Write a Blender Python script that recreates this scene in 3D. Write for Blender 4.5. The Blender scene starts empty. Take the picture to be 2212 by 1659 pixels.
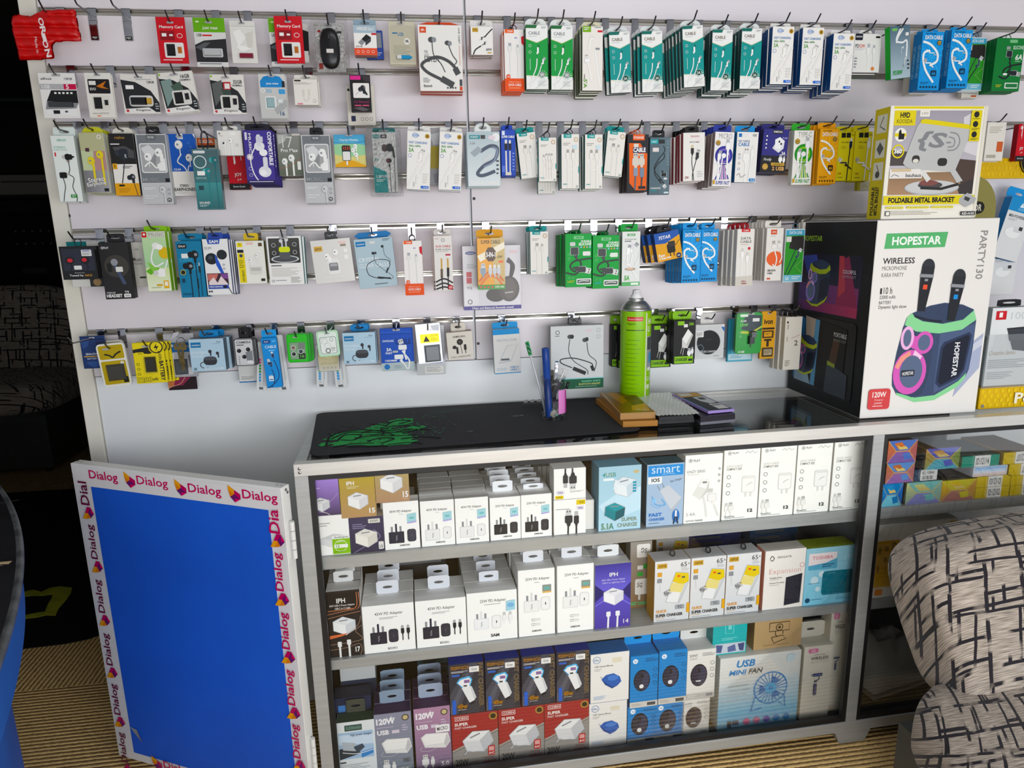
import bpy,math,random
from mathutils import Vector,Matrix
random.seed(7)
sc = bpy.context.scene
COL = sc.collection
# ------------------------------------------------------------------ camera, world, light, exposure
S = 0.93; Z0 = 2.262
FPX = 1495.0
EYE = Vector((-0.1723,-2.0978,1.5208))
AX = Vector((0.9901,-0.1386,-0.0202)); AY = Vector((-0.0498,-0.2132,-0.9757)); AZ = Vector((0.131,0.9671,-0.218))
AZ.normalize(); AX = (AX - AZ * AX.dot(AZ)).normalized(); AY = AZ.cross(AX)
cam = bpy.data.cameras.new('camera'); cam.sensor_fit = 'HORIZONTAL'; cam.sensor_width = 36.0
cam.lens = FPX / 2212 * 36.0; cam.clip_start = 0.02; cam.clip_end = 60
camo = bpy.data.objects.new('camera',cam); COL.objects.link(camo)
m = Matrix.Identity(4)
for i in range(3):
    m[i][0] = AX[i]; m[i][1] = -AY[i]; m[i][2] = -AZ[i]; m[i][3] = EYE[i]
camo.matrix_world = m
sc.camera = camo
wd = bpy.data.worlds.new('daylight'); sc.world = wd; wd.use_nodes = True
wn = wd.node_tree.nodes; wl = wd.node_tree.links
bg = wn['Background']
tc = wn.new('ShaderNodeTexCoord'); sx = wn.new('ShaderNodeSeparateXYZ'); rmp = wn.new('ShaderNodeValToRGB')
wl.new(tc.outputs['Generated'],sx.inputs[0]); wl.new(sx.outputs['Z'],rmp.inputs[0]); wl.new(rmp.outputs[0],bg.inputs[0])
rmp.color_ramp.elements[0].position = 0.02; rmp.color_ramp.elements[0].color = (0.93,0.98,1.05,1)
rmp.color_ramp.elements[1].position = 0.55; rmp.color_ramp.elements[1].color = (0.46,0.43,0.41,1)
bg.inputs[1].default_value = 0.55
def area(name,loc,target,sx_,sy_,power,col):
    l = bpy.data.lights.new(name,'AREA'); l.shape = 'RECTANGLE'; l.size = sx_; l.size_y = sy_; l.energy = power; l.color = col
    o = bpy.data.objects.new(name,l); COL.objects.link(o); o.location = loc
    o.rotation_euler = (Vector(target) - Vector(loc)).to_track_quat('-Z','Y').to_euler()
    return o
area('shopfront_daylight',(0.8,-3.0,1.15),(0.3,0,-0.25),3.0,1.3,80,(0.97,0.985,1.0))
area('ceiling_tube_light',(0.3,-1.1,2.75),(0.3,-0.75,0),1.3,0.16,8,(0.95,0.98,1.0))
sc.view_settings.view_transform = 'Standard'; sc.view_settings.look = 'None'
sc.view_settings.gamma = 1; sc.view_settings.use_curve_mapping = False
sc.view_settings.exposure = 0.0
# ------------------------------------------------------------------ measuring
def ray(px,py):
    return AX * (px - 1106) + AY * (py - 829.5) + AZ * FPX
def atY(px,py,Y):
    d = ray(px,py); return EYE + d * ((Y - EYE.y) / d.y)
def atZ(px,py,Z):
    d = ray(px,py); return EYE + d * ((Z - EYE.z) / d.z)
# ------------------------------------------------------------------ materials
PAL = {'w': '#f1f0ee','k': '#161618','g': '#8d9095','lg': '#c9cbce','dg': '#4a4d52','teal': '#1b9a98','r': '#c8232c',
       'o': '#e8622a','y': '#e9d31d','b': '#1565c8','sky': '#2aa0e6','nv': '#1c2a5e','gr': '#1fa14a','lm': '#86c226','gold': '#c9a24a','pk': '#e05aa0','pu': '#4a3a9c'}
def lin(c):
    c = PAL.get(c,c)
    v = [int(c[i:i + 2],16) / 255 for i in (1,3,5)]
    return tuple((x / 12.92 if x <= 0.04045 else ((x + 0.055) / 1.055) ** 2.4) for x in v) + (1.0,)
INK_LIGHT = .78   # print brightness, reset by area to put the local light into the colour
def ink(c):
    if not isinstance(c,str): return c
    r,g,b,a = lin(c); m_ = .2126 * r + .7152 * g + .0722 * b
    return tuple(max(0.0,(m_ + (x - m_) * 1.12) * INK_LIGHT) for x in (r,g,b)) + (a,)
MATS = {}
def node_mat(name):
    mt = bpy.data.materials.new(name); mt.use_nodes = True
    n = mt.node_tree.nodes; return mt,n,mt.node_tree.links,n['Principled BSDF']
def setin(b,key,v):
    if key in b.inputs: b.inputs[key].default_value = v
def printed(name,rough,metal=0.0,spec=0.5,coat=0.0):
    mt,n,l,b = node_mat(name)
    a = n.new('ShaderNodeAttribute'); a.attribute_name = 'Col'; l.new(a.outputs['Color'],b.inputs['Base Color'])
    t = n.new('ShaderNodeTexNoise'); t.inputs['Scale'].default_value = 60
    mr = n.new('ShaderNodeMapRange'); mr.inputs['To Min'].default_value = rough * 0.85; mr.inputs['To Max'].default_value = rough * 1.2
    l.new(t.outputs['Fac'],mr.inputs['Value']); l.new(mr.outputs[0],b.inputs['Roughness'])
    b.inputs['Metallic'].default_value = metal; setin(b,'Specular IOR Level',spec); setin(b,'Coat Weight',coat); setin(b,'Coat Roughness',0.08)
    MATS[name] = mt; return mt
printed('card',0.5,spec=0.22)
printed('gloss',0.28,spec=0.28,coat=0.06)
printed('foil',0.3,metal=0.55)
printed('matte',0.8,spec=0.2)
def pm(name,c,rough=0.5,metal=0.0,c2=None,scale=8.0,bump=0.0,bscale=60.0,spec=0.5,stretch=None,aniso=False):
    mt,n,l,b = node_mat(name)
    tcn = n.new('ShaderNodeTexCoord'); mp = n.new('ShaderNodeMapping'); l.new(tcn.outputs['Object'],mp.inputs[0])
    if stretch: mp.inputs['Scale'].default_value = stretch
    t = n.new('ShaderNodeTexNoise'); t.inputs['Scale'].default_value = scale; t.inputs['Detail'].default_value = 4; l.new(mp.outputs[0],t.inputs['Vector'])
    r = n.new('ShaderNodeValToRGB'); r.color_ramp.elements[0].color = lin(c); r.color_ramp.elements[1].color = lin(c2 or c)
    r.color_ramp.elements[0].position = 0.35; r.color_ramp.elements[1].position = 0.65
    l.new(t.outputs['Fac'],r.inputs[0]); l.new(r.outputs[0],b.inputs['Base Color'])
    b.inputs['Roughness'].default_value = rough; b.inputs['Metallic'].default_value = metal; setin(b,'Specular IOR Level',spec)
    if bump:
        t2 = n.new('ShaderNodeTexNoise'); t2.inputs['Scale'].default_value = bscale; l.new(mp.outputs[0],t2.inputs['Vector'])
        bp = n.new('ShaderNodeBump'); bp.inputs['Strength'].default_value = bump; bp.inputs['Distance'].default_value = 0.004
        l.new(t2.outputs['Fac'],bp.inputs['Height']); l.new(bp.outputs[0],b.inputs['Normal'])
    MATS[name] = mt; return mt
pm('slat_white','#d7d0d4',0.42,0,'#d3ccd1',3)
pm('panel_white','#dde0e2',0.4,0,'#d6dadc',2.5)
pm('cream_edge','#d9d6cc',0.55,0,'#cfcabc',5)
pm('aluminium','#cfcdc8',0.36,0.4,'#c5c3be',6,stretch=(1,14,14))
pm('alu_grey','#aeb0b0',0.38,0.35,'#a4a6a6',6,stretch=(1,14,14))
pm('rail_metal','#c9c6be',0.28,0.95,'#b0aba0',5,stretch=(1,12,12),bump=0.12,bscale=22)
pm('chrome','#b4b4b8',0.12,1.0,'#9c9ca2',30,bump=0.15,bscale=40)
pm('wire','#77757a',0.25,1.0,'#5d5b60',40)
pm('rubber','#0b0b0d',0.5,0,'#141214',20)
pm('black_plastic','#101013',0.35,0,'#17171a',20)
pm('screw','#b8b8b6',0.3,0.9)
pm('shade_wall','#17140f',0.9,0,'#100e0b',3)  # near-black colour holds the darkness of the unlit back room
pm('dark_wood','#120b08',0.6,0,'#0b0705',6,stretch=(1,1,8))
pm('vinyl','#3d4140',0.45,0,'#363a39',10,bump=0.15,bscale=250)
pm('drum_blue','#1a5cb0',0.42,0,'#164f9c',4,bump=0.1)
pm('drum_black','#141518',0.4,0,'#1d1e22',7,bump=0.15,bscale=30)
pm('kraft','#b08a58',0.75,0,'#a47e4e',30)
pm('brown_carton','#6d5024',0.7,0,'#7a5c2c',9)
pm('paper_white','#dcdad4',0.6,0,'#d2d0ca',20)
pm('mat_cloth','#17171c',0.85,0,'#1b1b20',50,bump=0.2,bscale=700)
pm('yellow_tape','#8f9a22',0.6,0,'#b3b42a',18,bump=0.5,bscale=30)
def clear(name,tint,fac,rough):
    mt = bpy.data.materials.new(name); mt.use_nodes = True; n = mt.node_tree.nodes; l = mt.node_tree.links
    n.remove(n['Principled BSDF']); out = n['Material Output']
    t = n.new('ShaderNodeBsdfTransparent'); t.inputs[0].default_value = tint
    g = n.new('ShaderNodeBsdfGlossy'); g.inputs['Roughness'].default_value = rough
    f = n.new('ShaderNodeFresnel'); f.inputs[0].default_value = 1.45
    nz = n.new('ShaderNodeTexNoise'); nz.inputs['Scale'].default_value = 3
    mu = n.new('ShaderNodeMath'); mu.operation = 'MULTIPLY_ADD'; mu.inputs[1].default_value = fac; mu.inputs[2].default_value = 0.0
    l.new(f.outputs[0],mu.inputs[0]); mx = n.new('ShaderNodeMixShader')
    l.new(mu.outputs[0],mx.inputs[0]); l.new(t.outputs[0],mx.inputs[1]); l.new(g.outputs[0],mx.inputs[2]); l.new(mx.outputs[0],out.inputs[0])
    if not name.startswith('glass'):
        bp = n.new('ShaderNodeBump'); bp.inputs['Strength'].default_value = 0.8; bp.inputs['Distance'].default_value = 0.01; nz.inputs['Scale'].default_value = 25
        l.new(nz.outputs['Fac'],bp.inputs['Height']); l.new(bp.outputs[0],g.inputs['Normal']); l.new(bp.outputs[0],f.inputs['Normal'])
    MATS[name] = mt
clear('glass',(0.985,0.99,0.988,1),0.45,0.0)
clear('glass_cup',(.965,.97,.975,1),.3,.05)
clear('film',(0.95,0.95,0.95,1),1.6,0.06)
# ------------------------------------------------------------------ mesh collector
def rot2(x,y,a):
    c,s = math.cos(a),math.sin(a); return x * c - y * s,x * s + y * c
_TXT = {}
def text_mesh(s,bold=0.0,shear=0.0):
    k = (s,bold,shear)
    if k not in _TXT:
        cu = bpy.data.curves.new('lettering','FONT'); cu.body = s; cu.resolution_u = 2; cu.offset = bold; cu.shear = shear; cu.space_character = 1.0
        ob = bpy.data.objects.new('lettering',cu)
        me = bpy.data.meshes.new_from_object(ob)
        vs = [(v.co.x,v.co.y) for v in me.vertices]; fs = [tuple(p.vertices) for p in me.polygons]
        bpy.data.objects.remove(ob); bpy.data.curves.remove(cu); bpy.data.meshes.remove(me)
        if vs:
            x0 = min(v[0] for v in vs); x1 = max(v[0] for v in vs); y0 = min(v[1] for v in vs); y1 = max(v[1] for v in vs)
            vs = [((v[0] - x0) / max(x1 - x0,1e-6),(v[1] - y0) / max(y1 - y0,1e-6)) for v in vs]
        _TXT[k] = (vs,fs)
    return _TXT[k]
LAYER = 0.00006
class MB:
    def __init__(s):
        s.v = []; s.f = []; s.c = []; s.m = []; s.ml = []; s.sm = []
        s.cur = 'card'; s.clip = False; s.canvas(Vector((0,0,0)),Vector((1,0,0)),Vector((0,0,1)))
    def mi(s,name=None):
        name = name or s.cur
        if name not in s.ml: s.ml.append(name)
        return s.ml.index(name)
    def add(s,vs,fs,col='w',mat=None,smooth=False):
        b = len(s.v); s.v += [tuple(v) for v in vs]
        if isinstance(col,list): s.c += [ink(c) for c in col]
        else: s.c += [ink(col)] * len(vs)
        k = s.mi(mat)
        for f in fs: s.f.append(tuple(b + i for i in f)); s.m.append(k); s.sm.append(smooth)
    # --- solids
    def box(s,x0,y0,z0,x1,y1,z1,col='w',mat=None,ch=0.0,sides=None):
        if ch <= 0:
            vs = [(x,y,z) for x in (x0,x1) for y in (y0,y1) for z in (z0,z1)]
            fs = [(0,1,3,2),(4,6,7,5),(0,4,5,1),(2,3,7,6),(0,2,6,4),(1,5,7,3)]
            if sides is None: s.add(vs,fs,col,mat)
            else:
                for f,c in zip(fs,sides): s.add([vs[i] for i in f],[(0,1,2,3)],c or col,mat)   # left,right,front,back,bottom,top
            return
        X = (x0,x1); Y = (y0,y1); Z = (z0,z1); sg = (1,-1)
        vs = []; idx = {}
        for i in (0,1):
            for j in (0,1):
                for k in (0,1):
                    for ax in range(3):
                        p = [X[i],Y[j],Z[k]]
                        if ax != 0: p[0] += sg[i] * ch
                        if ax != 1: p[1] += sg[j] * ch
                        if ax != 2: p[2] += sg[k] * ch
                        idx[i,j,k,ax] = len(vs); vs.append(tuple(p))
        I = idx; main = []
        for i in (0,1):
            main.append([I[i,0,0,0],I[i,0,1,0],I[i,1,1,0],I[i,1,0,0]][::1 if i == 0 else -1])
        for j in (0,1):
            main.append([I[0,j,0,1],I[1,j,0,1],I[1,j,1,1],I[0,j,1,1]][::1 if j == 0 else -1])
        for k in (0,1):
            main.append([I[0,0,k,2],I[0,1,k,2],I[1,1,k,2],I[1,0,k,2]][::1 if k == 0 else -1])
        for n,f in enumerate(main):
            s.add([vs[q] for q in f],[(0,1,2,3)],(sides[n] if sides and sides[n] else col),mat)
        ed = []
        for a in (0,1):
            for b in (0,1):
                ed.append([I[0,a,b,1],I[1,a,b,1],I[1,a,b,2],I[0,a,b,2]])
                ed.append([I[a,0,b,0],I[a,1,b,0],I[a,1,b,2],I[a,0,b,2]])
                ed.append([I[a,b,0,0],I[a,b,1,0],I[a,b,1,1],I[a,b,0,1]])
        for i in (0,1):
            for j in (0,1):
                for k in (0,1): ed.append([I[i,j,k,0],I[i,j,k,1],I[i,j,k,2]])
        s.add(vs,ed,col,mat)
    def prism(s,pts,a,b,axis='y',col='w',mat=None,smooth=False):
        # pts: 2D outline; extruded from a to b along axis
        def P(p,t): return {'y': (p[0],t,p[1]),'x': (t,p[0],p[1]),'z': (p[0],p[1],t)}[axis]
        n = len(pts)
        s.add([P(p,a) for p in pts],[tuple(range(n))],col,mat)
        s.add([P(p,b) for p in pts],[tuple(range(n))[::-1]],col,mat)
        s.add([P(p,a) for p in pts] + [P(p,b) for p in pts],[(i,(i + 1) % n,n + (i + 1) % n,n + i) for i in range(n)],col,mat,smooth)
    def lathe(s,prof,col='w',mat=None,n=24,o=(0,0,0),axis=(0,0,1),cap=True):
        ax = Vector(axis).normalized(); q = Vector((0,0,1)).rotation_difference(ax); o = Vector(o)
        vs = []
        for r,z in prof:
            for k in range(n):
                a = 2 * math.pi * k / n; vs.append(o + q @ Vector((r * math.cos(a),r * math.sin(a),z)))
        fs = [(i * n + k,i * n + (k + 1) % n,(i + 1) * n + (k + 1) % n,(i + 1) * n + k) for i in range(len(prof) - 1) for k in range(n)]
        s.add(vs,fs,col,mat,True)
        if cap:
            s.add(vs[:n],[tuple(range(n))[::-1]],col,mat); s.add(vs[-n:],[tuple(range(n))],col,mat)
    def tube(s,pts,r,col='k',mat=None,n=8,closed=False):
        P = [Vector(p) for p in pts]; N = len(P); vs = []
        up = None
        for i in range(N):
            a = P[(i - 1) % N] if (i > 0 or closed) else P[i]; b = P[(i + 1) % N] if (i < N - 1 or closed) else P[i]
            t = (b - a).normalized()
            if up is None: up = t.orthogonal().normalized()
            up = (up - t * up.dot(t)).normalized(); w = t.cross(up)
            rr = r[i] if isinstance(r,(list,tuple)) else r
            for k in range(n):
                an = 2 * math.pi * k / n; vs.append(P[i] + up * (rr * math.cos(an)) + w * (rr * math.sin(an)))
        fs = [(i * n + k,i * n + (k + 1) % n,((i + 1) % N) * n + (k + 1) % n,((i + 1) % N) * n + k) for i in range(N if closed else N - 1) for k in range(n)]
        s.add(vs,fs,col,mat,True)
        if not closed:
            s.add(vs[:n],[tuple(range(n))[::-1]],col,mat); s.add(vs[-n:],[tuple(range(n))],col,mat)
    def plate(s,w,h,hw,hh,hz,y0,y1,col='w',mat=None,rnd=0.0,cx=0.0,zb=0.0):
        # a hang tab: rectangle w x h standing on z=zb with rounded top corners and an elliptical hole
        A = sorted(set([2 * math.pi * k / 28 for k in range(28)]))
        out = []; inn = []
        for a in A:
            dx,dz = math.cos(a),math.sin(a)
            t = 1e9
            if dx > 1e-9: t = min(t,(w / 2) / dx)
            if dx < -1e-9: t = min(t,(-w / 2) / dx)
            if dz > 1e-9: t = min(t,(h - hz) / dz)
            if dz < -1e-9: t = min(t,-hz / dz)
            x,z = dx * t,dz * t + hz
            if rnd > 0 and z > h - rnd and abs(x) > w / 2 - rnd:
                qx = w / 2 - rnd; qz = h - rnd; ex = abs(x) - qx; ez = z - qz; L = math.hypot(ex,ez)
                if L > rnd: ex *= rnd / L; ez *= rnd / L
                x = math.copysign(qx + ex,x); z = qz + ez
            out.append((cx + x,zb + z)); inn.append((cx + dx * hw / 2,zb + hz + dz * hh / 2))
        n = len(A)
        for y in (y0,y1):
            s.add([(p[0],y,p[1]) for p in out + inn],[(i,(i + 1) % n,n + (i + 1) % n,n + i) for i in range(n)],col,mat)
        for L in (out,inn):
            s.add([(p[0],y0,p[1]) for p in L] + [(p[0],y1,p[1]) for p in L],[(i,(i + 1) % n,n + (i + 1) % n,n + i) for i in range(n)],col,mat)
    # --- printing on a flat face
    def canvas(s,O,U,V,w=1.0,h=1.0):
        # O bottom-left corner, U right, V up
        s.O = Vector(O); s.U = Vector(U).normalized(); s.V = Vector(V).normalized(); s.N = s.U.cross(s.V); s.w = w; s.h = h; s.lay = 1
    def flat(s,q,fs,col):
        # printing stops at the edge of its face
        if s.clip and any(p[0] < -1e-6 or p[0] > s.w + 1e-6 or p[1] < -1e-6 or p[1] > s.h + 1e-6 for p in q):
            for f in fs:
                P = [q[i] for i in f]
                for ax,lim,sg in ((0,0,1),(0,s.w,-1),(1,0,1),(1,s.h,-1)):
                    R = []
                    for i in range(len(P)):
                        a,b = P[i - 1],P[i]; ia,ib = (a[ax] - lim) * sg >= 0,(b[ax] - lim) * sg >= 0
                        if ia != ib:
                            t = (lim - a[ax]) / (b[ax] - a[ax]); R.append((a[0] + (b[0] - a[0]) * t,a[1] + (b[1] - a[1]) * t))
                        if ib: R.append(b)
                    P = R
                    if len(P) < 3: break
                if len(P) >= 3: s.add([s._p(*p) for p in P],[tuple(range(len(P)))],col[0] if isinstance(col,list) else col)
        elif fs: s.add([s._p(*p) for p in q],fs,col)
    def _p(s,x,z): return s.O + s.U * x + s.V * z + s.N * (LAYER * s.lay)
    def draw(s,cmds,pt=None,k=None):
        if pt is None:
            w,h = s.w,s.h
            pt = lambda u,v: (u / 100 * w,(1 - v / 100) * h)
            k = w / 100
        for c in cmds:
            s.lay += 1; t = c[0]
            if t == 'R':
                u0,v0,u1,v1,col = c[1:6]
                if len(c) > 6 and c[6]:
                    a = pt(u0,v0); b = pt(u1,v1); r = min(c[6] * k,abs(b[0] - a[0]) / 2,abs(b[1] - a[1]) / 2)
                    xs = sorted((a[0],b[0])); zs = sorted((a[1],b[1])); q = []
                    for cx,cz,a0 in ((xs[1] - r,zs[1] - r,0),(xs[0] + r,zs[1] - r,90),(xs[0] + r,zs[0] + r,180),(xs[1] - r,zs[0] + r,270)):
                        for d in (0,30,60,90): an = math.radians(a0 + d); q.append((cx + r * math.cos(an),cz + r * math.sin(an)))
                else: q = [pt(u0,v1),pt(u1,v1),pt(u1,v0),pt(u0,v0)]
                s.flat(q,[tuple(range(len(q)))],col)
            elif t == 'G':      # printed blend: colours at the four corners / top-bottom
                u0,v0,u1,v1,ca,cb = c[1:7]; hz = len(c) > 7
                q = [pt(u0,v1),pt(u1,v1),pt(u1,v0),pt(u0,v0)]
                s.flat(q,[(0,1,2,3)],[ca,cb,cb,ca] if hz else [cb,cb,ca,ca])
            elif t == 'E':
                u,v,r,col = c[1:5]; ry = c[5] if len(c) > 5 else r
                o = pt(u,v); q = [(o[0] + k * r * math.cos(a * math.pi / 12),o[1] + k * ry * math.sin(a * math.pi / 12)) for a in range(24)]
                s.flat(q,[tuple(range(24))],col)
            elif t == 'O':
                u,v,r,th,col = c[1:6]; ry = c[6] if len(c) > 6 else r
                o = pt(u,v); q = []
                for d in (0,1):
                    q += [(o[0] + k * (r - th * d) * math.cos(a * math.pi / 12),o[1] + k * (ry - th * d) * math.sin(a * math.pi / 12)) for a in range(24)]
                s.flat(q,[(i,(i + 1) % 24,24 + (i + 1) % 24,24 + i) for i in range(24)],col)
            elif t == 'P':
                q = [pt(c[i],c[i + 1]) for i in range(2,len(c),2)]
                s.flat(q,[tuple(range(len(q)))],c[1])
            elif t in 'LC':
                th,col = c[1] * k,c[2]; q = [pt(c[i],c[i + 1]) for i in range(3,len(c),2)]
                if t == 'C' and len(q) > 2:
                    Q = [q[0]] + q + [q[-1]]; q2 = []
                    for i in range(1,len(Q) - 2):
                        for j in range(6):
                            f = j / 6
                            q2.append(tuple(0.5 * (2 * Q[i][d] + (Q[i + 1][d] - Q[i - 1][d]) * f + (2 * Q[i - 1][d] - 5 * Q[i][d] + 4 * Q[i + 1][d] - Q[i + 2][d]) * f * f + (3 * Q[i][d] - Q[i - 1][d] - 3 * Q[i + 1][d] + Q[i + 2][d]) * f ** 3) for d in (0,1)))
                    q = q2 + [Q[-1]]
                A = []; B = []
                for i in range(len(q)):
                    a = q[max(i - 1,0)]; b = q[min(i + 1,len(q) - 1)]; dx,dz = b[0] - a[0],b[1] - a[1]; L = math.hypot(dx,dz) or 1
                    nx,nz = -dz / L * th / 2,dx / L * th / 2
                    A.append((q[i][0] + nx,q[i][1] + nz)); B.append((q[i][0] - nx,q[i][1] - nz))
                n = len(q); s.flat(A + B,[(i,i + 1,n + i + 1,n + i) for i in range(n - 1)],col)
            elif t == 'T':
                # ('T', text, u0, v0, u1, v1, colour, rotation(0/90/-90/deg), bold, shear)
                tx,u0,v0,u1,v1,col = c[1:7]; rt = c[7] if len(c) > 7 else 0; bo = c[8] if len(c) > 8 else 0.015; sh = c[9] if len(c) > 9 else 0
                vs,fs = text_mesh(tx,bo,sh)
                a = pt(u0,v1); b = pt(u1,v0); W = b[0] - a[0]; H = b[1] - a[1]
                if rt == 90: q = [(a[0] + (1 - y) * W,a[1] + x * H) for x,y in vs]
                elif rt == -90: q = [(a[0] + y * W,b[1] - x * H) for x,y in vs]
                elif rt:
                    an = math.radians(rt); q = []
                    for x,y in vs:
                        X,Y = rot2((x - .5) * W,(y - .5) * H,an); q.append(((a[0] + b[0]) / 2 + X,(a[1] + b[1]) / 2 + Y))
                else: q = [(a[0] + x * W,a[1] + y * H) for x,y in vs]
                s.flat(q,fs,col)
            elif t == 'X':      # small print too fine to read: thin bars
                u0,v0,u1,v1,n,col = c[1:7]; d = (v1 - v0) / n
                for i in range(n): s.draw([('R',u0,v0 + d * i,u0 + (u1 - u0) * (1,.86,.94,.7)[(i + n) % 4],v0 + d * i + d * .4,col)],pt,k)
            elif t == 'M':      # a pictogram: ('M', name, u, v, size, angle, *args)
                u,v,sz,an = c[2:6]; o = pt(u,v); K = k * sz; a = math.radians(an)
                def p2(x,y,o=o,K=K,a=a):
                    X,Y = rot2(x * K,-y * K,-a); return (o[0] + X,o[1] + Y)
                s.draw(PIC[c[1]](*c[6:]),p2,K)
            elif t == '3':      # raised block
                u0,v0,u1,v1,dp,col = c[1:7]; a = pt(u0,v1); b = pt(u1,v0)
                B = [s._p(*p) for p in ((a[0],a[1]),(b[0],a[1]),(b[0],b[1]),(a[0],b[1]))]; i_ = 0.12 * min(abs(b[0] - a[0]),abs(b[1] - a[1]))
                T = [s._p(*p) + s.N * dp for p in ((a[0] + i_,a[1] + i_),(b[0] - i_,a[1] + i_),(b[0] - i_,b[1] - i_),(a[0] + i_,b[1] - i_))]
                s.add(B + T,[(4,5,6,7),(0,1,5,4),(1,2,6,5),(2,3,7,6),(3,0,4,7)],col,'gloss')
            elif t == 'F': s.cur = c[1]
    def mesh(s,name):
        me = bpy.data.meshes.new(name); me.from_pydata(s.v,[],s.f)
        at = me.attributes.new('Col','FLOAT_COLOR','POINT'); at.data.foreach_set('color',[x for c in s.c for x in c])
        for n in s.ml: me.materials.append(MATS[n])
        me.polygons.foreach_set('material_index',s.m); me.polygons.foreach_set('use_smooth',s.sm); me.update()
        return me
    def build(s,name,parent=None,loc=None):
        o = bpy.data.objects.new(name,s.mesh(name)); COL.objects.link(o)
        if parent: o.parent = parent
        if loc: o.location = loc
        return o
def tag(o,label,cat,group=None):
    o['label'] = label; o['category'] = cat
    if group: o['group'] = group
    return o
def empty(name,label,cat,loc=(0,0,0),rot=(0,0,0),group=None):
    o = bpy.data.objects.new(name,None); o.empty_display_size = 0.02; COL.objects.link(o); o.location = loc; o.rotation_euler = rot
    return tag(o,label,cat,group)
def struct(name,mb):
    o = mb.build(name); o['kind'] = 'structure'; return o
# ------------------------------------------------------------------ printed pictures
def p_usba(b='#f4f4f2',tip='#b9bcc0',tail=16,e='#cfd1d4'):
    return [('R',-3.4,-11,3.4,-4,tip),('R',-2.2,-9.4,-.8,-7.6,'dg'),('R',.8,-9.4,2.2,-7.6,'dg'),('R',-5,-4,5,6,e,1.6),('R',-4.5,-3.6,4.5,5.6,b,1.5),
            ('P',b,-3,5.5,3,5.5,1.5,10,-1.5,10),('L',2.4,b,0,9,0,tail)]
def p_usbc(b='#f4f4f2',tip='#b9bcc0',tail=16,e='#cfd1d4'):
    return [('R',-2.4,-10,2.4,-4,tip,1),('R',-3.6,-4.4,3.6,7,e,1.4),('R',-3.2,-4,3.2,6.6,b,1.3),('P',b,-2.2,6,2.2,6,1.2,10,-1.2,10),('L',2,b,0,9,0,tail)]
def p_bud(c='k',tip='dg',L=22):
    return [('E',-5.5,0,3.6,tip,4.2),('E',0,0,5,c,5.6),('E',1.5,0,2.2,'g'),('R',-1.4,3,1.6,11,c,1),('L',1.1,c,0,10,0,L)]
def p_budw(c='#f6f6f4',e='#c9cbce',L=14):
    return [('E',0,0,5.4,e,6.2),('E',0,0,4.8,c,5.6),('E',-1.6,0,1.6,'g'),('R',.6,2,3.8,L,e,1.4),('R',.9,2,3.5,L - .5,c,1.2)]
def p_chg(c='#f2f2f0',s='#d6d8dc',t='#e6e8ea',e='#b9bcc2'):
    return [('P',e,-9.4,-4.4,-1,-8.4,9.4,-4.4,9.4,4.4,1,9.4,-9.4,4.4),('P',t,-9,-4,-1,-8,9,-4,1,0),('P',c,-9,-4,1,0,1,9,-9,4),('P',s,1,0,9,-4,9,4,1,9),('L',1,'g',-4,-4.4,3,-5)]
def p_ukplug(c='#232327',pin='#3a3a40',e='#0f0f12'):
    return [('R',-5.6,-9,-3.4,-2,'#8d9095'),('R',3.4,-9,5.6,-2,'#8d9095'),('R',-1,-12,1,-2,pin),('R',-8,-3,8,10,e,.8),('R',-7.5,-2.5,7.5,9.5,c,.6),('L',.8,'#9a9ca0',.8,1,-.6,4,.8,4,-.6,7)]
def p_pill(c='#2b2b30',e='#111114',d='#55555c'):
    return [('R',-5.2,-8,5.2,8,e,3),('R',-4.5,-7.3,4.5,7.3,c,2.6),('R',-.5,-1.5,.5,1.5,d)]
def p_slant(c='#e6e7e8',top='#e4cb3c',e='#c3c6ca'):
    return [('P',e,-5,9,4,10.5,10,-4,9.5,-10,1,-11,-1,-5),('P',c,-4.6,8.6,2.6,9.8,6,-2,-.6,-4.4),('P','#cfd2d6',2.6,9.8,9.2,-3.6,6,-2),('P',top,-.9,-4.6,1.2,-10.6,9.2,-9.4,9.6,-4,6,-2.2),('R',2,-8.6,4,-7.4,'o'),('R',5,-7.6,7,-6.6,'dg')]
def p_mouse(c='#2b2c3e',e='#15161f',lg=None):
    r = [('E',0,0,7.2,e,10.2),('R',-7,-9,7,7,e,6),('R',-6.5,-8.6,6.5,9,c,5.4),('P','#383a52',0,-8.4,5,-7,6.2,-2,5.6,7,2,9,0,9),('R',-1,-6.4,1,-2.6,'k',.8)]
    if lg: r += [('E',0,5.4,1.9,'w')] if lg == 'hp' else [('R',-2.2,4.8,2.2,5.8,'w')]
    return r
def p_neck(c='#2c2e33',t=1.5):
    return [('C',t,c,-8,-1,-9.6,1,-7,4,-1,7,5,9.6),('C',t,c,-8,-1,-2,-3,4,-1,8,3),('L',t * 2,c,0,7,6,10.2),('L',t * 1.9,c,7,2,8.6,5),('C',.45,c,-4,-10,-3.4,-4,0,0,2,4),('C',.45,c,4,-9,6,-4,8,-1,6,1),
            ('E',-4.4,-11,1.5,c,1.3),('E',-3,-11,1.1,'g',1.2),('E',3.6,-9.6,1.3,c,1.1),('E',4.8,-9.4,1.0,'g',1.1)]
def p_case(c='#3a3d42',s='#54575d'):
    return [('R',-7,-1,5,7,c,3.6),('R',-6.4,-.6,4.4,2.4,s,2.4),('E',-.4,-5.6,1.5,c,1.7),('R',-.6,-5,.6,-1.6,c,.4),('E',6,-3.8,1.4,c,1.5),('R',6,-3.6,7.2,.4,c,.4),('C',.7,s,-6.6,4,-9.4,5,-9.6,8,-6,10,-3.4,9)]
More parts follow.
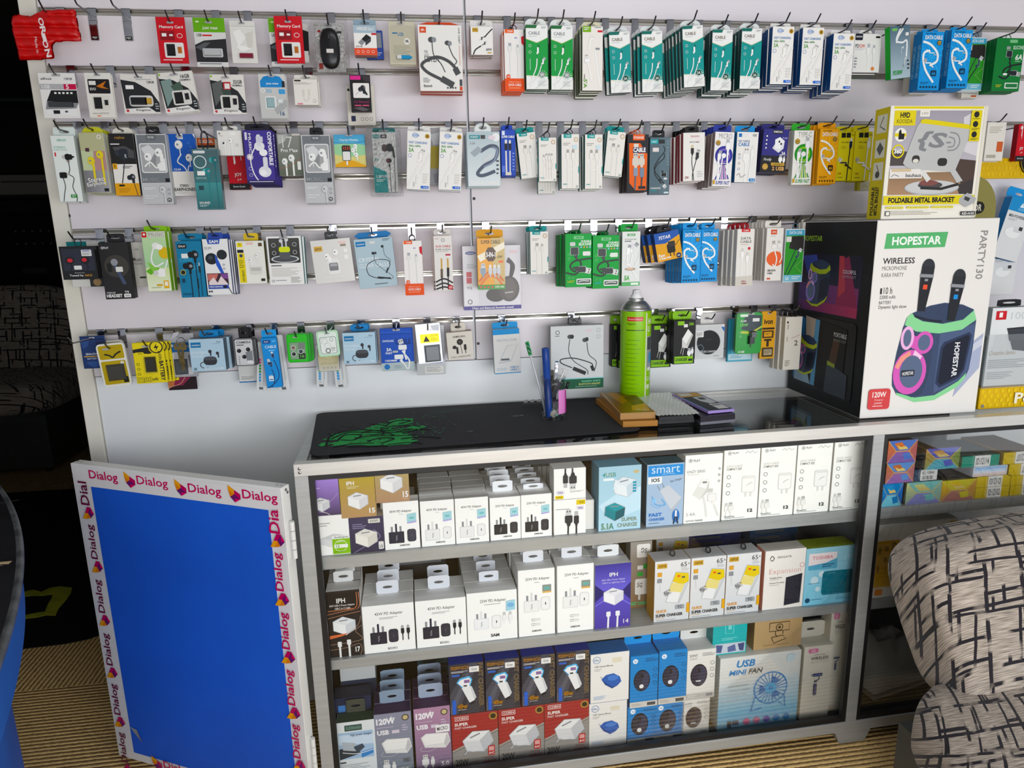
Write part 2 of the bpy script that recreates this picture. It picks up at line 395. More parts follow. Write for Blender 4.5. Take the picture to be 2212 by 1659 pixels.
def p_budcase(lid='#d6e04a',b='#55585c'):
    return [('E',0,5,9.6,'#c9cdd0',2.6),('E',0,5,8.4,'#4a4d50',2.0),('R',-3.6,-2,3.6,5,b,1.6),('R',-3.8,-3.6,3.8,.2,lid,1.4),('E',-2,-7.6,1.3,'#d9dadc'),('R',-1.8,-7,-.9,-3,'#d9dadc',.4),('E',1.8,-8.4,1.3,'#d9dadc'),('R',1.0,-8,1.9,-3.4,'#d9dadc',.4)]
def p_card(c='k'):
    return [('P',c,-6,-9,4,-9,6,-7,6,9,-6,9),('R',-3,-2,3,2.5,'#dcdcdc'),('R',-4.4,-8,3,-6.4,'g')]
def p_round(c='lg',t=1.4): return [('O',0,0,9,t,c),('R',-3,-4,3,4,c,1)]
def p_rays(c): return [('L',.7,c,0,0,9 * math.cos(a),9 * math.sin(a)) for a in [i * math.pi / 6 for i in range(12)]]
def p_loopcable(c='#f6f7f7'):
    return [('C',1.7,c,-7.5,-15,-1,-13,5.5,-7,6,-1,1.5,1.8),('C',1.7,c,-1,-8.5,-5.5,-7,-6,-2,-3,6,4.5,15),('M','usbc',1.4,-6.6,.38,115,c),('M','usba',-1.8,.4,.38,-55,c)]
def p_cam(c='k'): return [('O',0,0,9.5,2.2,'#d8d9da'),('E',0,0,7.4,c),('E',-2,-2,2,'#4a5260')]
def p_fan(c='#1b86c8'):
    r = [('O',0,0,10,.9,c)]
    for i in range(24):
        a = i * math.pi / 12; r.append(('L',.5,c,3 * math.cos(a),3 * math.sin(a),9.6 * math.cos(a),9.6 * math.sin(a)))
    for i in range(3):
        a = i * 2.094 + .5; r.append(('P','#2b6fb4',2 * math.cos(a),2 * math.sin(a),7.6 * math.cos(a),7.6 * math.sin(a),7 * math.cos(a + .9),7 * math.sin(a + .9)))
    return r + [('E',0,0,3.2,'#4fb0e2'),('E',0,0,1.4,c),('L',.8,c,-8.6,5,-10,14,-4,12),('L',.8,c,8.6,5,10,12,6,9)]
def p_dialog(): # the ribbon mark beside the word
    return [('P','#f0a733',-8,-10,0,-5,0,0,-8,-4.5),('P','#e0862c',-8,-4.5,0,0,-6,3.5),('P','#c3175e',0,-5,8,-.5,8,5,0,0),('P','#6b1f66',0,0,8,5,0,9.5,-6,3.5),('P','#d81e64',0,5,8,5,0,9.5)]
def p_spk(b='#3c4a68',g='#8fd29b',ring='#d060b4',g2='#4c5b7c'):
    m = '#5a6884'
    return [('P',b,-5.75,-8.8,-2,-10.2,1.3,-10.7,5.4,-10.2,8.1,-9.1,9,-6.9,9,-1,8.7,3.7,8,5.6,6.5,7.4,1.3,10.1,-3.3,10.3,-7.6,8.4,-8.8,6.4,-9,4,-8.5,-.5,-7.6,-5.8,-7,-7.8),
            ('P',g2,1,-4.2,8.9,-6,8.6,3.7,6.5,6,1,8.6),('P','#33405a',-5.9,-8.7,-2,-10.1,1.3,-10.5,5.4,-10,8,-9,6,-7.2,1.3,-6.3,-3.3,-7),('C',.5,'#1c2232',-5.4,-8.2,-2,-7.2,1,-6.8),
            ('P',g,-7.3,-6.4,-6.9,-8,-5.9,-8.8,-5.2,-7.9,-3.3,-7,1.3,-6.3,5.9,-7,8.2,-8.9,9,-6.9,5.9,-4.9,.7,-4.3,-4.5,-4.9),('P',g,-7.7,8,-3.3,9.3,1.3,9,6.5,6.2,8.2,4.4,8,5.6,6.5,7.4,1.3,10.1,-3.3,10.3,-7.6,8.5),
            ('P','#35415c',-7.6,-6,-4,-4.7,-.4,-4.3,-.4,2,-.9,6,-1.7,8.6,-4,9.2,-7.2,8,-8.7,4.6,-8.2,-1),('P',ring,-6.4,-5.6,-4.6,-3.9,-2.6,-4.2,-1.4,-1,-3.4,-.6,-5.4,-1.6),('E',-6.4,-3.6,1.5,'#e8b4dc',2.5),('E',-6.4,-3.6,.9,m,1.8),('E',-2.5,-2.5,2.1,ring,2.4),('E',-2.5,-2.5,1.4,m,1.7),
            ('E',-5.1,3.7,3.8,ring,4.8),('P','#e89a8c',-8.6,2.4,-7.4,.2,-5.4,-.9,-5.2,.4,-7,1.4,-7.8,3),('P','#f0c8e4',-4.4,-1,-2.6,.4,-3.2,1.4,-4.8,.3),('E',-4.8,3.6,2.6,m,3.5),
            ('P','#2a3550',2.2,-2.4,7.8,-4.3,8.4,-3.6,7.6,3.8,6.5,5.5,2.2,7.4,1.2,6.4,1.5,-1.2),('P','#161c2c',2.7,-2,7.5,-3.8,7.9,-3.2,7.2,3.6,6.2,5,2.4,6.8,1.7,6,2,-1)]
def p_mic(c='#1e2026',l='#e0553a'):
    return [('E',0,-8,3,'#2b2e34',3.6),('R',-3,-8.4,3,-4,'#24262c'),('R',-3.2,-5,3.2,-3.6,'#8d9095'),('P',c,-3,-3.6,3,-3.6,1.8,11,-1.8,11),('R',-1,-.5,1,1.5,l),('R',-.8,-3,.8,-2,'g')]
def p_stick(c='#2c3354'):
    return [('R',-4,-14,8,-10,c,.6),('R',-6.5,-13.6,-4,-10.4,'g',.8),('R',-2,-13,6,-11,'#5868a0'),('L',1.6,c,4,-10,4,-6,0,-4),('R',-2,-5,2,-2.4,c),('R',-.7,-2.6,.7,-.6,'lg'),('R',-2.4,-.6,2.4,15,c,.8),('R',-.6,1,.8,14,'#56609a')]
def p_webcam(c='#4a3824'):
    return [('O',0,0,3,.7,c),('L',.7,c,-8,-4,8,-4,8,3,-8,3,-8,-4),('E',0,0,1.2,c),('L',.7,c,-3,3,-3,6,-1,8),('L',.7,c,3,3,3,6),('L',.7,c,-6,8,3,7,6,10,-4,13,-6,8)]
def p_bolt(c='y'): return [('P',c,2,-9,-5,2,0,2,-2,9,5,-2,0,-2)]
PIC = {k[2:]: v for k,v in list(globals().items()) if k.startswith('p_')}
# ------------------------------------------------------------------ product kinds
# b front, s sides, tab (style, colour, width share), th thickness, c print, n name of the thing, cat
K = {}
def kind(key,n,b='w',s=None,th=.02,tab=None,c=(),cat='box',fin='card',part='carton',**kw):
    K[key] = dict(n=n,b=b,s=s or b,th=th,tab=tab,c=list(c),cat=cat,fin=fin,part=part,**kw)
ic = lambda u,v,c='w',r=4.5: ('O',u,v,r,1.2,c)
kind('memred','memory_card_pack','r',th=.003,hole=(50,12),cat='memory card',part='backing_card',c=[('T','Memory Card',10,18,92,26,'w'),('R',10,30,60,50,'#8c1520'),('R',16,35,32,42,'w'),('R',42,37,54,41,'w'),('O',78,40,10,1.6,'w',8),('R',20,55,88,88,'#e9e7e4',5),('3',27,58,57,84,.003,'k'),('R',32,70,52,76,'lg'),('3',66,64,80,78,.002,'#b86a2c'),('X',12,92,90,96,1,'w')])
kind('justgreen','usb_drive_pack','#dcdcda',th=.003,hole=(50,9),cat='usb drive',part='backing_card',c=[('R',0,0,100,29,'#6cab26'),('T','just max',28,17,78,25,'w',0,.01,.2),('E',14,8,6,'#cfe6b0',3),('T','USB',8,32,24,38,'k'),('R',26,34,56,37,'r'),('P','#26262a',0,55,30,46,100,42,100,90,0,90),('P','#55585c',0,60,30,50,50,50,20,66),('R',22,62,86,80,'#cfd0d0',4),('3',26,64,82,78,.006,'#b9bbbd'),('T','just max',38,68,72,73,'dg'),('X',10,92,90,98,1,'g')])
kind('zipbag','zip_bag','#e4e2dd',th=.004,hole=(50,6),cat='usb drive',part='plastic_bag',fin='gloss',c=[('R',0,12,100,14,'#cfccc6'),('R',0,16,100,17,'#f4f2ee'),('P','#f3f2ef',12,26,40,20,60,40,30,62),('P','#d6d3cd',60,30,90,24,84,60,66,70),('P','#f6f5f2',20,60,50,58,80,66,40,72),('3',30,76,84,88,.006,'#7a1830'),('R',30,76,48,88,'k'),('E',76,82,7,'#a8324a',5)])
kind('darkcard','usb_drive_pack','#e2e0dc',th=.003,hole=(50,6),cat='usb drive',part='backing_card',c=[('P','k',20,10,100,20,100,80,40,90),('R',60,70,96,96,'w')])
kind('mouseblister','mouse_blister_pack','#e6e4e0',th=.006,hole=(50,5),cat='mouse',part='backing_card',bag=(.011,.013),c=[('R',4,4,96,96,'#d4d2ce',6),('R',6,5,94,95,'#efeeec',5),('E',16,17,6,'r',4),('R',76,16,92,21,'dg'),('R',8,82,22,94,'#b83a2c')],extra='mouse')
kind('adapter2','bluetooth_adapter_box','#f1efec','#3a3c42',th=.014,tab=('rect','#93a8b6',1),cat='adapter box',c=[('R',0,0,100,26,'#a9bcc8'),('T','WIRELESS 2-in-1',14,6,88,17,'w'),('R',78,26,100,32,'r'),('R',0,76,100,100,'#e0553a'),('P','g',18,58,34,46,50,54,34,68),('P','k',34,46,56,30,76,40,50,56),('P','#3a3c42',50,54,76,40,74,54,50,68),('T','AUX+USB',6,68,36,73,'dg')] + [ic(16 + 22 * i,88,'w',6) for i in range(4)])
kind('bluecase','adapter_box','#2d4aa0','#20346e',th=.014,cat='adapter box',c=[('R',8,8,92,60,'#8d9095'),('X',10,70,90,90,3,'lg')])
kind('usbbag','usb_drive_pack','#c9c5b2',th=.004,hole=(46,6),cat='usb drive',fin='gloss',part='plastic_bag',c=[('R',4,10,96,96,'#bdb9a6',8),('T','USB',34,26,56,34,'#2b6f9a'),('R',14,26,32,29,'#2b6f9a'),('E',68,46,12,'#e6e4dc'),('T','HML',60,42,76,49,'dg'),('X',16,56,84,76,5,'#a9a592'),('3',26,78,78,88,.005,'#2b8fc0'),('3',26,78,46,88,.006,'#d8d8d4'),('E',80,83,6,'#2b8fc0',4)])
kind('jbl','neckband_earphone_box','#eceae6','#d2502e',th=.03,tab=('rect','#d2502e',1),cat='earphone box',c=[('R',4,3,19,12,'#d2502e'),('T','JBL',7,6,16,10,'w'),('T','LIVE 220BT',92,4,96,28,'dg',-90),('R',93,30,95,60,'#d8b0a4'),('T','PURE',13,38,21,43,'g'),('T','BASS',13,44,23,49,'g'),('T','LISTEN',13,47,46,56,'dg'),('M','neck',50,58,4.6,0,'#4a4b4c',1.5),('X',8,80,24,88,3,'g'),('T','Bluetooth',9,90,28,94,'dg'),('R',92,82,98,92,'dg'),('R',92,93,98,99,'#d2502e')] + [('E',64 + 6 * i,95,2,'dg') for i in range(4)])
kind('sixtyw','cable_box','#efedea','#6b4a40',th=.012,tab=('rect','#e2e0dc',1),cat='cable box',c=[('R',8,5,34,20,'gold'),('T','ASPOR',11,9,31,16,'#6b5420'),('C',5,'#2b2b2e',98,8,80,22,62,38),('M','usbc',48,43,1.1,235,'#2b2b2e'),('M','usbc',64,58,1.1,55,'#2b2b2e'),('C',5,'#2b2b2e',46,68,20,82,10,99),('T','60W',68,76,94,85,'dg'),('R',74,90,92,94,'gold')])
kind('tugin','cable_box','#efecea','o',th=.016,tab=('loop','k',1),cat='cable box',c=[('R',4,0,50,6,'o'),('T','TUGIN',16,1.6,44,4.6,'w'),('R',44,11,74,16,'#f8f6f4'),('T','800',52,12,68,15,'pu'),('P','r',86,12,100,10,100,26,88,22),('M','usba',28,30,2.2,0,'#e6e5e3','#b9bcc0',95),('M','usbc',68,32,2.2,0,'#e6e5e3','#b9bcc0',90),('R',0,79,100,100,'#e4571e'),('E',18,76,11,'#e4571e'),('T','2.4A',11,74.5,26,77.5,'w'),('T','USB-A & Type-C',20,83.5,82,86.5,'#f0b49a'),('T','DATA CABLE',18,87.5,84,91.5,'w'),('X',18,94,90,97,1,'#f0a080')])
def cablebox(bc,w3,ink,tp):
    return [('P',bc,0,21,50,27,100,19,100,80,0,78),('C',1.2,'#d9cf7a',0,21.5,30,25,50,27.2,80,22.5,100,19),('C',1.2,'#d9cf7a',0,78,40,81,100,76),('P',tp,0,0,52,0,46,5,0,5),('X',70,2.5,96,6,2,'g'),('T','CABLE',12,10,64,15,ink),('X',12,17,56,19,1,'lg'),
            ic(18,32,'w',6),ic(18,42,'w',6),('L',2,'#d8e8e4',18,52,18,70),('C',4.5,'#eef0ef',50,52,46,66,26,84,18,98),('C',4,'#e6e8e7',70,62,56,76,30,88,8,92),('M','usbc',55,38,2.0,14,'#f2f3f2',tp,10),('M','usba',78,56,1.6,26,'#eef0ef','#b9bcc0',10),
            ('M','rays',74,78,2.4,0,'#cfe6e0'),('E',72,77,12,w3[1]),('T',w3[0],64,75,80,79.5,'w'),('P','#e9e9e6',40,100,100,100,100,84),('X',56,87,92,96,5,'lg')]
kind('cablegreen','cable_box','#eeefed','#2c5c3c',th=.018,tab=('round','#e4e6e3',1),cat='cable box',c=cablebox('#2f9a4c',('20W','#8d9a94'),'g','#2c6a3c'))
kind('cableteal','cable_box','#eeefed','#0f4a48',th=.0185,tab=('round','#dfe2e0',1),cat='cable box',c=cablebox('#1d9490',('3A','#1c4a3c'),'#7a6a5a','#1f6a60'))
kind('olive','cable_box','#ece8e2','#4c6430',th=.019,tab=('round','#d9d6b8',.96),cat='cable box',c=[('R',2,0,42,9,'#7fae3a'),('X',8,2,36,7,2,'w'),('R',74,6,98,9,'r'),('X',60,1,96,4,1,'g'),('C',7,'#f6f5f3',30,36,40,20,60,22,66,44,90,96),('C',1,'#c9c6c0',26,36,38,17,60,19,70,44,94,96),('M','usba',24,52,2.4,-12,'#f6f5f3','#e4e2dd',40),('R',64,33,84,36,'g'),('T','1000',8,74,13,82,'k',-90),('T',"5'A",6,82,24,96,'#6aa03c',-90)])
kkc = [('E',32,8,12,'#dfe6f4',5),('T','KEEN',24,5,52,9.5,'#2f6fb4',0,.01,.2),('O',34,7.5,13,1.4,'#2f6fb4',10),('E',86,8,10,'gold'),('E',86,8,6.5,'#8a6a2c'),('T','FAST CHARGING',8,17.5,86,21.5,'#1f6fb0'),('T','data cable',8,23,58,27,'#3f8a4c'),('T','3A',7,29,30,36,'#4a9a3c'),ic(13,42,'#2f6fb4',8),
       ('C',6,'#d2cec8',52,58,34,70,18,84,2,96),('C',4.2,'#f6f4f0',52,58,34,70,18,84,2,96),('L',6,'#d2cec8',98,36,56,72),('L',4.2,'#f6f4f0',98,36,56,72),('M','usba',60,42,2.9,22,'#f4f2ee','#e6e4e0',8,'#c3bfb8'),('M','usbc',40,84,2.7,206,'#f4f2ee','#b9bcc0',6,'#c3bfb8'),('X',70,72,94,90,4,'#dcd9d4'),('R',62,93,96,97.5,'b',3),('T','V8 USB',72,94.2,92,96.4,'w')]
kind('kkeen','cable_box','#efedea','#144a86',th=.02,tab=('rect','#e6e3de',.97),cat='cable box',c=kkc)
kind('pd12','cable_box','#eeece8','#24242a',th=.016,tab=('round','#e2e0da',.5),cat='cable box',c=[('R',2,0,30,17,'#16182a',3),('T','SENDEM',5,6,27,10,'w'),('R',78,6,94,11,'k'),('T','PD',4,27,18,36,'k'),('T','12W',19,27,40,36,'#d2502e'),('X',4,38,44,43,2,'lg'),('M','usbc',54,42,2,0,'#f4f3f0','#b9bcc0',30),('M','usbc',74,42,1.6,0,'#f4f3f0','#b9bcc0',36),('X',4,62,14,92,4,'g'),('E',74,90,6,'#e08a4c')])
kind('pd30','cable_box','#5c7888','#1fa03a',th=.02,cat='cable box',c=[('G',0,0,100,100,'#4f6a7c','#b4c6cf'),('R',10,4,36,9,'#7fbf6a',2),('C',7,'#f2f4f4',60,0,30,26,60,32,84,30,80,60),('C',7,'#f2f4f4',66,6,40,20,30,32),('M','usbc',54,48,2,215,'#e6eaea','#8d9a9c',6),('M','usbc',70,70,2,205,'#e6eaea','#8d9a9c',6),('R',76,14,92,20,'w'),('T','PD30W',10,84,60,93,'#1fa03a',0,.02,.2),('X',84,66,94,88,3,'k')])
def loopbox(bg,ink,sq):
    return [('M','rays',50,40,9,0,bg),('T','Fast Charging',14,2,62,6,ink,0,.0,.3),('T','DATA CABLE',12,6.5,92,13.5,'w',0,.03),('E',80,19,11,'#3a4a4c'),('E',80,19,8,'gold'),('T','6A',74,17,86,21,'#3a3424'),('M','loopcable',44,52,5.4,0,'#f4f6f6'),('R',52,66,78,76,sq,3),('T','6A',57,68.5,74,74,bg),('T','DATA CABLE',8,86,48,88,ink),('X',8,89,40,90.5,1,ink)] + [('R',8 + 14 * i,93,15 + 14 * i,96.5,ink,1) for i in range(6)]
kind('loopblue','cable_box','#1f96dc','#1878b8',th=.019,tab=('rect','#2398dd',.78),cat='cable box',c=loopbox('#3aa6e6','#12304c','#12304c'),sidetext=('FAST CHARGING DATA CABLE','#8fc8ec'))
kind('loopyellow','cable_box','#edaa1e','#d8981c',th=.018,tab=('rect','#f0a81e',.96),cat='cable box',c=loopbox('#f2bc3c','#4a3410','#1e1a12'))
kind('dataline','cable_box','#dfe8ea','#c9d2d4',th=.008,tab=('loop','#3a6a80',1),cat='cable box',c=[('R',3,2,97,12,'#4fa8cc'),('T','DATA LINE',20,4,84,9.5,'w'),('R',3,12,97,88,'#3f9a3c'),('P','#2b2826',30,14,90,13,97,20,97,42,70,40,22,36),('R',6,14,32,24,'#e4e2e0'),('L',4,'#1c3440',60,34,28,66,8,86),('M','usba',72,46,2.4,30,'#2b4a5c','#dfe4e4',10),('L',4,'#20303a',64,56,40,72,20,88),('L',1,'#c9e6a0',97,56,60,70,97,84),('R',3,86,97,98,'#7fc0d8'),('T','6A',12,88.5,30,96,'#e9f4f8'),('X',44,89,90,96,2,'#e9f4f8')])
kind('whitecable','cable_box','#e6e2da','#d8d3c8',th=.016,tab=('rect','#dcd7cc',.8),cat='cable box',c=[('X',12,12,80,30,4,'#b3ada0'),('R',10,84,60,92,'#b3ada0'),('R',60,50,92,76,'#c8643c')])
kind('green6','cable_box','#1c7a3a','#166030',th=.024,tab=('loop','#1f7a3c',1),cat='cable box',c=[('R',46,3,74,9,'#7fc08a',3),('T','SILICONE',60,14,98,21,'#cfe8d4'),('T','6A',72,30,96,41,'#eef6ef',0,.02,.2),('X',72,43,94,45,1,'#cfe8d4'),('M','usbc',48,28,2.2,-16,'#20242a','#9aa09c',12),('C',5,'#1c2024',52,44,58,56,40,70,36,60,60,52,98,48),('M','usba',74,66,2.0,100,'#20242a','#c3c6c4',12),('C',5,'#1c2024',60,66,44,76,20,72),('R',34,66,48,70,'w'),('R',44,84,92,95,'#dfe6df',2),('R',48,86,90,93,'#2c7a44',1.5),('X',12,88,34,94,2,'#d8c64a')])
kind('dahua','usb_drive_pack','#eceae8',th=.003,hole=(50,5),cat='usb drive',part='backing_card',c=[('T','alhua',6,10,36,15,'k'),('T','128GB',70,10,92,15,'k'),('R',0,24,66,36,'#b4b4b8'),('T','USB',6,26,28,34,'w'),('R',66,24,100,36,'#c2204a'),('T','5',72,25,80,35,'w'),('P','k',30,38,100,38,100,66,14,62),('P','#8d8f94',14,62,100,66,92,78,8,80),('P','#f0efee',12,80,92,78,96,96,10,90),('3',18,63,86,75,.006,'#3c3d40'),('R',28,82,46,90,'k'),('R',60,83,68,87,'dg')] + [('R',38 + 11 * i,42,44 + 11 * i,46,'w') for i in range(5)])
kind('evo','memory_card_pack','#e9e6e0',th=.003,hole=(50,5),cat='memory card',part='backing_card',c=[('R',10,14,92,46,'#17141a',4),('P','#c8742c',40,30,80,18,66,30,88,36,60,34),('R',14,18,40,27,'#e6e4e0'),('T','EVO',16,33,38,39,'#e6e4e0'),('R',20,50,84,84,'#e0ddd6',5),('3',24,54,54,80,.003,'k'),('R',29,66,49,76,'#8d8f94'),('3',64,60,78,72,.002,'#1c1c20'),('T','microSDHC',14,88,76,92,'#a8a49c'),('R',30,95,44,97,'o')])
def kingston(extra):
    return [('P','#232528',0,14,40,20,80,42,100,72,100,96,6,96),('P','#e9e7e4',0,96,6,88,70,84,88,96,80,100,4,100),('T','Kingston',34,88,74,95,'k'),('E',10,93,4,'#c8404a'),('X',88,74,98,92,3,'#b9bcc0')] + extra
kind('kflash','usb_drive_pack','#e4e1dc',th=.003,hole=(50,8),cat='usb drive',part='backing_card',c=kingston([('T','128GB',72,17,92,23,'k'),('X',44,13,92,16,1,'g'),('R',12,28,34,38,'w'),('R',18,54,84,82,'#d9d8d6',8),('3',22,58,66,78,.007,'k'),('3',66,60,80,76,.005,'gold')]))
kind('kmicro','memory_card_pack','#e4e1dc',th=.0035,hole=(46,7),cat='memory card',part='backing_card',c=kingston([('E',4,5,3,'lm'),('P','#7f9490',4,20,34,16,40,52,10,84),('P','#4a5c50',30,34,60,24,66,46,44,56),('T','16GB',64,8,90,17,'k'),('T','100MB/s',60,19,92,24,'dg'),('R',30,46,84,82,'#dcdad6',6),('3',35,50,60,78,.003,'k'),('R',39,62,56,70,'lg'),('3',66,54,78,70,.002,'#1c1c20')]))
kind('kmicro32','memory_card_pack','#e4e1dc',th=.0035,hole=(46,8),cat='memory card',part='backing_card',c=kingston([('E',5,5,3,'lm'),('P','#5c605e',4,24,34,14,36,52,10,80),('P','#3c4a44',30,36,56,28,60,50,40,56),('T','32GB',68,14,94,23,'k'),('T','100MB/s',64,25,94,30,'dg'),('R',38,19,60,38,'#b82c34'),('R',42,23,57,36,'#e9e7e4'),('R',26,52,78,88,'#dcdad6',6),('3',32,56,54,84,.003,'k'),('R',35,68,51,77,'lg'),('3',62,60,74,76,.002,'#1c1c20')]))
kind('just16','memory_card_pack','#d3d2cf',th=.004,cat='memory card',part='backing_card',hole=(50,5),c=[('P','#2f86c8',6,30,6,16,20,6,50,2,80,6,92,16,92,30),('R',86,16,97,30,'#23262c'),('T','just max',28,19,74,25,'w'),('R',0,30,100,100,'#c9c9c7'),('O',14,37,8,3,'#e6e6e6'),('T','SG',26,34,46,42,'#5fa6d8'),('R',72,34,96,45,'#4f9ed2',3),('R',20,50,60,78,'#e4e6e6',5),('3',24,53,54,76,.003,'#9ab4b8'),('3',66,56,84,66,.002,'#dfe8e8'),('P','#aeb0b0',50,78,98,56,98,74,60,92),('T','16',72,84,88,94,'#1f4a74')])
kind('lightning','adapter_box','#e9e5de','#d9d4ca',th=.014,tab=('rect','#e4e0d8',.96),cat='adapter box',c=[('R',4,3,32,9,'#26221f',3),('X',4,12,76,22,3,'#b3ada4'),('R',34,40,44,66,'#dcd7ce',3),('R',58,38,68,64,'#dcd7ce',3),('C',2.4,'#d2cdc4',38,64,44,82,56,82,62,64),('R',12,92,34,98,'#dc8aa0',2),('O',84,84,7,1,'g')])
kind('carbt','car_adapter_pack','#1a1719',th=.016,tab=('rect','#141214',1),cat='adapter box',fin='gloss',part='printed_pack',c=[('R',3,2,54,13,'#d8368c'),('P','#3a3438',55,2,97,2,97,20,70,16),('R',14,22,94,62,'#ece9e6',5),('M','bud',62,36,2.6,-20,'#22252c','#22252c',12),('L',8,'#22252c',60,32,82,54),('L',1.4,'#8d8f94',54,40,24,54),('T','Car Bluetooth',16,69,90,76,'#8c2c5c'),('R',18,81,50,84,'#d8547c'),('R',56,81,88,84,'#d8547c'),('P','#5a5458',10,90,50,86,90,94,60,98)])
kind('carbtback','adapter_box','#e2dcd2','#d2ccc0',th=.016,cat='adapter box',c=[('R',12,76,28,90,'#2b3050',2),ic(52,84,'#4a4438',6),ic(68,84,'#4a4438',6),ic(84,84,'#4a4438',6),('R',4,8,12,14,'k')])
kind('gerlax','earphone_box','#e9efec','#c9d0cc',th=.018,tab=('rect','#dfe9e4',.96),cat='earphone box',c=[('T','GERLAX',26,5,66,8.5,'#3a9a78'),('T','STEREO',8,16,60,19,'#7fb4a0'),('T','EARPHONE',8,20,64,22.5,'#a4c4b8'),('R',8,25,14,31,'r'),('M','bud',62,32,2.6,-90,'k','#b9b4b0',8),('E',44,32,7,'#c3c0bc',8),('R',50,28,82,36,'k',5),('C',3,'k',62,36,64,50,58,58,76,64,66,78,78,92,74,100),('E',46,58,8,'#b9b6b2',8),('R',16,55,48,64,'k',6),('C',3,'k',30,64,34,76,24,90,18,99),('R',52,89,80,94,'#2f8a3c'),('T','E17',58,90,74,93,'w')])
kind('stereo','earphone_box','#c9caa4','#d6d8d2',th=.016,tab=('roundhole','#c8c64c',.86),cat='earphone box',c=[('R',2,1,98,30,'#b9b894'),('R',2,30,50,62,'#c3cfa8'),('R',50,30,98,62,'#b48c8c'),('G',2,62,98,99,'#77767c','#a4a4aa',1),('O',82,7,9,3,'w'),('R',20,25,36,31,'#4a2c3c'),('M','budw',38,46,2.8,0,'#e6d250','#cdb93a',34),('M','budw',76,36,2.8,0,'#e6d250','#cdb93a',46),('T','Stereo',14,73,82,81,'#2a2a2c',8,.05),('T','Stereo',14,73,82,81,'w',8,.02),('T','Earphone',8,81,86,89,'#2a2a2c',8,.05),('T','Earphone',8,81,86,89,'w',8,.02),('R',76,92,94,97,'k')])
kind('realme','earphone_box','#ece9e4','#2a2824',th=.018,tab=('roundhole','#e4e0d4',.86),cat='earphone box',c=[('R',0,0,100,49,'#211f20'),('T','realme',24,4,64,8.5,'#a8803c'),('P','#4c4c50',10,22,60,20,96,28,94,40,30,36),('R',4,16,40,17.5,'w'),('E',32,31,16,'#2f333c',13),('R',34,24,70,42,'#262a33',12),('T','R',56,33,64,39,'lg'),('L',4,'#2b2d34',54,40,44,60,20,99),('R',2,48,20,57,'#e0a81e'),('T','R',7,49.5,15,55.5,'#7a5410'),('X',42,52,84,57,2,'dg'),('R',0,80,100,100,'#e0a43c'),('M','bud',76,70,2.4,-10,'#22262e','#22262e',40),('R',18,82,40,85,'k'),('X',16,88,64,96,4,'#c08a2c')])
kind('musicgrey','earphone_box','#6d7175','#c3c5c6',th=.022,tab=('small','#1b1b1d',.44),cat='earphone box',c=[('R',0,0,100,100,'#c3c4c6'),('R',4,1.5,97,69,'#757a7f'),('R',34,1,68,9,'#6a6e72',3),('T','TIK TOK',40,3.5,60,6,'w'),('R',9,13,93,55,'#e4e4e4',7),('R',12,14.5,90,53.5,'#a9aaac',6),('P','#d9dadb',14,20,40,15,60,24,36,40),('P','#f2f2f2',60,44,88,34,88,52,66,52),('P','#8f9092',40,38,62,26,56,46),('M','budw',34,32,2.4,10,'#f4f4f2'),('M','budw',70,26,2.4,-10,'#f4f4f2'),('C',5,'#f2f2f0',20,46,40,40,60,48,84,36),('T','MUSIC',8,62,62,67,'#9a9ea2'),('R',82,63,96,68,'k'),('X',8,76,48,80,2,'w'),('T','EARPHONES',8,86.5,50,89.5,'w'),('X',8,91,40,93,1,'w'),('M','budw',70,79,2.2,0,'#d0d2d4','#a4a6a8',52),('E',88,94,7,'#3a3c3e'),('T','P5',84,92.4,92,95.6,'w')] + [ic(90,79,'g',4),ic(90,85,'g',4)])
kind('cs04','earphone_box','#eae7e2','#1c56a8',th=.008,hole=(46,4),cat='earphone box',c=[('P','#1f56b0',0,0,92,0,100,7,100,60,0,60),('R',38,0,58,8,'#e6e6e6'),('M','budw',40,17,2.6,8,'#eeece8','#c3c0ba',14),('C',4,'#eeece8',46,32,30,44,50,52,60,62,62,80),('M','budw',72,38,2.3,8,'#eeece8','#c3c0ba',14),('C',3.4,'#eeece8',70,50,64,58,63,80),('R',58,60,70,78,'#e4e1dc',3),('T','CS-04',14,55,38,58.5,'w'),('T','STEREO',28,81,60,85,'k'),('T','EARPHONES',8,86.5,82,92,'k'),('X',12,94,60,97,2,'lg')] + [ic(76 + 6 * (i % 2),15 + 6 * i,'#5f8ad0',4) for i in range(3)])
kind('sound','earphone_box','#4f7478','#3a5558',th=.02,tab=('cord','k',1),cat='earphone box',fin='gloss',c=[('G',2,2,98,55,'#4c6266','#3f7478'),('G',2,55,98,98,'#4a8f92','#35666a'),('R',6,2.5,50,7,'#d9dcdc',4),('O',28,21,24,3,'#eef2f2',24),('M','bud',82,18,2.2,0,'#1f6a70','#4fa0a2',160),('M','bud',54,36,2.2,0,'#2f8488','#5fb0b0',120),('R',14,36,42,43,'w'),('T','EARPHONE',8,46,46,49,'#a8c4c4'),('R',14,60,32,67,'#23464c'),('T','SOUND',10,86.5,50,90.5,'w'),('X',10,92,46,96,2,'#b4cccc')])
kind('airbox','earphone_box','#eceae6','#dcd9d3',th=.018,tab=('rect','#e6e3dc',.6),cat='earphone box',c=[('E',10,12,3,'k'),('X',8,20,26,24,1,'g'),('R',52,7,76,19,'#f6f5f2'),('M','budw',24,52,2,0,'#f8f7f5','#c9c6c0',30),('M','budw',52,40,2,0,'#f8f7f5','#c9c6c0',36),('E',24,50,3.4,'#3a3a3c',5),('R',72,52,84,64,'#d9d6d0')])
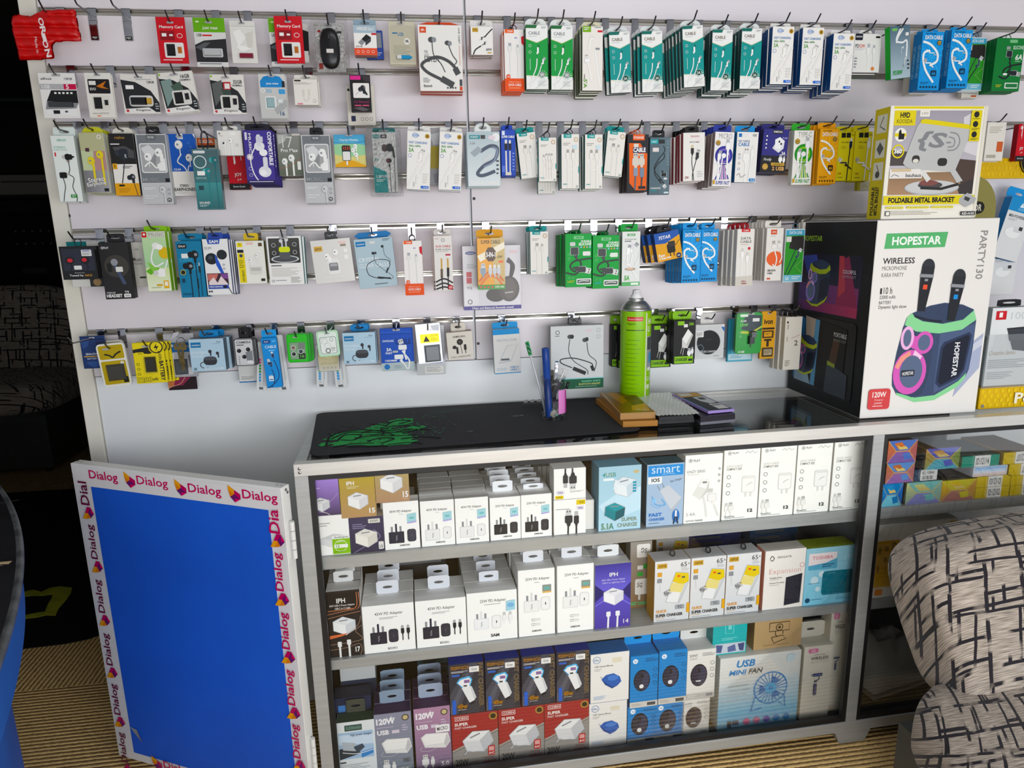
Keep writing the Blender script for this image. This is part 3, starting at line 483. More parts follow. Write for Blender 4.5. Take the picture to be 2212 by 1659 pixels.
kind('joy','earphone_box','#c4202c','#8e1620',th=.02,cat='earphone box',c=[('M','budw',30,10,2.4,0,'#eeece8','#c9a0a0',30),('L',3,'#f0ecea',34,0,40,40),('L',3,'#f0ecea',66,0,70,34),('T','JOY',30,62,66,72,'w'),('T','J-9',42,75,62,80,'w'),('R',0,86,100,100,'#1e1a1c'),('T','Stereo Sound',18,90.5,76,95,'lg')])
kind('original','earphone_box','#dcd8d0','#c9c4ba',th=.018,cat='earphone box',c=[('R',20,0,90,14,'#d2602c'),('T','ORIGINAL',26,3,84,10,'w'),('R',20,14,90,19,'#3a3634'),('E',76,50,14,'#3c4044',10),('X',66,88,80,97,3,'lg')])
kind('purple','earphone_box','#40348c','#2a2360',th=.008,tab=('holo','#1b1824',.86),cat='earphone box',c=[('T','COMFORTABLE',84,3,98,66,'#f4f3f6',-90,.03),('T','MUSIC',18,6,27,42,'#eeedf4',-90,.02),('R',6,4,14,18,'#d8d6e4'),('E',18,50,11,'#e8e6ea'),('O',18,50,9,1.4,'#7a2c5c'),('E',54,30,18,'#e9e9ee',16),('E',66,42,14,'#f4f4f6',12),('R',46,8,60,30,'#dcdce4',5),('E',66,78,22,'#e4e4ea',19),('R',62,50,78,80,'#dfdfe6',6),('E',60,80,12,'#f6f6f8',10),('C',4,'#eeeef2',40,30,20,54,26,80,42,96),('R',44,12,68,22,'#d2d0e0'),('R',2,94,98,100,'#221c4c'),('R',8,96,92,97.4,'#c9c6dc'),ic(16,72,'#c9c6dc',6),ic(16,84,'#c9c6dc',6)])
kind('pro17','earphone_box','#6b6e66','#c9c6c0',th=.016,hole=(44,3),cat='earphone box',fin='gloss',c=[('G',2,1,98,98,'#8c8e88','#5c6254'),('P','#b9bbb6',6,4,50,2,30,20,6,26),('T','17',22,8,62,34,'#d8dad4',0,-.01),('T','Pro Max',14,36,82,44,'#eceeea'),('M','budw',26,66,2.2,0,'#eef0ec','#b4b8b0',34),('M','budw',54,58,2.4,0,'#eef0ec','#b4b8b0',40),('R',76,66,90,86,'#e6e8e4',3),('C',1.4,'#b06a58',4,82,40,78,96,58),('R',62,1,96,6,'#c9c4c0')])
kind('popup','earphone_box','#6fb3d2','#8a7a3a',th=.016,hole=(50,3),cat='earphone box',c=[('G',0,0,100,30,'#4f9ecb','#5fb0d0'),('P','#9fd0a4',0,30,30,26,70,28,100,32,100,66,60,70,20,68,0,60),('P','#d9d08a',0,60,40,70,100,62,100,100,0,100),('P','#e0a83c',0,92,30,80,60,80,100,96,100,100,0,100),('C',1.4,'#2f6fb0',0,24,40,28,70,26,100,20),('T','Pop-Up Window',20,13,78,21,'#e9f2f6'),('R',24,33,52,81,'#2a2c30',5),('R',26,52,50,79,'#e6e6e4',3),('M','budw',68,36,1.2,0),('M','budw',60,48,1.2,0),('M','budw',70,62,1.2,0),('R',36,81,41,94,'#eeeeec')] + [('R',29 + 6 * (i % 4),38 + 5 * (i // 4),32 + 6 * (i % 4),41 + 5 * (i // 4),'o') for i in range(8)])
kind('fonzyear','earphone_box','#e9e9e6','#1f8f92',th=.024,tab=('rect','#1f9a9a',.96),cat='earphone box',bag=(.014,.02),c=[('R',4,4,32,10,'#1f9a9a',2),('T','FONZY',8,5.5,30,8.5,'w'),('R',36,4,62,10,'#2a2c2e',1),('T','HiFi',42,5.2,56,8.8,'w'),('E',84,9,12,'#f8f8f6'),('R',40,20,62,32,'#5a4a4e',9),('R',60,19,84,32,'#2b2d30',8),('L',9,'#26282b',84,24,90,42),('L',2.4,'#26282b',90,40,88,99),('E',66,47,12,'#2b2d30',10),('E',62,47,6,'#7a3c40'),('L',6,'#26282b',68,52,68,58),('L',2.2,'#26282b',69,56,70,99),('T','D29',6,43,24,47,'#2f9a9a'),('P','#1fa0a0',0,56,54,66,58,100,0,100),('T','3.5MM',8,71,52,76,'w'),('X',8,78,50,83,2,'w'),('R',10,86,14,87,'w')] + [ic(12,20 + 8 * i,'#3a3c3e',5) for i in range(3)])
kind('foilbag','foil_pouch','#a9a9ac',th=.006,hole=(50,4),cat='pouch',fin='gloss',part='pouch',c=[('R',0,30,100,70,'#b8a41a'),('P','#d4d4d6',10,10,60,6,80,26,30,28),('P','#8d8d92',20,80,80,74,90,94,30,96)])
kind('fonzydata','cable_box','#c9d6da','#9fc0c2',th=.008,tab=('round','#dfe4e2',.5),cat='cable box',c=[('G',2,1,98,99,'#b4c4ca','#dfe6e9'),('R',8,6,40,13,'#2f8a92'),('T','FONZY',12,7.5,36,11.5,'w'),('R',42,6,56,13,'#4a4c4e'),('E',88,10,12,'#eceef0'),('R',66,7,86,14,'#e4d4dc',2),('T','3.0A',9,19,26,23,'g'),('C',10,'#565f70',40,36,70,26,92,30,84,50,50,62,30,76,46,80,84,72),('C',5,'#8a94a8',76,28,92,34,80,54,50,64),('P','#a4acb4',10,38,34,26,46,34,22,46),('P','#cfd4d8',46,50,70,38,78,44,52,58),('T','DATA CABLE',10,90,94,97,'w',0,.02),('X',88,52,96,82,4,'dg')])
kind('supercable','cable_box','#2c4cb0','#20378a',th=.016,tab=('rect','#2c4ab4',.74),cat='cable box',c=[('R',8,3,28,12,'#dfe6f4',1),('T','SUPER CABLE',6,13,94,18,'w',0,.03),('R',24,26,46,44,'#26262c',3),('R',52,26,72,44,'#26262c',3),('R',27,22,43,30,'#dfe0e2'),('R',55,23,69,30,'#dfe0e2'),('L',10,'#e6e2da',34,46,35,94),('L',8,'#e6e2da',62,46,60,94),('R',28,92,68,99,'#d9d4c8',2),('R',4,78,26,92,'#5f7ad0'),('X',78,50,92,92,6,'#8a9ee0')])
tcc = [('R',12,0,56,7,'#1d9a98',3),('T','TIUGIN',24,2,50,5,'w'),('E',82,10,12,'#b08a58'),('E',82,10,9.5,'#e4dccf'),('X',10,16,52,22,2,'#a9a49c')]
tce = [('X',8,91,34,94,1,'#2f9a9a'),('O',88,96,5,1.6,'#24706e'),('P','#1d9a98',95,60,100,58,100,72,95,70)]
kind('tiuA','cable_box','#ebe8e3','#13807e',th=.018,tab=('rect','#17908e',.96),cat='cable box',c=tcc + [('M','usba',38,38,2.4,0,'#e9e6e1','#b4b2ae',80,'#bdb9b2'),('M','usbc',66,38,2.2,0,'#e9e6e1','#b4b2ae',80,'#bdb9b2')] + tce)
kind('tiuB','cable_box','#ebe8e3','#13807e',th=.018,tab=('loop','k',1),cat='cable box',c=tcc + [('O',58,62,24,4,'#dedad4')] + [('M','usbc',28 + 15 * i,44 + (3 if i == 0 else 0),1.9,0,'#efece8','#b4b2ae',60,'#c3bfb8') for i in range(4)] + tce)
kind('tiuC','cable_box','#ebe8e3','#0f706e',th=.02,tab=('loop','k',1),cat='cable box',c=tcc + [('O',50,53,34,5,'#f8f7f5'),('O',50,53,29,1,'#cfcbc5'),('M','usbc',36,38,2.9,0,'#efece8','#a9a7a3',70,'#c3bfb8'),('M','usbc',66,38,2.9,0,'#efece8','#a9a7a3',70,'#c3bfb8'),('R',62,20,88,27,'#cfe4ec',3)] + tce)
kind('orange','cable_box','#26262a','#3a1f14',th=.018,tab=('loop','o',1),cat='cable box',c=[('R',26,0,80,10,'#e2622c',2),('T','ORANGE',40,3,76,7.5,'w'),('O',34,5,5,2,'w'),('P','#e4682c',8,15,60,15,84,30,94,34,92,97,40,97,12,84),('R',26,22,88,32,'#2a2850',4),('T','CABLE',28,22.5,86,30.5,'w',0,.04),('R',30,16,52,22,'#e0dcd4'),('R',36,34,78,36,'#f0d8c4'),('M','usba',40,46,3.2,0,'#d9d0c4','#cfcdc8',10),('M','usba',68,46,2.8,0,'#d9d0c4','#cfcdc8',10),('R',30,58,50,72,'#8d98ac'),('R',60,58,80,74,'#7a889c'),('L',8,'#6b6a70',40,72,38,96),('L',7,'#4a484c',70,74,68,92),('R',54,90,88,95,'#2a2626',3)])
kind('chargecable','cable_box','#566a74','#2f5866',th=.018,tab=('small','#131416',.6),cat='cable box',c=[('R',50,1,97,99,'#5f737d'),('R',3,4,40,11,'#2fa0a4'),('T','FONZY',8,6,34,9.5,'#cfe6e8'),('R',42,4,72,11,'#2a2e32'),('R',14,18,44,25,'#e2d9d6',2),('T','ELEGANT',82,6,94,50,'#8a9aa2',-90,-.01),('C',4,'#1b1e20',66,15,72,24,40,40,24,56,60,74,72,80),('C',4,'#1b1e20',70,28,70,36,40,46,26,56,30,66,60,80),('M','usbc',72,66,2.4,155,'#22262a','#dfe0e0',8),('M','usba',64,80,2.4,140,'#22262a','#dfe0e0',8),('T','CHARGING',6,87,56,90,'w'),('T','CABLE',6,91,36,93.5,'#2fb0b4'),('R',72,95,96,98,'#cfe0e4',2)])
kind('ysr','cable_box','#eceae6','#8e1f2c',th=.018,tab=('small','#171717',.62),cat='cable box',c=[('T','YSR-DATA',32,6,74,10,'#b04a54'),('R',54,13,84,19,'#efe4e2'),('T','DATA CABLE',30,18,74,21,'k'),('C',3.4,'k',42,42,40,60,46,82,50,99),('C',3.4,'k',62,54,50,74,44,86,44,99),('M','usbc',42,36,2.2,0,'#2b2526','#d8c8a4',8),('M','usba',66,46,2.2,16,'#2b2a2c','#c3c3c2',8),('T','27W',8,90,26,95,'#8e1f2c'),('X',66,80,92,94,3,'lg')])
def superfast(ring,stripe,stripe2,word):
    r = [('T',word,20,3,88,12,'#6a6a6c',0,-.01),('E',18,20,13,'#23306a' if word == 'MICRO' else '#4a5a20'),('E',18,19.5,11,'gold'),('T','6A',11,18,25,21.5,'#23241e'),('E',52,43,46,ring,46),('E',52,43,34,stripe,34),('E',52,43,25,ring,25),('E',52,43,12,'w')]
    for i in range(7): r.append(('P',stripe2 if i % 2 else ring,50,52,4 + 14 * i,94,12 + 14 * i,94))
    return r + [('R',0,57,100,58,'w'),('L',8,'#f4f4f4',68,22,74,78),('L',8,'#f4f4f4',26,48,30,86),('C',6,'#f0f0f2',46,44,40,70,30,90,22,76),('M','usbc',70,24,3,-4,'#f6f6f6'),('M','usba',28,44,2.4,12,'#f6f6f6'),('P','#f1efec',4,88,96,86,96,98,4,99),('T','SUPER FAST',16,89.5,92,96.5,ring,0,.03,.2),('R',2,88,14,96,'gold',4)]
kind('micro','cable_box','#eeecec','#9a8c88',th=.021,tab=('rect','#2c3a96',.94),cat='cable box',c=superfast('#2c2f92','#7a62b4','#b46ab8','MICRO'))
kind('typec','cable_box','#f0efe9','#d8d9cf',th=.022,tab=('rect','#3fa63c',.96),cat='cable box',c=superfast('#2f8f34','#8cc63c','#a4cc3c','TYPE-C'))
kind('fastcharge','cable_box','#efedea','#1c74b4',th=.022,tab=('rect','#1f8fd2',.92),cat='cable box',c=[('R',8,3,22,10,'#1f6fb4'),('R',24,3,52,10,'#e6e8ea'),('T','VDE',72,4,92,9,'dg',0,.02,.2),('T','FAST CHARGE',8,16,60,20,'#1f5a8c'),('T','CABLE',8,21,60,28,'#1f6fb4',0,.02),('T','4A',10,42,22,46,'g'),ic(16,51,'#2f6fb4',5),ic(16,62,'#4a4c4e',5),ic(16,73,'#2f6fb4',5),('M','usba',48,48,3.4,0,'#f4f3f1','#e9e7e4',60,'#dcd8d2'),('M','usbc',76,40,3,6,'#f4f3f1','#e9e7e4',70,'#dcd8d2'),('C',1.4,'#4a4c50',8,86,20,82,28,90,50,84),('R',66,92,96,98,'#1f7fc4',3),('T','ML-28',74,93.6,92,96.4,'w')])
kind('firefly','charger_box','#2d2a7a','#1d1b50',th=.028,tab=('rect','#26246e',.9),cat='charger box',c=[('R',0,61,100,100,'#17161a'),('R',36,2,76,11,'#131322'),('T','SAMSUNG',39,4,73,8.5,'w'),('T','PG-881',76,18,96,22,'#aeb0d8'),('P','#dfe0e6',40,44,62,20,86,26,84,44,66,54),('P','#f2f2f4',48,24,66,18,84,26,70,46,50,44),('R',62,26,68,31,'k'),('R',70,31,76,36,'k'),('T','3A',78,51,94,59,'w',0,.03),('T','Firefly',10,67,42,75,'w',0,.0,.3),('M','usba',76,68,1.5,0),('M','usbc',90,69,1.3,0),('R',40,77,94,84,'gold',4),('T','CHARGER KIT',46,78.5,90,82.5,'#3a2c10'),('T','2 USB',46,86,94,95,'#e0b070',0,.03),('E',18,87,12,'#a8813c'),('E',18,87,9,'#c9a25a')] + [('E',14,17 + 9 * i,3,'w') for i in range(4)])
def yellowc(cab,tip): return [('R',20,2,46,12,'#17160f'),('R',50,2,76,12,'#17160f'),('T','GO42',80,5,96,8,'#4a4410'),('T','DATA CABLE',22,20,68,23,'#4a4410'),('X',22,28,54,36,3,'#b8ac20'),('L',6,cab,78,26,70,99),('M','usbc',80,24,3,4,cab,'#e4e4dc',10),('M','usba',40,62,3.2,-55,cab,tip,20),('T','2.4A',12,82,34,87,'#c2641e'),('X',12,92,48,95,1,'#8c8418')]
kind('yelblack','cable_box','#e6d81c','#b9aa14',th=.018,tab=('rect','#e2d41e',.92),cat='cable box',c=yellowc('#191a1c','#e6e6e0'))
kind('yelwhite','cable_box','#e6d81c','#b9aa14',th=.018,tab=('rect','#e2d41e',.92),cat='cable box',c=yellowc('#f2f1ec','#c9bfa4'))
kind('yelsmall','cable_box','#d9d3b8','#c8bf30',th=.016,cat='cable box',c=[('R',0,0,20,100,'#c8bf30'),('C',3,'#b8aa60',40,60,60,40,80,60)])
kind('akg','earphone_box','#1c1c1e','#121214',th=.028,tab=('loop','k',1),cat='earphone box',fin='gloss',c=[('R',6,7,96,74,'#2a2c3a',2),('R',62,11,91,30,'#dcdcdc',2),('X',65,20,88,28,4,'#8d8f92'),('R',66,13,86,16,'#6a7ab0'),('E',26,42,13,'#17171b',11),('E',27,42,8,'#c8303a',6),('E',70,42,12,'#17171b',11),('E',68,41,7,'#c8303a',6),('C',1.6,'k',26,50,30,62,24,72),('C',1.6,'k',70,50,76,62,72,72),('R',36,58,58,70,'#e4e4e2',2),('T','Earphones',36,78.5,64,81.5,'lg'),('T','Tuned by',20,84.5,60,92,'#e9e9e9'),('T','AKG',63,84.5,84,91,'#c8944a')])
kind('akgback','earphone_box','#e4e4e0','#2f8f90',th=.02,cat='earphone box',c=[('R',0,0,60,20,'#1f7f80'),('R',54,80,96,100,'#3a3a3a'),('E',76,90,12,'#a88a64')])
kind('headset','headset_box','#1d1c1e','#131214',th=.034,tab=('small','#161517',.62),cat='headset box',c=[('R',6,6,36,13,'#2c2b2e',4),('T','PLAY',17,8,33,11,'w'),('O',12,9.5,4.4,1.6,'w'),('E',52,42,42,'#3a3733',42),('L',16,'#22262f',44,34,72,74),('L',12,'#3f4c66',46,40,73,74),('E',46,35,12,'#8d9098',13),('R',20,36,36,52,'#141416',5),('R',48,43,72,52,'#dcdcd8',2),('T','HEADSET',5,91,58,97,'w',0,.03),('T','WIRELESS',5,87,36,89.8,'lg'),('T','T9',68,86,82,90,'w'),('R',64,91,88,97.5,'#e6e4e0',3),('T','100%',67,93,84,96,'k')],sidetext=('HEADSET','#3a3838'))
kind('musichead','earphone_box','#e6e3dd','#d2cfc8',th=.02,cat='earphone box',c=[('T','Music',10,34,66,43,'#6a6864'),('T','Headset',10,44,70,51,'#a8a49c'),('T','A253',30,14,54,18,'g'),('R',40,78,80,82,'#4a4844')])
kind('musicgreen','earphone_box','#dfe4c4','#8cc63c',th=.022,tab=('rect','#8fc31f',.96),cat='earphone box',c=[('G',1,1,99,60,'#c3dcae','#a8d2a4'),('G',1,60,99,99,'#cfe0a4','#eef2dc'),('R',2,1,22,10,'#c8282c'),('E',12,5,5,'w'),('R',28,1,99,10,'#cfd2c8'),('T','MUSIC',32,2.5,96,8.5,'#8f8a6a',0,-.01),('E',88,36,24,'#d9b83c',26),('P','#6ab43c',0,66,40,56,60,62,20,72),('P','#8fc85a',10,50,50,60,70,72,30,68),('E',56,24,17,'#eeeeec',15),('E',70,26,14,'#fafaf8',12),('C',7,'#f1f1ef',44,28,30,46,44,58,80,52),('E',54,70,17,'#eeeeec',15),('R',54,62,82,76,'#f6f6f4',8),('E',42,69,11,'#d2d2ce',11),('L',6,'#eeeeec',82,64,98,48),('R',70,82,92,95,'#e8b42c'),('R',74,84,88,91,'#f6f1e0'),('R',40,88,64,91,'#d2a83c'),('X',16,93,64,96,1,'#b4b890')])
kind('playblue','earphone_box','#1679a0','#0f4a6a',th=.024,tab=('rect','#1a7ea6',.96),cat='earphone box',c=[('R',6,5,42,13,'#0e1216',4),('T','PLAY',20,7.4,38,10.8,'w'),('O',14,9,4.4,1.6,'w'),('R',18,22,44,30,'#e4e6e6',2),('T','SUPER',6,30,62,37,'#3f92b4',0,.04),('T','BASS',20,43,88,51,'#3f92b4',0,.04),('M','bud',70,24,3,0,'#14181c','#14181c',110),('M','bud',46,44,3,0,'#14181c','#14181c',90),('L',4,'#14181c',72,66,72,84),('L',2,'#14181c',86,54,84,99),('R',80,44,88,56,'#22282c',2),('R',82,38,86,44,'lg'),('E',18,55,11,'#c9b45a'),('E',18,55,8.6,'#14181c'),('R',10,66,22,73,'#0d3a58'),('T','HEADSET',8,92,46,95.5,'#0d4a6a')])
kind('sam','earphone_box','#ececec','#2a3c78',th=.013,tab=('small','#2c4aa4',.6),cat='earphone box',c=[('P','#2c50b0',18,0,70,0,66,9,22,9),('T','SAM',27,2,62,7.4,'w',0,.03),('T','SX-G02',6,14,34,17,'dg'),('X',6,18,30,21,1,'lg'),('E',30,35,24,'#1c2026',23),('E',72,28,20,'#23272c',20),('P','#2c58c0',44,26,58,40,76,64,66,66,46,46),('E',26,33,9,'#3c464e'),('L',3,'#1b1c20',70,64,88,90,98,99),('R',6,61,88,82,'#3a2430'),('P','#c4706a',8,62,50,62,40,72,8,74),('P','#e6d8d8',10,76,30,68,44,78,60,66,84,80,84,82,10,82),('P','#7a4a8c',56,62,88,62,88,72,66,70),('R',6,82,86,89,'#2c4aa4'),('T','STEREO EARPHONE',10,84,62,86.6,'w'),('R',66,83,78,87.6,'k',2),('R',6,92,12,95,'k'),('R',15,92,21,95,'k')] + [ic(76,46,'#4a4c54',4),ic(76,53,'#4a4c54',4)])
kind('yelbuds','earbuds_box','#ecebe4','#8c8622',th=.024,tab=('small','#e2c31e',.52),cat='earbuds box',c=[('R',5,4,24,14,'#e6d41e'),('T','Q',11,5.4,17,10,'#5a5210'),('R',38,3,62,9,'#e6c8c0'),('R',80,5,93,13,'#5a4630'),('R',4,20,26,27,'#1c1b18',1.5),('R',4,28,28,97,'#e4d21e',1.5),('E',16,34,6,'#3a4460'),('T','EARBUDS',14,68,22,94,'#4a4410',-90),('X',7,44,24,64,5,'#8f8418'),('R',42,56,86,78,'#dcdad4',8),('R',43,44,85,60,'#e9e8e4',7),('R',46,62,82,70,'#c3c1ba',4),('M','budw',48,44,1.5,0),('M','budw',72,35,1.5,20),('R',80,88,94,94,'#26231e',1)])
kind('listbuds','earbuds_box','#efeeec','#157a80',th=.02,hole=(50,3),cat='earbuds box',c=[('R',5,4,94,55,'#3a3b3a',3),('G',7,6,92,53,'#454643','#2a2b29'),('M','budcase',50,32,4.2,0),('R',8,59,38,61,'dg'),('X',8,65,88,84,6,'#cdcbc6'),('T','CE',6,89,15,94,'g'),('X',18,90,54,93,1,'g'),('X',62,84,92,97,5,'#a9a7a2')] + [ic(20,18,'lg',6),ic(80,17,'lg',6),ic(20,34,'lg',6),ic(80,33,'lg',6)])
kind('aspor','earbuds_box','#dedcd8','#c4c2be',th=.03,tab=('small','#232326',.3),cat='earbuds box',fin='gloss',c=[('R',7,14,28,26,'#d2a848'),('T','ASPOR',9,17.5,26,23,'#4a3a14'),('R',70,6,88,12,'#e4c8c0'),('R',74,13,88,18,'#8a7a68'),('R',36,44,66,80,'#e9e8e6',8),('R',39,54,62,72,'#77777a',3),('R',42,56,60,62,'#a9a9ac'),('M','budw',37,38,1.4,-20),('M','budw',60,30,1.4,16),('R',80,24,90,32,'#efeeec'),('R',80,38,90,48,'#efeeec'),('X',20,86,80,90,1,'#efeeec')])
kind('crystal','neckband_earphone_box','#b4c8d2','#93a8b4',th=.02,tab=('rect','#2c78b4',.98),cat='earphone box',c=[('R',4,5,29,15,'#1f78b4'),('T','soundcore',7,8.4,26,11.6,'w'),('R',40,6,54,11,'#dcdcdc'),('X',74,3,96,8,2,'#4a5a64'),('T','CRYSTAL',6,38,62,46,'#e4ecf0',0,.02),('T','CLEAR CALLS',6,50,84,58,'#dfe8ec',0,.02),('C',1.6,'#23282e',24,64,28,52,50,44,80,46,86,56,76,70),('C',1.8,'#23282e',24,62,30,74,56,82,82,82),('L',4,'#23282e',50,79,84,84),('L',3.6,'#23282e',80,62,74,72),('C',.9,'#23282e',48,32,50,50,70,66,90,80,84,86),('C',.9,'#23282e',74,20,76,36,88,46,84,56),('E',46,30,4,'#23282e',3.6),('E',52,30,3,'#3a4048',3.4),('E',72,18,3.6,'#23282e',3.4),('X',40,92,80,95,1,'#3a4a54')])
kind('aux','cable_box','#e6e3df','#b01c28',th=.02,tab=('rect','#dad7d2',.92),cat='cable box',c=[('X',8,5,30,8,1,'#c9a8a8'),('O',52,8,9,2,'dg'),('T','AUX CABLE',10,17,92,21,'#b8323c'),('T','PURE AUDIO',10,23,92,26.5,'#8d8a86'),('X',10,28,90,30,1,'#b4b0aa'),('R',62,33,90,36,'#b8324c',3),('L',8,'#c9a050',40,41,39,60),('L',8,'#c9a050',74,41,74,60),('L',13,'#6a5a4a',39,60,38,76),('L',13,'#1c1b1c',74,58,73,74),('C',8,'#232122',4,84,50,78,98,86),('C',8,'#2c2a2b',4,91,50,86,98,93),('C',8,'#232122',4,97,50,93,98,98),('L',6,'#2a2829',38,74,40,98),('L',6,'#2a2829',73,74,72,98),('E',84,94,13,'#c8323c'),('T','AUX',76,92,92,96,'w')])
kind('superorange','cable_box','#e2a22c','#a87a2c',th=.026,tab=('rect','#dca03c',.98),cat='cable box',fin='gloss',c=[('P','#c9b078',50,0,100,0,100,90,60,90),('P','#eee6d4',0,34,100,8,100,20,10,46),('T','SUPER CABLE',14,4,84,11,'#4a3010',0,.02),('E',48,32,24,'#f0dcb0',22),('P','#4a2c14',30,26,40,18,58,18,68,26,68,38,58,45,40,45,30,38),('T','3-IN-1',32,27,66,37,'w',0,.03),('T','120W',72,34,92,39,'#3a2c14'),('R',78,44,94,48,'o'),('C',7,'#c8642c',4,84,40,66,70,70,94,84),('C',7,'#d8743c',8,92,40,74,70,78,90,92),('M','usba',20,62,2.2,0,'#8a98a4','#cfd0d2',12),('M','usbc',46,62,1.9,0,'#c9ccd0','#e4e2dd',14),('M','usbc',62,62,1.9,0,'#c9ccd0','#e4e2dd',14),('M','usbc',77,62,1.9,0,'#c9ccd0','#e4e2dd',14),('R',0,91,100,100,'#3f8f3c'),('T','SUPER CABLE',62,93,96,97,'#e9f0d8')] + [('E',10 + 14 * i,95.4,4,'#c84a3c') for i in range(4)])
kind('headphonebox','headphone_box','#dddbe0','#b9b7c0',th=.05,cat='headphone box',fin='gloss',c=[('R',0,94,100,100,'#3a2c86'),('T','Clean and Balanced Acoustic sound',14,95.4,86,98.8,'w'),('R',2,8,26,92,'#e6e4e8'),('E',14,11,9,'#2c3c8c',3),('T','SAMSUNG',8,10.2,21,12.2,'w'),('R',6,40,15,48,'#c8444a'),('R',6,49,15,58,'#c8444a'),('X',7,28,24,36,3,'#b4b2b8'),('T','Y12',6,63,15,67,'dg'),('O',11,87,4,1,'k'),('E',56,77,17,'#4a4440',12),('E',79,68,18,'#57514d',22),('E',80,68,12,'#645d59',17),('C',5,'#413c3a',76,24,84,30,82,50),('C',4,'#4a4542',78,20,88,32,84,48),('T','SAMSUNG',72,72.5,86,74.8,'w',6),('R',82,8,94,12,'#e4c8cc')])
def silicone(word,sub,subc): return [('R',32,4,70,10,'#7fc88c',3),('T','GERLAX',40,5.4,63,8.4,'#1f7a3c'),('T','DURABLE',60,12,98,16,'#e9f4ea',0,.03),('T','SILICONE',50,16.5,99,22,'#e9f4ea',0,.04,.2)] + [('E',60 + 11 * i,25,3.6,('#8fc0d8','gold','#b8a48a','#8fc0d8')[i]) for i in range(4)] + [ic(14,38,'#7fd08c',5),ic(14,46,'#7fd08c',5),('R',66,33,95,41,'#e8e6e4',3),('T',word,64,33,92,40,'#dff0e0',0,.04,.2),('M','usbc',34,30,3.2,-16,'#4a4c4e','#cfd2cf',12),('C',6,'#3a3d3e',52,48,60,58,40,70,24,66,20,58,40,50,99,46),('M','usba',64,67,3.0,102,'#45484a','#dfe1de',12),('C',6,'#3a3d3e',52,70,34,76,2,72),('R',42,84,98,95,'#eef2ee',3),('R',45,86,95,93,'#5f6a64',2),('C',3,'#e4e8e6',50,90,66,88,90,89),('T','LA2T',8,87,34,91,subc)] + [ic(14 + 14 * i,82,'#7fd08c',4) for i in range(2)]
kind('silA','cable_box','#23a14a','#167a38',th=.026,tab=('coil','#1c7a3c',1),cat='cable box',c=silicone('','','#d8d84a'))
kind('silB','cable_box','#23a14a','#167a38',th=.026,tab=('coil','#1c7a3c',1),cat='cable box',c=silicone('6A','','#4fc0d0'))
kind('gerlax5','cable_box','#dcdedb','#9fb4a4',th=.022,tab=('rect','#23a146',.94),cat='cable box',fin='gloss',c=[('R',28,4,72,8.5,'#23903c',3),('T','GERLAX',36,5,66,7.6,'w'),('T','SOFT SILICONE CABLE',14,13,78,15.5,'#6a6e6a'),('R',14,17,50,18.6,'dg'),('R',44,22,66,28,'#dcd0e0',1),('M','usba',36,34,2.6,16,'#f2f3f1','#9aa0a2',10),('M','usba',66,30,3.0,40,'#f2f3f1','#9aa0a2',10),('C',6,'#eef0ee',30,44,28,56,50,66,80,86),('C',6,'#eef0ee',56,42,50,54,36,62,20,58),('E',46,69,30,'#a4927e',8),('E',44,68,18,'#d8b494',5),('C',5,'#eceeec',70,62,90,50,98,36),('T','5A',12,81,42,90,'#3fae3c',0,.03,.2),('R',0,93,100,100,'#23a146'),('R',50,94.5,92,98.6,'#dfeee0',1)])
kind('sevenstar','charger_box','#2456a8','#1c3c74',th=.03,tab=('peak','#1c1c20',.6),cat='charger box',c=[('P','#e0a43c',0,36,40,40,100,18,100,100,0,100),('T','7STAR',16,12,64,24,'w',0,.02,.2),('R',44,44,76,76,'#1c1816',5),('R',50,36,78,54,'#332c2a',4),('R',52,72,56,88,'#1c1816'),('R',66,72,70,88,'#1c1816'),('C',1.8,'#1c1816',78,54,90,42,98,36),('T','Fast',6,74,32,84,'w',0,.03),('T','Charger',6,85,56,96,'w',0,.03),('E',86,90,10,'#1c2c54'),('T','6A',81,86.5,91,93,'w')])
kind('corn','cable_box','#e9e6e1','#cfccc6',th=.022,tab=('coil','#b8242c',1),cat='cable box',c=[('R',24,0,74,5.5,'#c8282e'),('T','CORN',34,1.4,64,4.2,'w'),('T','DATA',22,14,80,18.6,'#5a5654',0,.01),('T','CABLE',18,20,84,24.4,'#5a5654',0,.01),('X',22,27,74,28.6,1,'#c9908c'),('E',72,34,8,'#c8323a'),('M','usbc',34,43,3,0,'#f6f5f3','#d8d5d0',70,'#bdb9b3'),('M','usbc',64,50,3,0,'#f6f5f3','#d8d5d0',62,'#bdb9b3'),('P','#d2cdc4',0,84,100,82,100,100,0,100),('T','PD',36,90.5,62,94,'#8c1f26',0,.02),('R',36,95,66,96.5,'#8c1f26')])
kind('asporusb','cable_box','#e9e6e1','#d8d4cb',th=.017,tab=('rect','#e0dcd4',.96),cat='cable box',c=[('R',24,3,60,12,'#d2502e'),('T','ASPOR',30,6,55,9,'w'),('R',24,14,54,16,'lg'),('E',58,58,52,'#e4683c',42),('M','usba',48,34,2.8,-12,'#f0eeea','#c3c0ba',14),('M','usbc',80,32,2.6,-16,'#f0eeea','#c3c0ba',14),('C',7,'#f0eeea',54,46,66,58,58,72,44,68),('C',6,'#f0eeea',86,44,96,54,84,66),('T','USB DATA',14,78,64,82,'#3a3836',0,.02),('T','CABLE',14,83.5,46,87,'#3a3836',0,.02),('R',14,94,34,97,'#d2502e')])
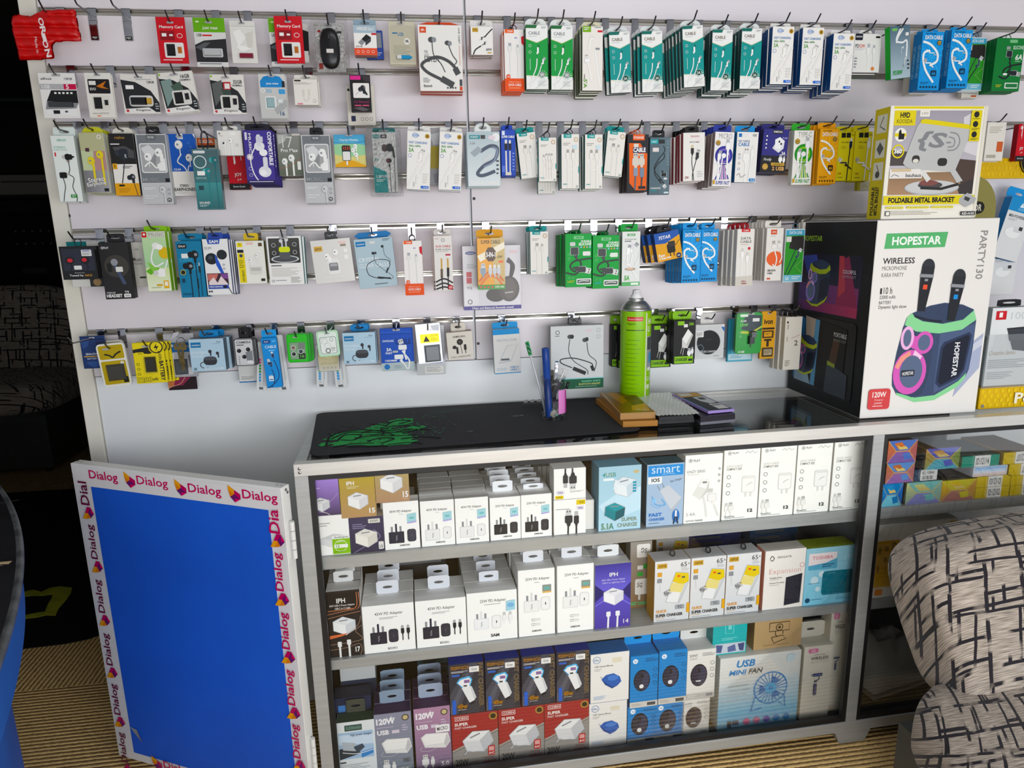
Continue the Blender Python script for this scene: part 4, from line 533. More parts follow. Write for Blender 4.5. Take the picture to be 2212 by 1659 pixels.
kind('sealove','foil_pouch','#1d3568','#16284f',th=.007,hole=(50,5),cat='pouch',fin='gloss',part='pouch',c=[('P','#2f4c86',5,8,40,5,30,30,8,40),('P','#142448',60,10,96,8,94,60,70,40),('R',6,14,94,16,'#27427a'),('T','SEALOVE',16,52,66,58,'#dfe4ee'),('R',8,61,70,64,'#c9a24a'),('T','BATTERY',20,67,62,72,'#c3cbe0'),('P','#2f4f8c',10,80,60,76,94,90,40,96)])
kind('ybat','battery_pack','#e9e9e2',th=.008,cat='battery pack',part='backing_card',round=1,hole=(34,12),c=[('R',6,4,94,36,'#b9a21e',6),('C',6,'#2a2a1c',24,24,40,27,52,33),('C',6,'#2a2a1c',84,20,66,25,52,33),('R',6,40,94,94,'#b9a21e',5),('3',20,48,86,86,.008,'#45443f'),('X',28,60,66,76,4,'#77766f'),('R',74,78,92,92,'#1c1c1a',3),('E',82,46,7,'#dcdccf')])
kind('y1200','battery_pack','#e6d41c','#c3b21a',th=.006,cat='battery pack',part='backing_card',hole=(42,9),c=[('P','#23221c',0,16,40,12,100,6,100,20,50,28,0,24),('E',76,12,25,'#e6d41c',25),('O',76,12,22,4,'#23221c'),('M','bolt',76,12,1.6,0,'#23221c'),('R',6,23,34,30,'#e6d41c',3),('T','PLAY',16,24.6,30,28.4,'#4a4410'),('R',30,32,74,76,'#cdbf4a',3),('3',34,35,70,73,.008,'#33322c'),('R',38,38,66,46,'#8f8628'),('L',3,'#6a662c',40,72,66,50),('T','1200',4,84,52,97,'#23221c',0,.06),('T','1200',5,85,51,96,'#e6d41c',0,.02),('T','mAh',53,86,70,94,'#23221c',0,.01),('T','BATTERY',80,46,94,95,'#23221c',-90,.03),('T','Li-ION',80,22,90,43,'#23221c',-90,.01),ic(12,52,'#4a4410',5),ic(12,64,'#4a4410',5),ic(12,76,'#4a4410',5)])
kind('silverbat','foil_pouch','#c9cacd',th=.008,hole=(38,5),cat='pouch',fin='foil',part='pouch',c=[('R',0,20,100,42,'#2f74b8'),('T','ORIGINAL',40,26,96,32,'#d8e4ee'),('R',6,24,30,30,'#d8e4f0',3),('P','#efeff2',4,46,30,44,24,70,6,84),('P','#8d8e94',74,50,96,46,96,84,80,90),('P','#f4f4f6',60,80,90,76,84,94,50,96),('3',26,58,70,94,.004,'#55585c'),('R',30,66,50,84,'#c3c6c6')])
kind('pinkcard','phone_accessory_card','#2a1a20',th=.004,cat='card',c=[('P','#c4784c',0,0,50,0,30,60,0,90),('P','#8c2c4c',30,0,90,0,50,70,20,70),('C',2,'#e0a48c',0,80,40,60,60,20,62,0)])
kind('soundcore','earbuds_box','#b4cfe0','#5a6c7a',th=.036,tab=('rect','#1f84c4',.56),cat='earbuds box',c=[('R',5,10,34,26,'#1f74a8'),('T','soundcore',8,15.5,31,20.5,'w'),('T','P25i',80,9,92,12.5,'#3a4a58'),('X',68,15,94,17,1,'#7f98a8'),('T','POWERFUL',5,38,60,46,'#dfeaf2',0,.01),('T','SOUND',5,49,38,57,'#dfeaf2',0,.01),('M','case',60,58,3.3,0,'#33363b','#4c5056'),('L',1.6,'#2c3a48',7,88,16,96),('L',1.6,'#2c3a48',16,88,7,96),('R',36,89,94,95,'#cfe0ec',3),('X',40,91,90,93,1,'#7f98a8')])
kind('collar','lens_protector_pack','#b9bbbe','#3a3a40',th=.012,tab=('rect','#1c1c1e',.5),cat='lens protector',round=1,c=[('R',2,2,98,98,'#1f2023',8),('R',6,4,94,96,'#cfd0d2',7),('T','CAMERA',14,10,86,18,'#3c3d42',0,.02,.2),('R',14,22,50,25,'dg'),('M','cam',24,44,1.5,0),('M','cam',70,40,1.5,0),('M','cam',48,66,1.5,0),('P','#7f8388',56,50,90,44,90,84,60,90),('R',60,80,88,90,'#e4e5e6',2)] + [ic(22,66 + 8 * i,'dg',3) for i in range(4)])
kind('batcard','battery_pack','#dfe0dc','#1f74b8',th=.008,cat='battery pack',part='backing_card',c=[('R',4,60,96,94,'#e9eae6'),('X',10,66,80,88,4,'#8d8f8c'),('R',0,94,100,100,'#1f74b8')])
kind('cable3a','cable_box','#1f8fd8','#176ca8',th=.014,tab=('rect','#2a9ce2',.94),cat='cable box',c=[('R',10,4,58,11,'#1c4a8c',5),('T','PLAY',20,6,46,9,'#dfe8f4'),('R',68,5,92,9,'#5fb0e6'),('T','CABLE',20,15,92,20.5,'#e9f4fb',0,.01),('R',40,24,78,26,'#8fcbf0'),('M','usbc',62,34,2.2,-10,'#22385c','#e6e8e8',10),('M','usba',38,50,2.6,-18,'#22385c','#dfe2e2',8),('C',4,'#1c2f50',66,44,84,62,84,80,40,94,6,99),('C',4,'#1c2f50',44,62,56,74,50,90,30,98),('R',20,76,50,86,'#e4eef4',2),('T','3A',26,74,46,79,'w'),('R',24,82,46,84,'#1f6fb0')])
kind('strip','cable_protector_strip','#e9eae9','#d4d6d5',th=.004,cat='cable protector',part='case',round=1,c=[('R',18,8,44,90,'#d6d9da',8),('C',4,'#c3c6c6',62,8,70,50,62,92),('R',64,20,74,80,'#c3c6c8',3)] + [('R',22,34 + 6 * i,40,38.5 + 6 * i,('pk','pk','gr','gr','gr','sky','sky','sky')[i],3) for i in range(8)] + [('L',6,'dg',26 + 8 * i,92,30 + 8 * i,97) for i in range(5)])
kind('lensgreen','lens_protector_pack','#35b335','#2a942c',th=.01,hole=(42,12),cat='lens protector',part='pack',round=1,fin='gloss',c=[('R',5,4,95,96,'#42c23c',10),('R',12,29,88,90,'#5a8f5a',8),('R',14,31,86,88,'#86a886',7),('R',52,32,84,54,'#7a837c',4),('R',52,68,84,88,'#20301f',4),('T','16',60,74,78,83,'#7fd06a'),('M','cam',30,48,1.25,0,'#8a6e60'),('M','cam',30,70,1.25,0),('M','cam',64,62,1.25,0,'#2a3a40')])
kind('lenswhite','lens_protector_pack','#dfeee2','#8fd49a',th=.01,hole=(50,11),cat='lens protector',part='pack',round=1,fin='gloss',c=[('R',4,3,96,97,'#a8e0b0',10),('R',8,6,92,94,'#e6f0e8',9),('R',12,24,88,90,'#23503a',10),('R',14,25.5,86,88.5,'#eef2ee',9),('O',34,40,14,1.4,'#aab4ac'),('O',46,58,14,1.4,'#b4beb6'),('O',66,36,9,2,'#8a948c'),('O',46,78,12,4,'#5a6460'),('T','S25',60,66,80,73,'#6a746e'),('T','ULT',62,76,78,81,'#6a746e')])
kind('ringbracket','ring_bracket_pack','#cdc6a8','#3a5ca0',th=.01,cat='phone ring',part='backing_card',round=1,c=[('G',2,2,98,98,'#c9b46a','#d6d3c4'),('E',50,24,20,'#e4d9b4',18),('E',50,24,14,'#cdbd80'),('T','RING BRACKET',10,58,94,70,'#4a3c10',0,.04),('T','RING BRACKET',10,58,94,70,'#ede4b4',0,.005)] + [ic(26 + 18 * i,84,'#6a6450',4) for i in range(4)])
kind('samcable','cable_pouch','#1e4fb4','#173c8c',th=.008,hole=(52,4),cat='pouch',part='pouch',c=[('R',2,8,98,10,'#2f62c8'),('R',2,13,98,14.4,'#163f98'),('T','SAMSUNG',7,27,42,32,'#e4eaf4'),('T','CABLE',46,25,96,39,'#163478',0,.04),('T','3A',18,46,34,54,'w',0,.03),('T','FAST',15,56,36,61,'w',0,.03),('T','1000MM',12,74,48,79,'w',0,.01),('P','#b4c2c4',0,82,100,80,100,100,0,100),('E',17,91,9,'#2a74b8'),('X',40,88,66,96,3,'#8a989a'),('M','usba',68,44,2.2,-14,'#f0f2f2','#d2d6d8',20),('M','usbc',54,66,2.4,-30,'#f0f2f2','#b4babc',12),('C',5,'#e9ecec',74,62,88,78,84,98),('C',5,'#e9ecec',60,74,72,86,80,98)])
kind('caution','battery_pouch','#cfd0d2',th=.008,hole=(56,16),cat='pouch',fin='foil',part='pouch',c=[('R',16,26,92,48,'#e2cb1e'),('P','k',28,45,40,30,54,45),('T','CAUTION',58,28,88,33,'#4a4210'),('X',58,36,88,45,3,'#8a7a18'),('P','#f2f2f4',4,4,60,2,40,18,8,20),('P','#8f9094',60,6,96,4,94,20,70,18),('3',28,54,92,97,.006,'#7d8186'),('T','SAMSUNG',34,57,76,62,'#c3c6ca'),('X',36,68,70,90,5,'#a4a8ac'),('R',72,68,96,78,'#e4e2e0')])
kind('batteryblue','battery_pouch','#d2d3d8',th=.01,cat='pouch',fin='gloss',part='pouch',c=[('R',4,2,96,66,'#b9bcc4',4),('R',8,60,90,76,'#5f6fc0'),('T','BATTERY',12,63,84,72,'#e6e8f4',0,.02),('R',2,80,98,99,'#c9cac8'),('R',28,82,92,97,'#e6e6e2'),('X',32,84,88,95,5,'#9a9a96')])
kind('typecear','earphone_box','#dcd6cc','#b4a898',th=.022,tab=('rect','#d9d3c8',.56),cat='earphone box',c=[('T','SAMSUNG',24,13,72,20,'#3a3632',0,.02),('E',50,36,12,'#26221f'),('E',50,36,5,'#4a4440'),('E',28,54,8,'#26221f',7),('R',34,54,42,78,'#26221f',2),('L',2,'#3a3632',52,46,56,78),('R',64,46,74,66,'#26221f',2),('L',3,'#3a3632',69,66,70,78),('T','TYPE-C EARPHONES',10,86,88,92,'#5a544c',2,-.005)])
kind('hdd','hard_drive_enclosure_box','#dcdbd9','#b4c2ca',th=.022,tab=('rect','#2a94d2',.96),cat='hard drive box',c=[('R',0,0,100,12,'#2a8ecb'),('T','HDD ENCLOSURE',14,22,90,27,'#7a8a98',0,-.01),('L',1,'#8a94a0',52,38,92,34,66,70,18,74,52,38),('P','#c3c6ca',18,74,66,70,64,73,20,77),('R',26,66,58,70,'#5a5e64'),('T','USB3.0',60,84,92,88.5,'#2a7ab8',0,.01),('T','USB3.1',60,90,92,94.5,'#2a7ab8',0,.01),('R',0,98,100,100,'#2a8ecb')] + [ic(14 + 13 * i,90,'#8fb8d4',5) for i in range(3)])
kind('magnetic','neckband_earphone_box','#d3d5d6','#a9abac',th=.03,tab=('small','#1c1d1e',.24),cat='earphone box',c=[('O',13,10,4,1,'dg'),('X',8,15,18,17,1,'dg'),('R',66,7,78,10,'#dcc8cc'),ic(90,8,'#b4b8ba',4),ic(90,18,'#b4b8ba',4),('E',36,17,4.6,'#4a4e52',4),('E',40,17,3.6,'#2a2c2e',4),('E',64,23,4.4,'#4a4e52',4),('E',68,22,3.2,'#2a2c2e',4),('C',1.2,'#2a2c2e',36,21,34,40,44,56,68,70,70,78),('C',1.2,'#2a2c2e',68,27,72,46,86,58,82,74),('C',1.8,'#232527',40,66,20,58,20,52,44,51,76,60,78,66),('L',7,'#26282a',42,67,66,76),('L',6,'#26282a',77,64,81,72),('R',0,84,100,100,'#17563a'),('R',0,83,100,84.4,'#8fd0d4'),('T','MAGNETIC SPORTS',58,87,94,90,'#7fd8b4',0,.01),('T','BLUETOOTH HEADSET',53,91.4,94,94.4,'#d0d88a',0,.01),('X',46,96.4,94,98,1,'#a8c8b4')])
kind('charger24','charger_box','#19191b','#0e0e10',th=.026,tab=('rect','#8cc31f',.86),cat='charger box',c=[('R',18,2,48,11,'#8cc31f'),('T','24A',70,5,92,12,'#8cc31f',0,.03),('R',46,9,64,16,'#e4e4e2'),('P','#d8d6d2',40,42,66,20,90,34,66,64,40,62),('P','#f0efec',40,42,66,20,84,31,60,54),('P','#c3c1bc',60,54,84,31,90,34,68,62),('L',2,'#d8d6d2',42,60,34,76),('L',2,'#d8d6d2',50,62,44,80),('M','usba',74,74,1.8,0),('M','usbc',88,70,1.6,0),('R',6,82,92,98,'#8cc31f'),('T','CHARGER',9,85.5,66,93,'#16240c',0,.03),('R',70,88,90,93,'#1c2a10')])
kind('wireless','wireless_charger_box','#dcdcda','#c9c9c6',th=.026,tab=('rect','#dcdad6',.46),cat='charger box',c=[('R',3,3,97,97,'#d0d2d2',8),('E',46,52,40,'#16191d'),('O',46,52,41,1.6,'#4a4e52'),('R',0,18,28,36,'#e9e9e6',2),('X',3,22,25,34,4,'#6a6c6e'),('P','#1c6ab8',88,8,99,8,99,22),('T','SAMSUNG',36,42,56,45,'#4a4e54'),('T','WIRELESS CHARGER',10,76,74,82,'#d8dcde',0,.01),('C',1.6,'#7a8a98',8,62,20,58,30,70,20,76),('X',66,92,86,95,1,'#8d8f90')])
kind('g15','car_charger_pack','#22963e','#1a7a32',th=.012,hole=(55,3),cat='charger box',part='blister_pack',round=1,fin='gloss',c=[('P','#23343c',34,4,96,8,96,44,60,46,20,40),('P','#b9c44a',20,44,60,46,100,32,100,36,60,52,20,50),('R',14,4,44,10,'#dfeede',3),('T','2USB',16,18,38,22,'w'),('T','15W',16,26,46,33,'#7fd06a',0,.03),('R',62,14,88,22,'#e4e4e0'),('3',50,44,74,60,.016,'#5a5e60'),('3',46,56,70,76,.012,'#2c2f32'),('L',5,'#2c2f32',58,74,58,84),('T','C4S',12,92,36,97,'w',0,.02)] + [ic(18,48 + 9 * i,'#a8dca8',4) for i in range(2)])
kind('blueback','charger_box','#5fb0c8','#2f7f98',th=.012,cat='charger box',c=[('R',4,82,96,96,'#c9e4ec'),('X',10,85,60,93,3,'#5f9ab0'),('R',0,0,12,80,'#3f98b4')])
kind('ivon','cable_box','#d8a01e','#a87a18',th=.012,hole=(50,4),cat='cable box',part='backing_card',c=[('R',8,34,92,38,'#33240c'),('T','ivon',18,16,78,27,'#3a2408',0,.04),('R',10,40,88,56,'#4a3410',4),('R',22,43,76,53,'#d8a01e',3),('X',30,46,66,50,2,'#6a4a18'),('T','T',24,58,76,74,'#33240c',0,.06),('R',12,76,90,96,'#4a3a1c',4),('R',26,80,82,92,'#b8a88a',2),('X',28,82,80,90,4,'#4a4030')])
kind('whitetall','cable_box','#ded8cc','#c9c1b2',th=.022,tab=('coil','#1c1c1e',1),cat='cable box',c=[('E',14,10,6,'#3a352c'),('X',12,14,22,60,2,'#b4ac9c'),('L',2,'#a8587c',40,40,90,34),('T','2',60,44,80,54,'#5a544a'),('X',10,82,40,94,4,'#8f887a')])
# ------------------------------------------------------------------ the setting
SLOT = [(Z0 - .15 * k) * S for k in range(7)]
ZEND = (Z0 - .9 - .1458) * S
XL,XR,ZTOP = -1.100,2.45,2.55
def pattern_floor():
    mt,n,l,b = node_mat('carpet_tiles'); MATS['carpet'] = mt
    t = n.new('ShaderNodeTexCoord')
    sp = n.new('ShaderNodeSeparateXYZ'); l.new(t.outputs['Object'],sp.inputs[0]); ck = n.new('ShaderNodeMath'); ck.operation = 'LESS_THAN'; ck.inputs[1].default_value = .22; l.new(sp.outputs['Y'],ck.inputs[0])
    W = []
    for d in ('X','Y'):
        w = n.new('ShaderNodeTexWave'); w.bands_direction = d; w.inputs['Scale'].default_value = 19; w.inputs['Distortion'].default_value = 1.2; w.inputs['Detail'].default_value = 3; w.inputs['Detail Scale'].default_value = 4
        l.new(t.outputs['Object'],w.inputs['Vector']); W.append(w)
    mx = n.new('ShaderNodeMix'); mx.data_type = 'RGBA'; l.new(ck.outputs[0],mx.inputs['Factor']); l.new(W[0].outputs['Color'],mx.inputs['A']); l.new(W[1].outputs['Color'],mx.inputs['B'])
    r = n.new('ShaderNodeValToRGB'); e = r.color_ramp.elements
    e[0].position = .05; e[0].color = lin('#463624'); e[1].position = .42; e[1].color = lin('#8a7654')
    l.new(mx.outputs['Result'],r.inputs[0])
    nz = n.new('ShaderNodeTexNoise'); nz.inputs['Scale'].default_value = 90; l.new(t.outputs['Object'],nz.inputs['Vector'])
    m2 = n.new('ShaderNodeMix'); m2.data_type = 'RGBA'; m2.blend_type = 'MULTIPLY'; m2.inputs['Factor'].default_value = .55
    l.new(r.outputs[0],m2.inputs['A']); l.new(nz.outputs['Fac'],m2.inputs['B'])
    g = n.new('ShaderNodeMix'); g.data_type = 'RGBA'; g.blend_type = 'MULTIPLY'; g.inputs['Factor'].default_value = 1; g.inputs['B'].default_value = (4.0,3.85,3.3,1); l.new(m2.outputs['Result'],g.inputs['A'])
    l.new(g.outputs['Result'],b.inputs['Base Color']); b.inputs['Roughness'].default_value = .95; setin(b,'Specular IOR Level',.1)
    bp = n.new('ShaderNodeBump'); bp.inputs['Strength'].default_value = .7; bp.inputs['Distance'].default_value = .004; l.new(mx.outputs['Result'],bp.inputs['Height']); l.new(bp.outputs[0],b.inputs['Normal'])
pattern_floor()
b = MB(); b.box(-4.4,-3.2,-.04,3.4,4.6,0,mat='carpet'); struct('floor',b)
# slatwall: boards between the metal slots, two bays with a seam, plain panel below
def bay(x0,x1):
    b = MB()
    tops = [ZTOP] + [z - .0165 for z in SLOT]; bots = SLOT + [ZEND]
    for t,q in zip(tops,bots): b.box(x0,0,q,x1,.02,t,mat='slat_white',ch=.0012)
    b.box(x0,.0205,ZEND,x1,.035,ZTOP,mat='black_plastic')
    return b
b = bay(XL,-.003)
for px,py in ((149,466),):
    p = atY(px,py,0); b.lathe([(.0045,0),(.0045,.0006)],mat='rubber',n=14,o=(p.x,-.0002,p.z),axis=(0,-1,0))
struct('wall_back',b)
b = bay(.003,XR)
for px,py in ((1024,429),(1033,742)):
    p = atY(px,py,0); b.lathe([(.0045,0),(.0045,.0006)],mat='rubber',n=14,o=(p.x,-.0002,p.z),axis=(0,-1,0))
struct('wall_back',b)
b = MB(); b.box(XL,.003,0,XR,.035,ZEND - .002,mat='panel_white',ch=.001); struct('wall_lower',b)
for k,z in enumerate(SLOT):
    for i,(x0,x1) in enumerate(((XL,-.004),(.004,XR))):
        b = MB(); b.prism([(-.0016,z - .0165),(-.0016,z - .0115),(.004,z - .0105),(.0075,z - .004),(.0075,z - .0012),(.0195,z - .0012),(.0195,z - .0165)],x0,x1,'x',mat='rail_metal')
        struct('trim_%d' % (2 * k + i + 2),b)
b = MB(); b.box(-1.1430,-.006,0,XL - .0015,.05,ZTOP,mat='cream_edge',ch=.002); struct('trim_1',b)
# dark room behind the left end of the wall
b = MB(); b.box(-4.4,.05,0,-4.35,4.6,2.6,mat='shade_wall'); struct('wall_left',b)
b = MB(); b.box(-4.4,4.5,0,-1.0,4.6,2.6,mat='shade_wall'); struct('wall_far',b)
b = MB(); b.box(-1.12,.05,0,-1.07,4.5,2.6,mat='shade_wall'); struct('wall_right',b)
b = MB(); b.box(-4.4,.05,2.6,-1.0,4.6,2.66,mat='shade_wall'); struct('ceiling',b)
b = MB(); b.box(-4.4,.05,0,-2.15,.10,2.6,mat='shade_wall'); struct('wall_front',b)
# ------------------------------------------------------------------ building one of a kind
CACHE = {}
def outline(w,h,r,y):
    q = []
    for cx,cz,a0 in ((w / 2 - r,h - r,0),(-w / 2 + r,h - r,90),(-w / 2 + r,r,180),(w / 2 - r,r,270)):
        for d in (0,22,45,68,90): an = math.radians(a0 + d); q.append((cx + r * math.cos(an),cz + r * math.sin(an)))
    return q
def parts_of(key,w,h,tabh,th=None):
    kk = (key,round(w / .012),round(h / .02),round((tabh or 0) / .02))
    if kk in CACHE: return CACHE[kk]
    d = K[key]; th = th or d['th']; out = []
    b = MB(); b.cur = d['fin']
    if d.get('round'): b.prism(outline(w,h,min(w,h) * .14,0),0,th,'y',d['s'],smooth=False); 
    else: b.box(-w / 2,0,0,w / 2,th,h,d['b'],ch=.0007 if th > .003 else .0004,sides=[d['s'],d['s'],d['b'],d['s'],d.get('bot',d['s']),d.get('top',d['s'])])
    b.canvas((-w / 2,0,0),(1,0,0),(0,0,1),w,h); b.clip = True
    if d.get('round'): b.draw([('R',1,1,99,99,d['b'],12)])
    b.draw(d['c'])
    if d.get('hole'): b.draw([('R',d['hole'][0] - 12,d['hole'][1] - 2.2,d['hole'][0] + 12,d['hole'][1] + 2.2,'#a9a8ac',5)])
    if d.get('sidetext'):
        tx,col = d['sidetext']; b.canvas((-w / 2,th,0),(0,-1,0),(0,0,1),th,h); b.draw([('T',tx,20,22,80,78,col,-90)])
    if d.get('topc'):
        b.canvas((-w / 2,0,h),(1,0,0),(0,1,0),w,th); b.draw(d['topc'])
    out.append((d['part'],b.mesh(d['part']),(0,0,0)))
    zh = h - .008 if not tabh else h + tabh * .5
    if d.get('hole'): zh = h * (1 - d['hole'][1] / 100)
    t = d['tab']
    if t and tabh and tabh > .004:
        st,col,fr = t; b = MB(); tw = w * fr
        if st == 'rect':
            b.plate(tw,tabh,min(.026,tw * .5),min(.008,tabh * .4),tabh * .5,th - .0012,th,col,rnd=.003,zb=h - .0005); nm = 'hang_tab'
        elif st == 'round': b.plate(tw,tabh,min(.024,tw * .5),min(.009,tabh * .4),tabh * .5,th - .0012,th,col,rnd=min(tw / 2,tabh) * .8,zb=h - .0005); nm = 'hang_tab'
        elif st == 'roundhole': b.plate(tw,tabh,.007,.007,tabh * .5,th - .0012,th,col,rnd=min(tw / 2,tabh) * .9,zb=h - .0005); nm = 'hang_tab'
        elif st in ('small','holo'): b.plate(tw,tabh,tw * .55,tabh * .26,tabh * .52,th - .0016,th,col,'gloss',rnd=.005,zb=h - .0005); nm = 'hang_tab'
        elif st == 'peak':
            b.plate(tw,tabh,tw * .34,tabh * .26,tabh * .45,th * .5 - .0008,th * .5 + .0008,col,rnd=tabh * .9,zb=h - .0005); nm = 'hang_tab'
        else:
            nm = 'hang_loop'; nl = {'loop': 1,'cord': 1,'coil': 4}[st]; rr = .0011 if st != 'cord' else .002
            for i in range(nl):
                y = th * (.5 if nl == 1 else .12 + .25 * i); hw = min(.008,w * .22)
                b.tube([(hw * math.cos(a),y + .002 * math.sin(2 * a),h + tabh * .45 + (tabh * .55) * math.sin(a)) for a in [k * math.pi / 8 for k in range(16)]],rr,col,'gloss',6,True)
            zh = h + tabh * .9
        out.append((nm,b.mesh(nm),(0,0,0)))
    if d.get('bag'):
        mg,top = d['bag']; b = MB(); n = 8; rnd = random.Random(3)
        for sgn,y in ((-1,-.004),(1,th + .003)):
            vs = [(-w / 2 - mg + (w + 2 * mg) * i / n,y * 1.0 + (rnd.uniform(-.003,.003) if 0 < i < n and 0 < j < n else -y * .5),-mg * .8 + (h + mg * .8 + top) * j / n) for j in range(n + 1) for i in range(n + 1)]
            b.add(vs,[(j * (n + 1) + i,j * (n + 1) + i + 1,(j + 1) * (n + 1) + i + 1,(j + 1) * (n + 1) + i) for j in range(n) for i in range(n)],'w','film',True)
        out.append(('clear_bag',b.mesh('clear_bag'),(0,0,0)))
    if d.get('extra') == 'mouse':
        b = MB(); n,m = 24,8; vs = []
        for j in range(m + 1):
            f = j / m; s_ = math.sqrt(max(0,1 - f ** 3)); 
            for i in range(n):
                a = 2 * math.pi * i / n; ca,sa = math.cos(a),math.sin(a); e = .75
                vs.append((math.copysign(abs(ca) ** e,ca) * w * .34 * s_,-.001 - .017 * f,h * .475 + math.copysign(abs(sa) ** e,sa) * h * .42 * s_))
        b.add(vs,[(j * n + i,j * n + (i + 1) % n,(j + 1) * n + (i + 1) % n,(j + 1) * n + i) for j in range(m) for i in range(n)],'k','gloss',True)
        b.add(vs[-n:],[tuple(range(n))],'k','gloss'); out.append(('mouse_shell',b.mesh('mouse_shell'),(0,0,0)))
        b = MB(); b.box(-.008,-.0185,h * .36,.010,-.018,h * .44,'#d8d4d2'); b.lathe([(.0022,-.005),(.0022,.005)],'#3a3a3e',n=10,o=(0,-.018,h * .68)); out.append(('scroll_wheel',b.mesh('scroll_wheel'),(0,0,0)))
    CACHE[kk] = (out,zh,w,h,th); return CACHE[kk]
def spawn(key,w,h,tabh,loc,rot,label,group=None,th=None):
    parts,zh,w,h,th = parts_of(key,w,h,tabh,th)
    d = K[key]; r = empty(d['n'],label,d['cat'],loc,rot,group)
    for nm,me,lo in parts:
        o = bpy.data.objects.new(nm,me); COL.objects.link(o); o.parent = r; o.location = lo
    return r,zh,w,h,th
ORD = ['','second','third','fourth','fifth','sixth','seventh','eighth','ninth']
LABELS = {}
def hook(x,zs,zh,L,label,up=1,side=0):
    r = empty('slatwall_hook',label,'wall hook',(x,0,zs),group='metal hooks in the slotted wall')
    b = MB(); lo = min(zh - zs - .012,-.036)
    b.prism([(-.001,.0),(-.0022,.0),(-.0022,lo),(-.001,lo)],-.0105,.0105,'x',mat='chrome'); b.box(-.0105,-.0022,-.0012,.0105,.006,.0,mat='chrome')
    b.build('mounting_plate',r)
    b = MB(); z0 = max(min(zh - zs,-.020),lo + .010); zt = zh - zs + .0022
    pts = [(0,-.002,z0),(0,-.012,z0)] + [(side * (t - .012),-t,z0 + (zt - z0) * ((t - .012) / max(L - .012,.01)) ** .8) for t in (.03,L * .5,L * .75,L)] + [(side * L,-L - .006,zt + .004 * up),(side * L * 1.05,-L - .022,zt + .018 * up)]
    pts = [p for i,p in enumerate(pts) if i == 0 or (Vector(p) - Vector(pts[i - 1])).length > 1e-4]
    b.tube(pts,.0021,mat='wire',n=8); b.build('wire_arm',r)
    return r
def hang(key,cx,cy,w,h,d,row,label,tab=None,n=1,tilt=0,yaw=0,th=None,hk=True,fan=0,step=None,hl=None):
    Y = -d; c = atY(cx,cy,Y)
    W = (atY(cx + w / 2,cy,Y) - atY(cx - w / 2,cy,Y)).x; H = (atY(cx,cy - h / 2,Y) - atY(cx,cy + h / 2,Y)).z
    tabh = (atY(cx,tab,Y).z - (c.z + H / 2)) if tab else None
    a = math.radians(-tilt); R = Matrix.Rotation(math.radians(yaw),3,'Z') @ Matrix.Rotation(a,3,'Y')
    base = c - R @ Vector((0,0,H / 2))
    first = None; rnd = random.Random(hash_(label))
    for i in range(n):
        TH = th or K[key]['th']; st = step or TH + .0012
        y = Y + i * st
        if y + TH > -.004 and i: break
        ja = 0 if i == 0 else rnd.uniform(-.012,.012); jx = 0 if i == 0 else rnd.uniform(-.0015,.0015) + fan * i; jz = 0 if i == 0 else rnd.uniform(-.002,.001) - .001 * i
        lb = label if i == 0 else '%s behind the %s' % (ORD[i],label)
        r,zh,W2,H2,TH = spawn(key,W,H,tabh,(base.x + jx,y,base.z + jz),(0,a + ja,math.radians(yaw)),lb,None if n == 1 else 'stack behind the ' + label,th)
        if first is None: first = (r,zh)
    if hk:
        p = base + R @ Vector((0,0,first[1]))
        hook(p.x,SLOT[row],p.z,hl or d + .008,'metal hook holding the ' + label)
    return first
def hash_(s):
    v = 7
    for ch in s: v = (v * 31 + ord(ch)) % 1000003
    return v
# ------------------------------------------------------------------ what hangs on the wall
def X_of(px,py,d): return atY(px,py,-d)
# top row
hang('memred',372,87,62,100,.085,0,'red memory card pack beside a green usb pack')
hang('justgreen',455,92,68,106,.085,0,'green headed usb stick pack right of the red card')
hang('zipbag',526,91,55,92,.085,0,'clear zip bag with a dark red usb stick')
hang('justgreen',616,92,62,104,.070,0,'green headed usb pack behind the second red memory card',hk=False)
hang('darkcard',650,93,34,84,.060,0,'dark usb pack sticking out behind the second red card',hk=False,tilt=-2)
hang('memred',625,86,60,102,.085,0,'red memory card pack beside the bagged black mouse')
hang('mouseblister',713,103,63,106,.09,0,'black wireless mouse in a clear bag')
hang('bluecase',809,97,37,62,.052,0,'blue box sticking out behind the grey wireless adapter box',hk=False,tilt=1)
hang('adapter2',789,87,49,65,.085,0,'grey and orange bluetooth adapter box',tab=39,n=2)
hang('usbbag',869,93,57,94,.085,0,'beige bag with a blue usb stick',n=2,fan=.001,step=.008)
hang('jbl',952,126,94,143,.10,0,'large neckband earphone box with an orange red header',tab=41,n=2)
hang('sixtyw',1041,88,48,62,.10,0,'small white cable box with a black cable picture',tab=41,n=3)
hang('tugin',1111,131,42,134,.125,0,'orange footed cable box in the top row',tab=52,n=3,fan=-.003)
hang('cablegreen',1160,124,47,139,.145,0,'green and white cable box beside the orange footed one',tab=36,n=3)
hang('cablegreen',1214,126,48,137,.145,0,'green and white cable box beside the olive sided stack',tab=40,n=3)
hang('olive',1280,127,44,139,.15,0,'cream cable box with olive sides',tab=43,n=5)
tl = 'teal cable box, %s along the row from the olive stack'
hang('cableteal',1340,135,44.5,132,.14,0,tl % 'first',tab=53,n=2,tilt=3,fan=-.006)
hang('cableteal',1409,134,44,131,.15,0,tl % 'second',tab=52,n=3,tilt=2,fan=-.005)
hang('cableteal',1498,121.5,46,134,.17,0,tl % 'third',tab=34,n=7,tilt=4,fan=-.002)
hang('cableteal',1559,130,43.5,132,.165,0,tl % 'fourth',tab=43,n=5)
hang('cableteal',1622,127,43,131,.165,0,tl % 'fifth',tab=43,n=6)
kk = 'white and blue top row cable box %s'
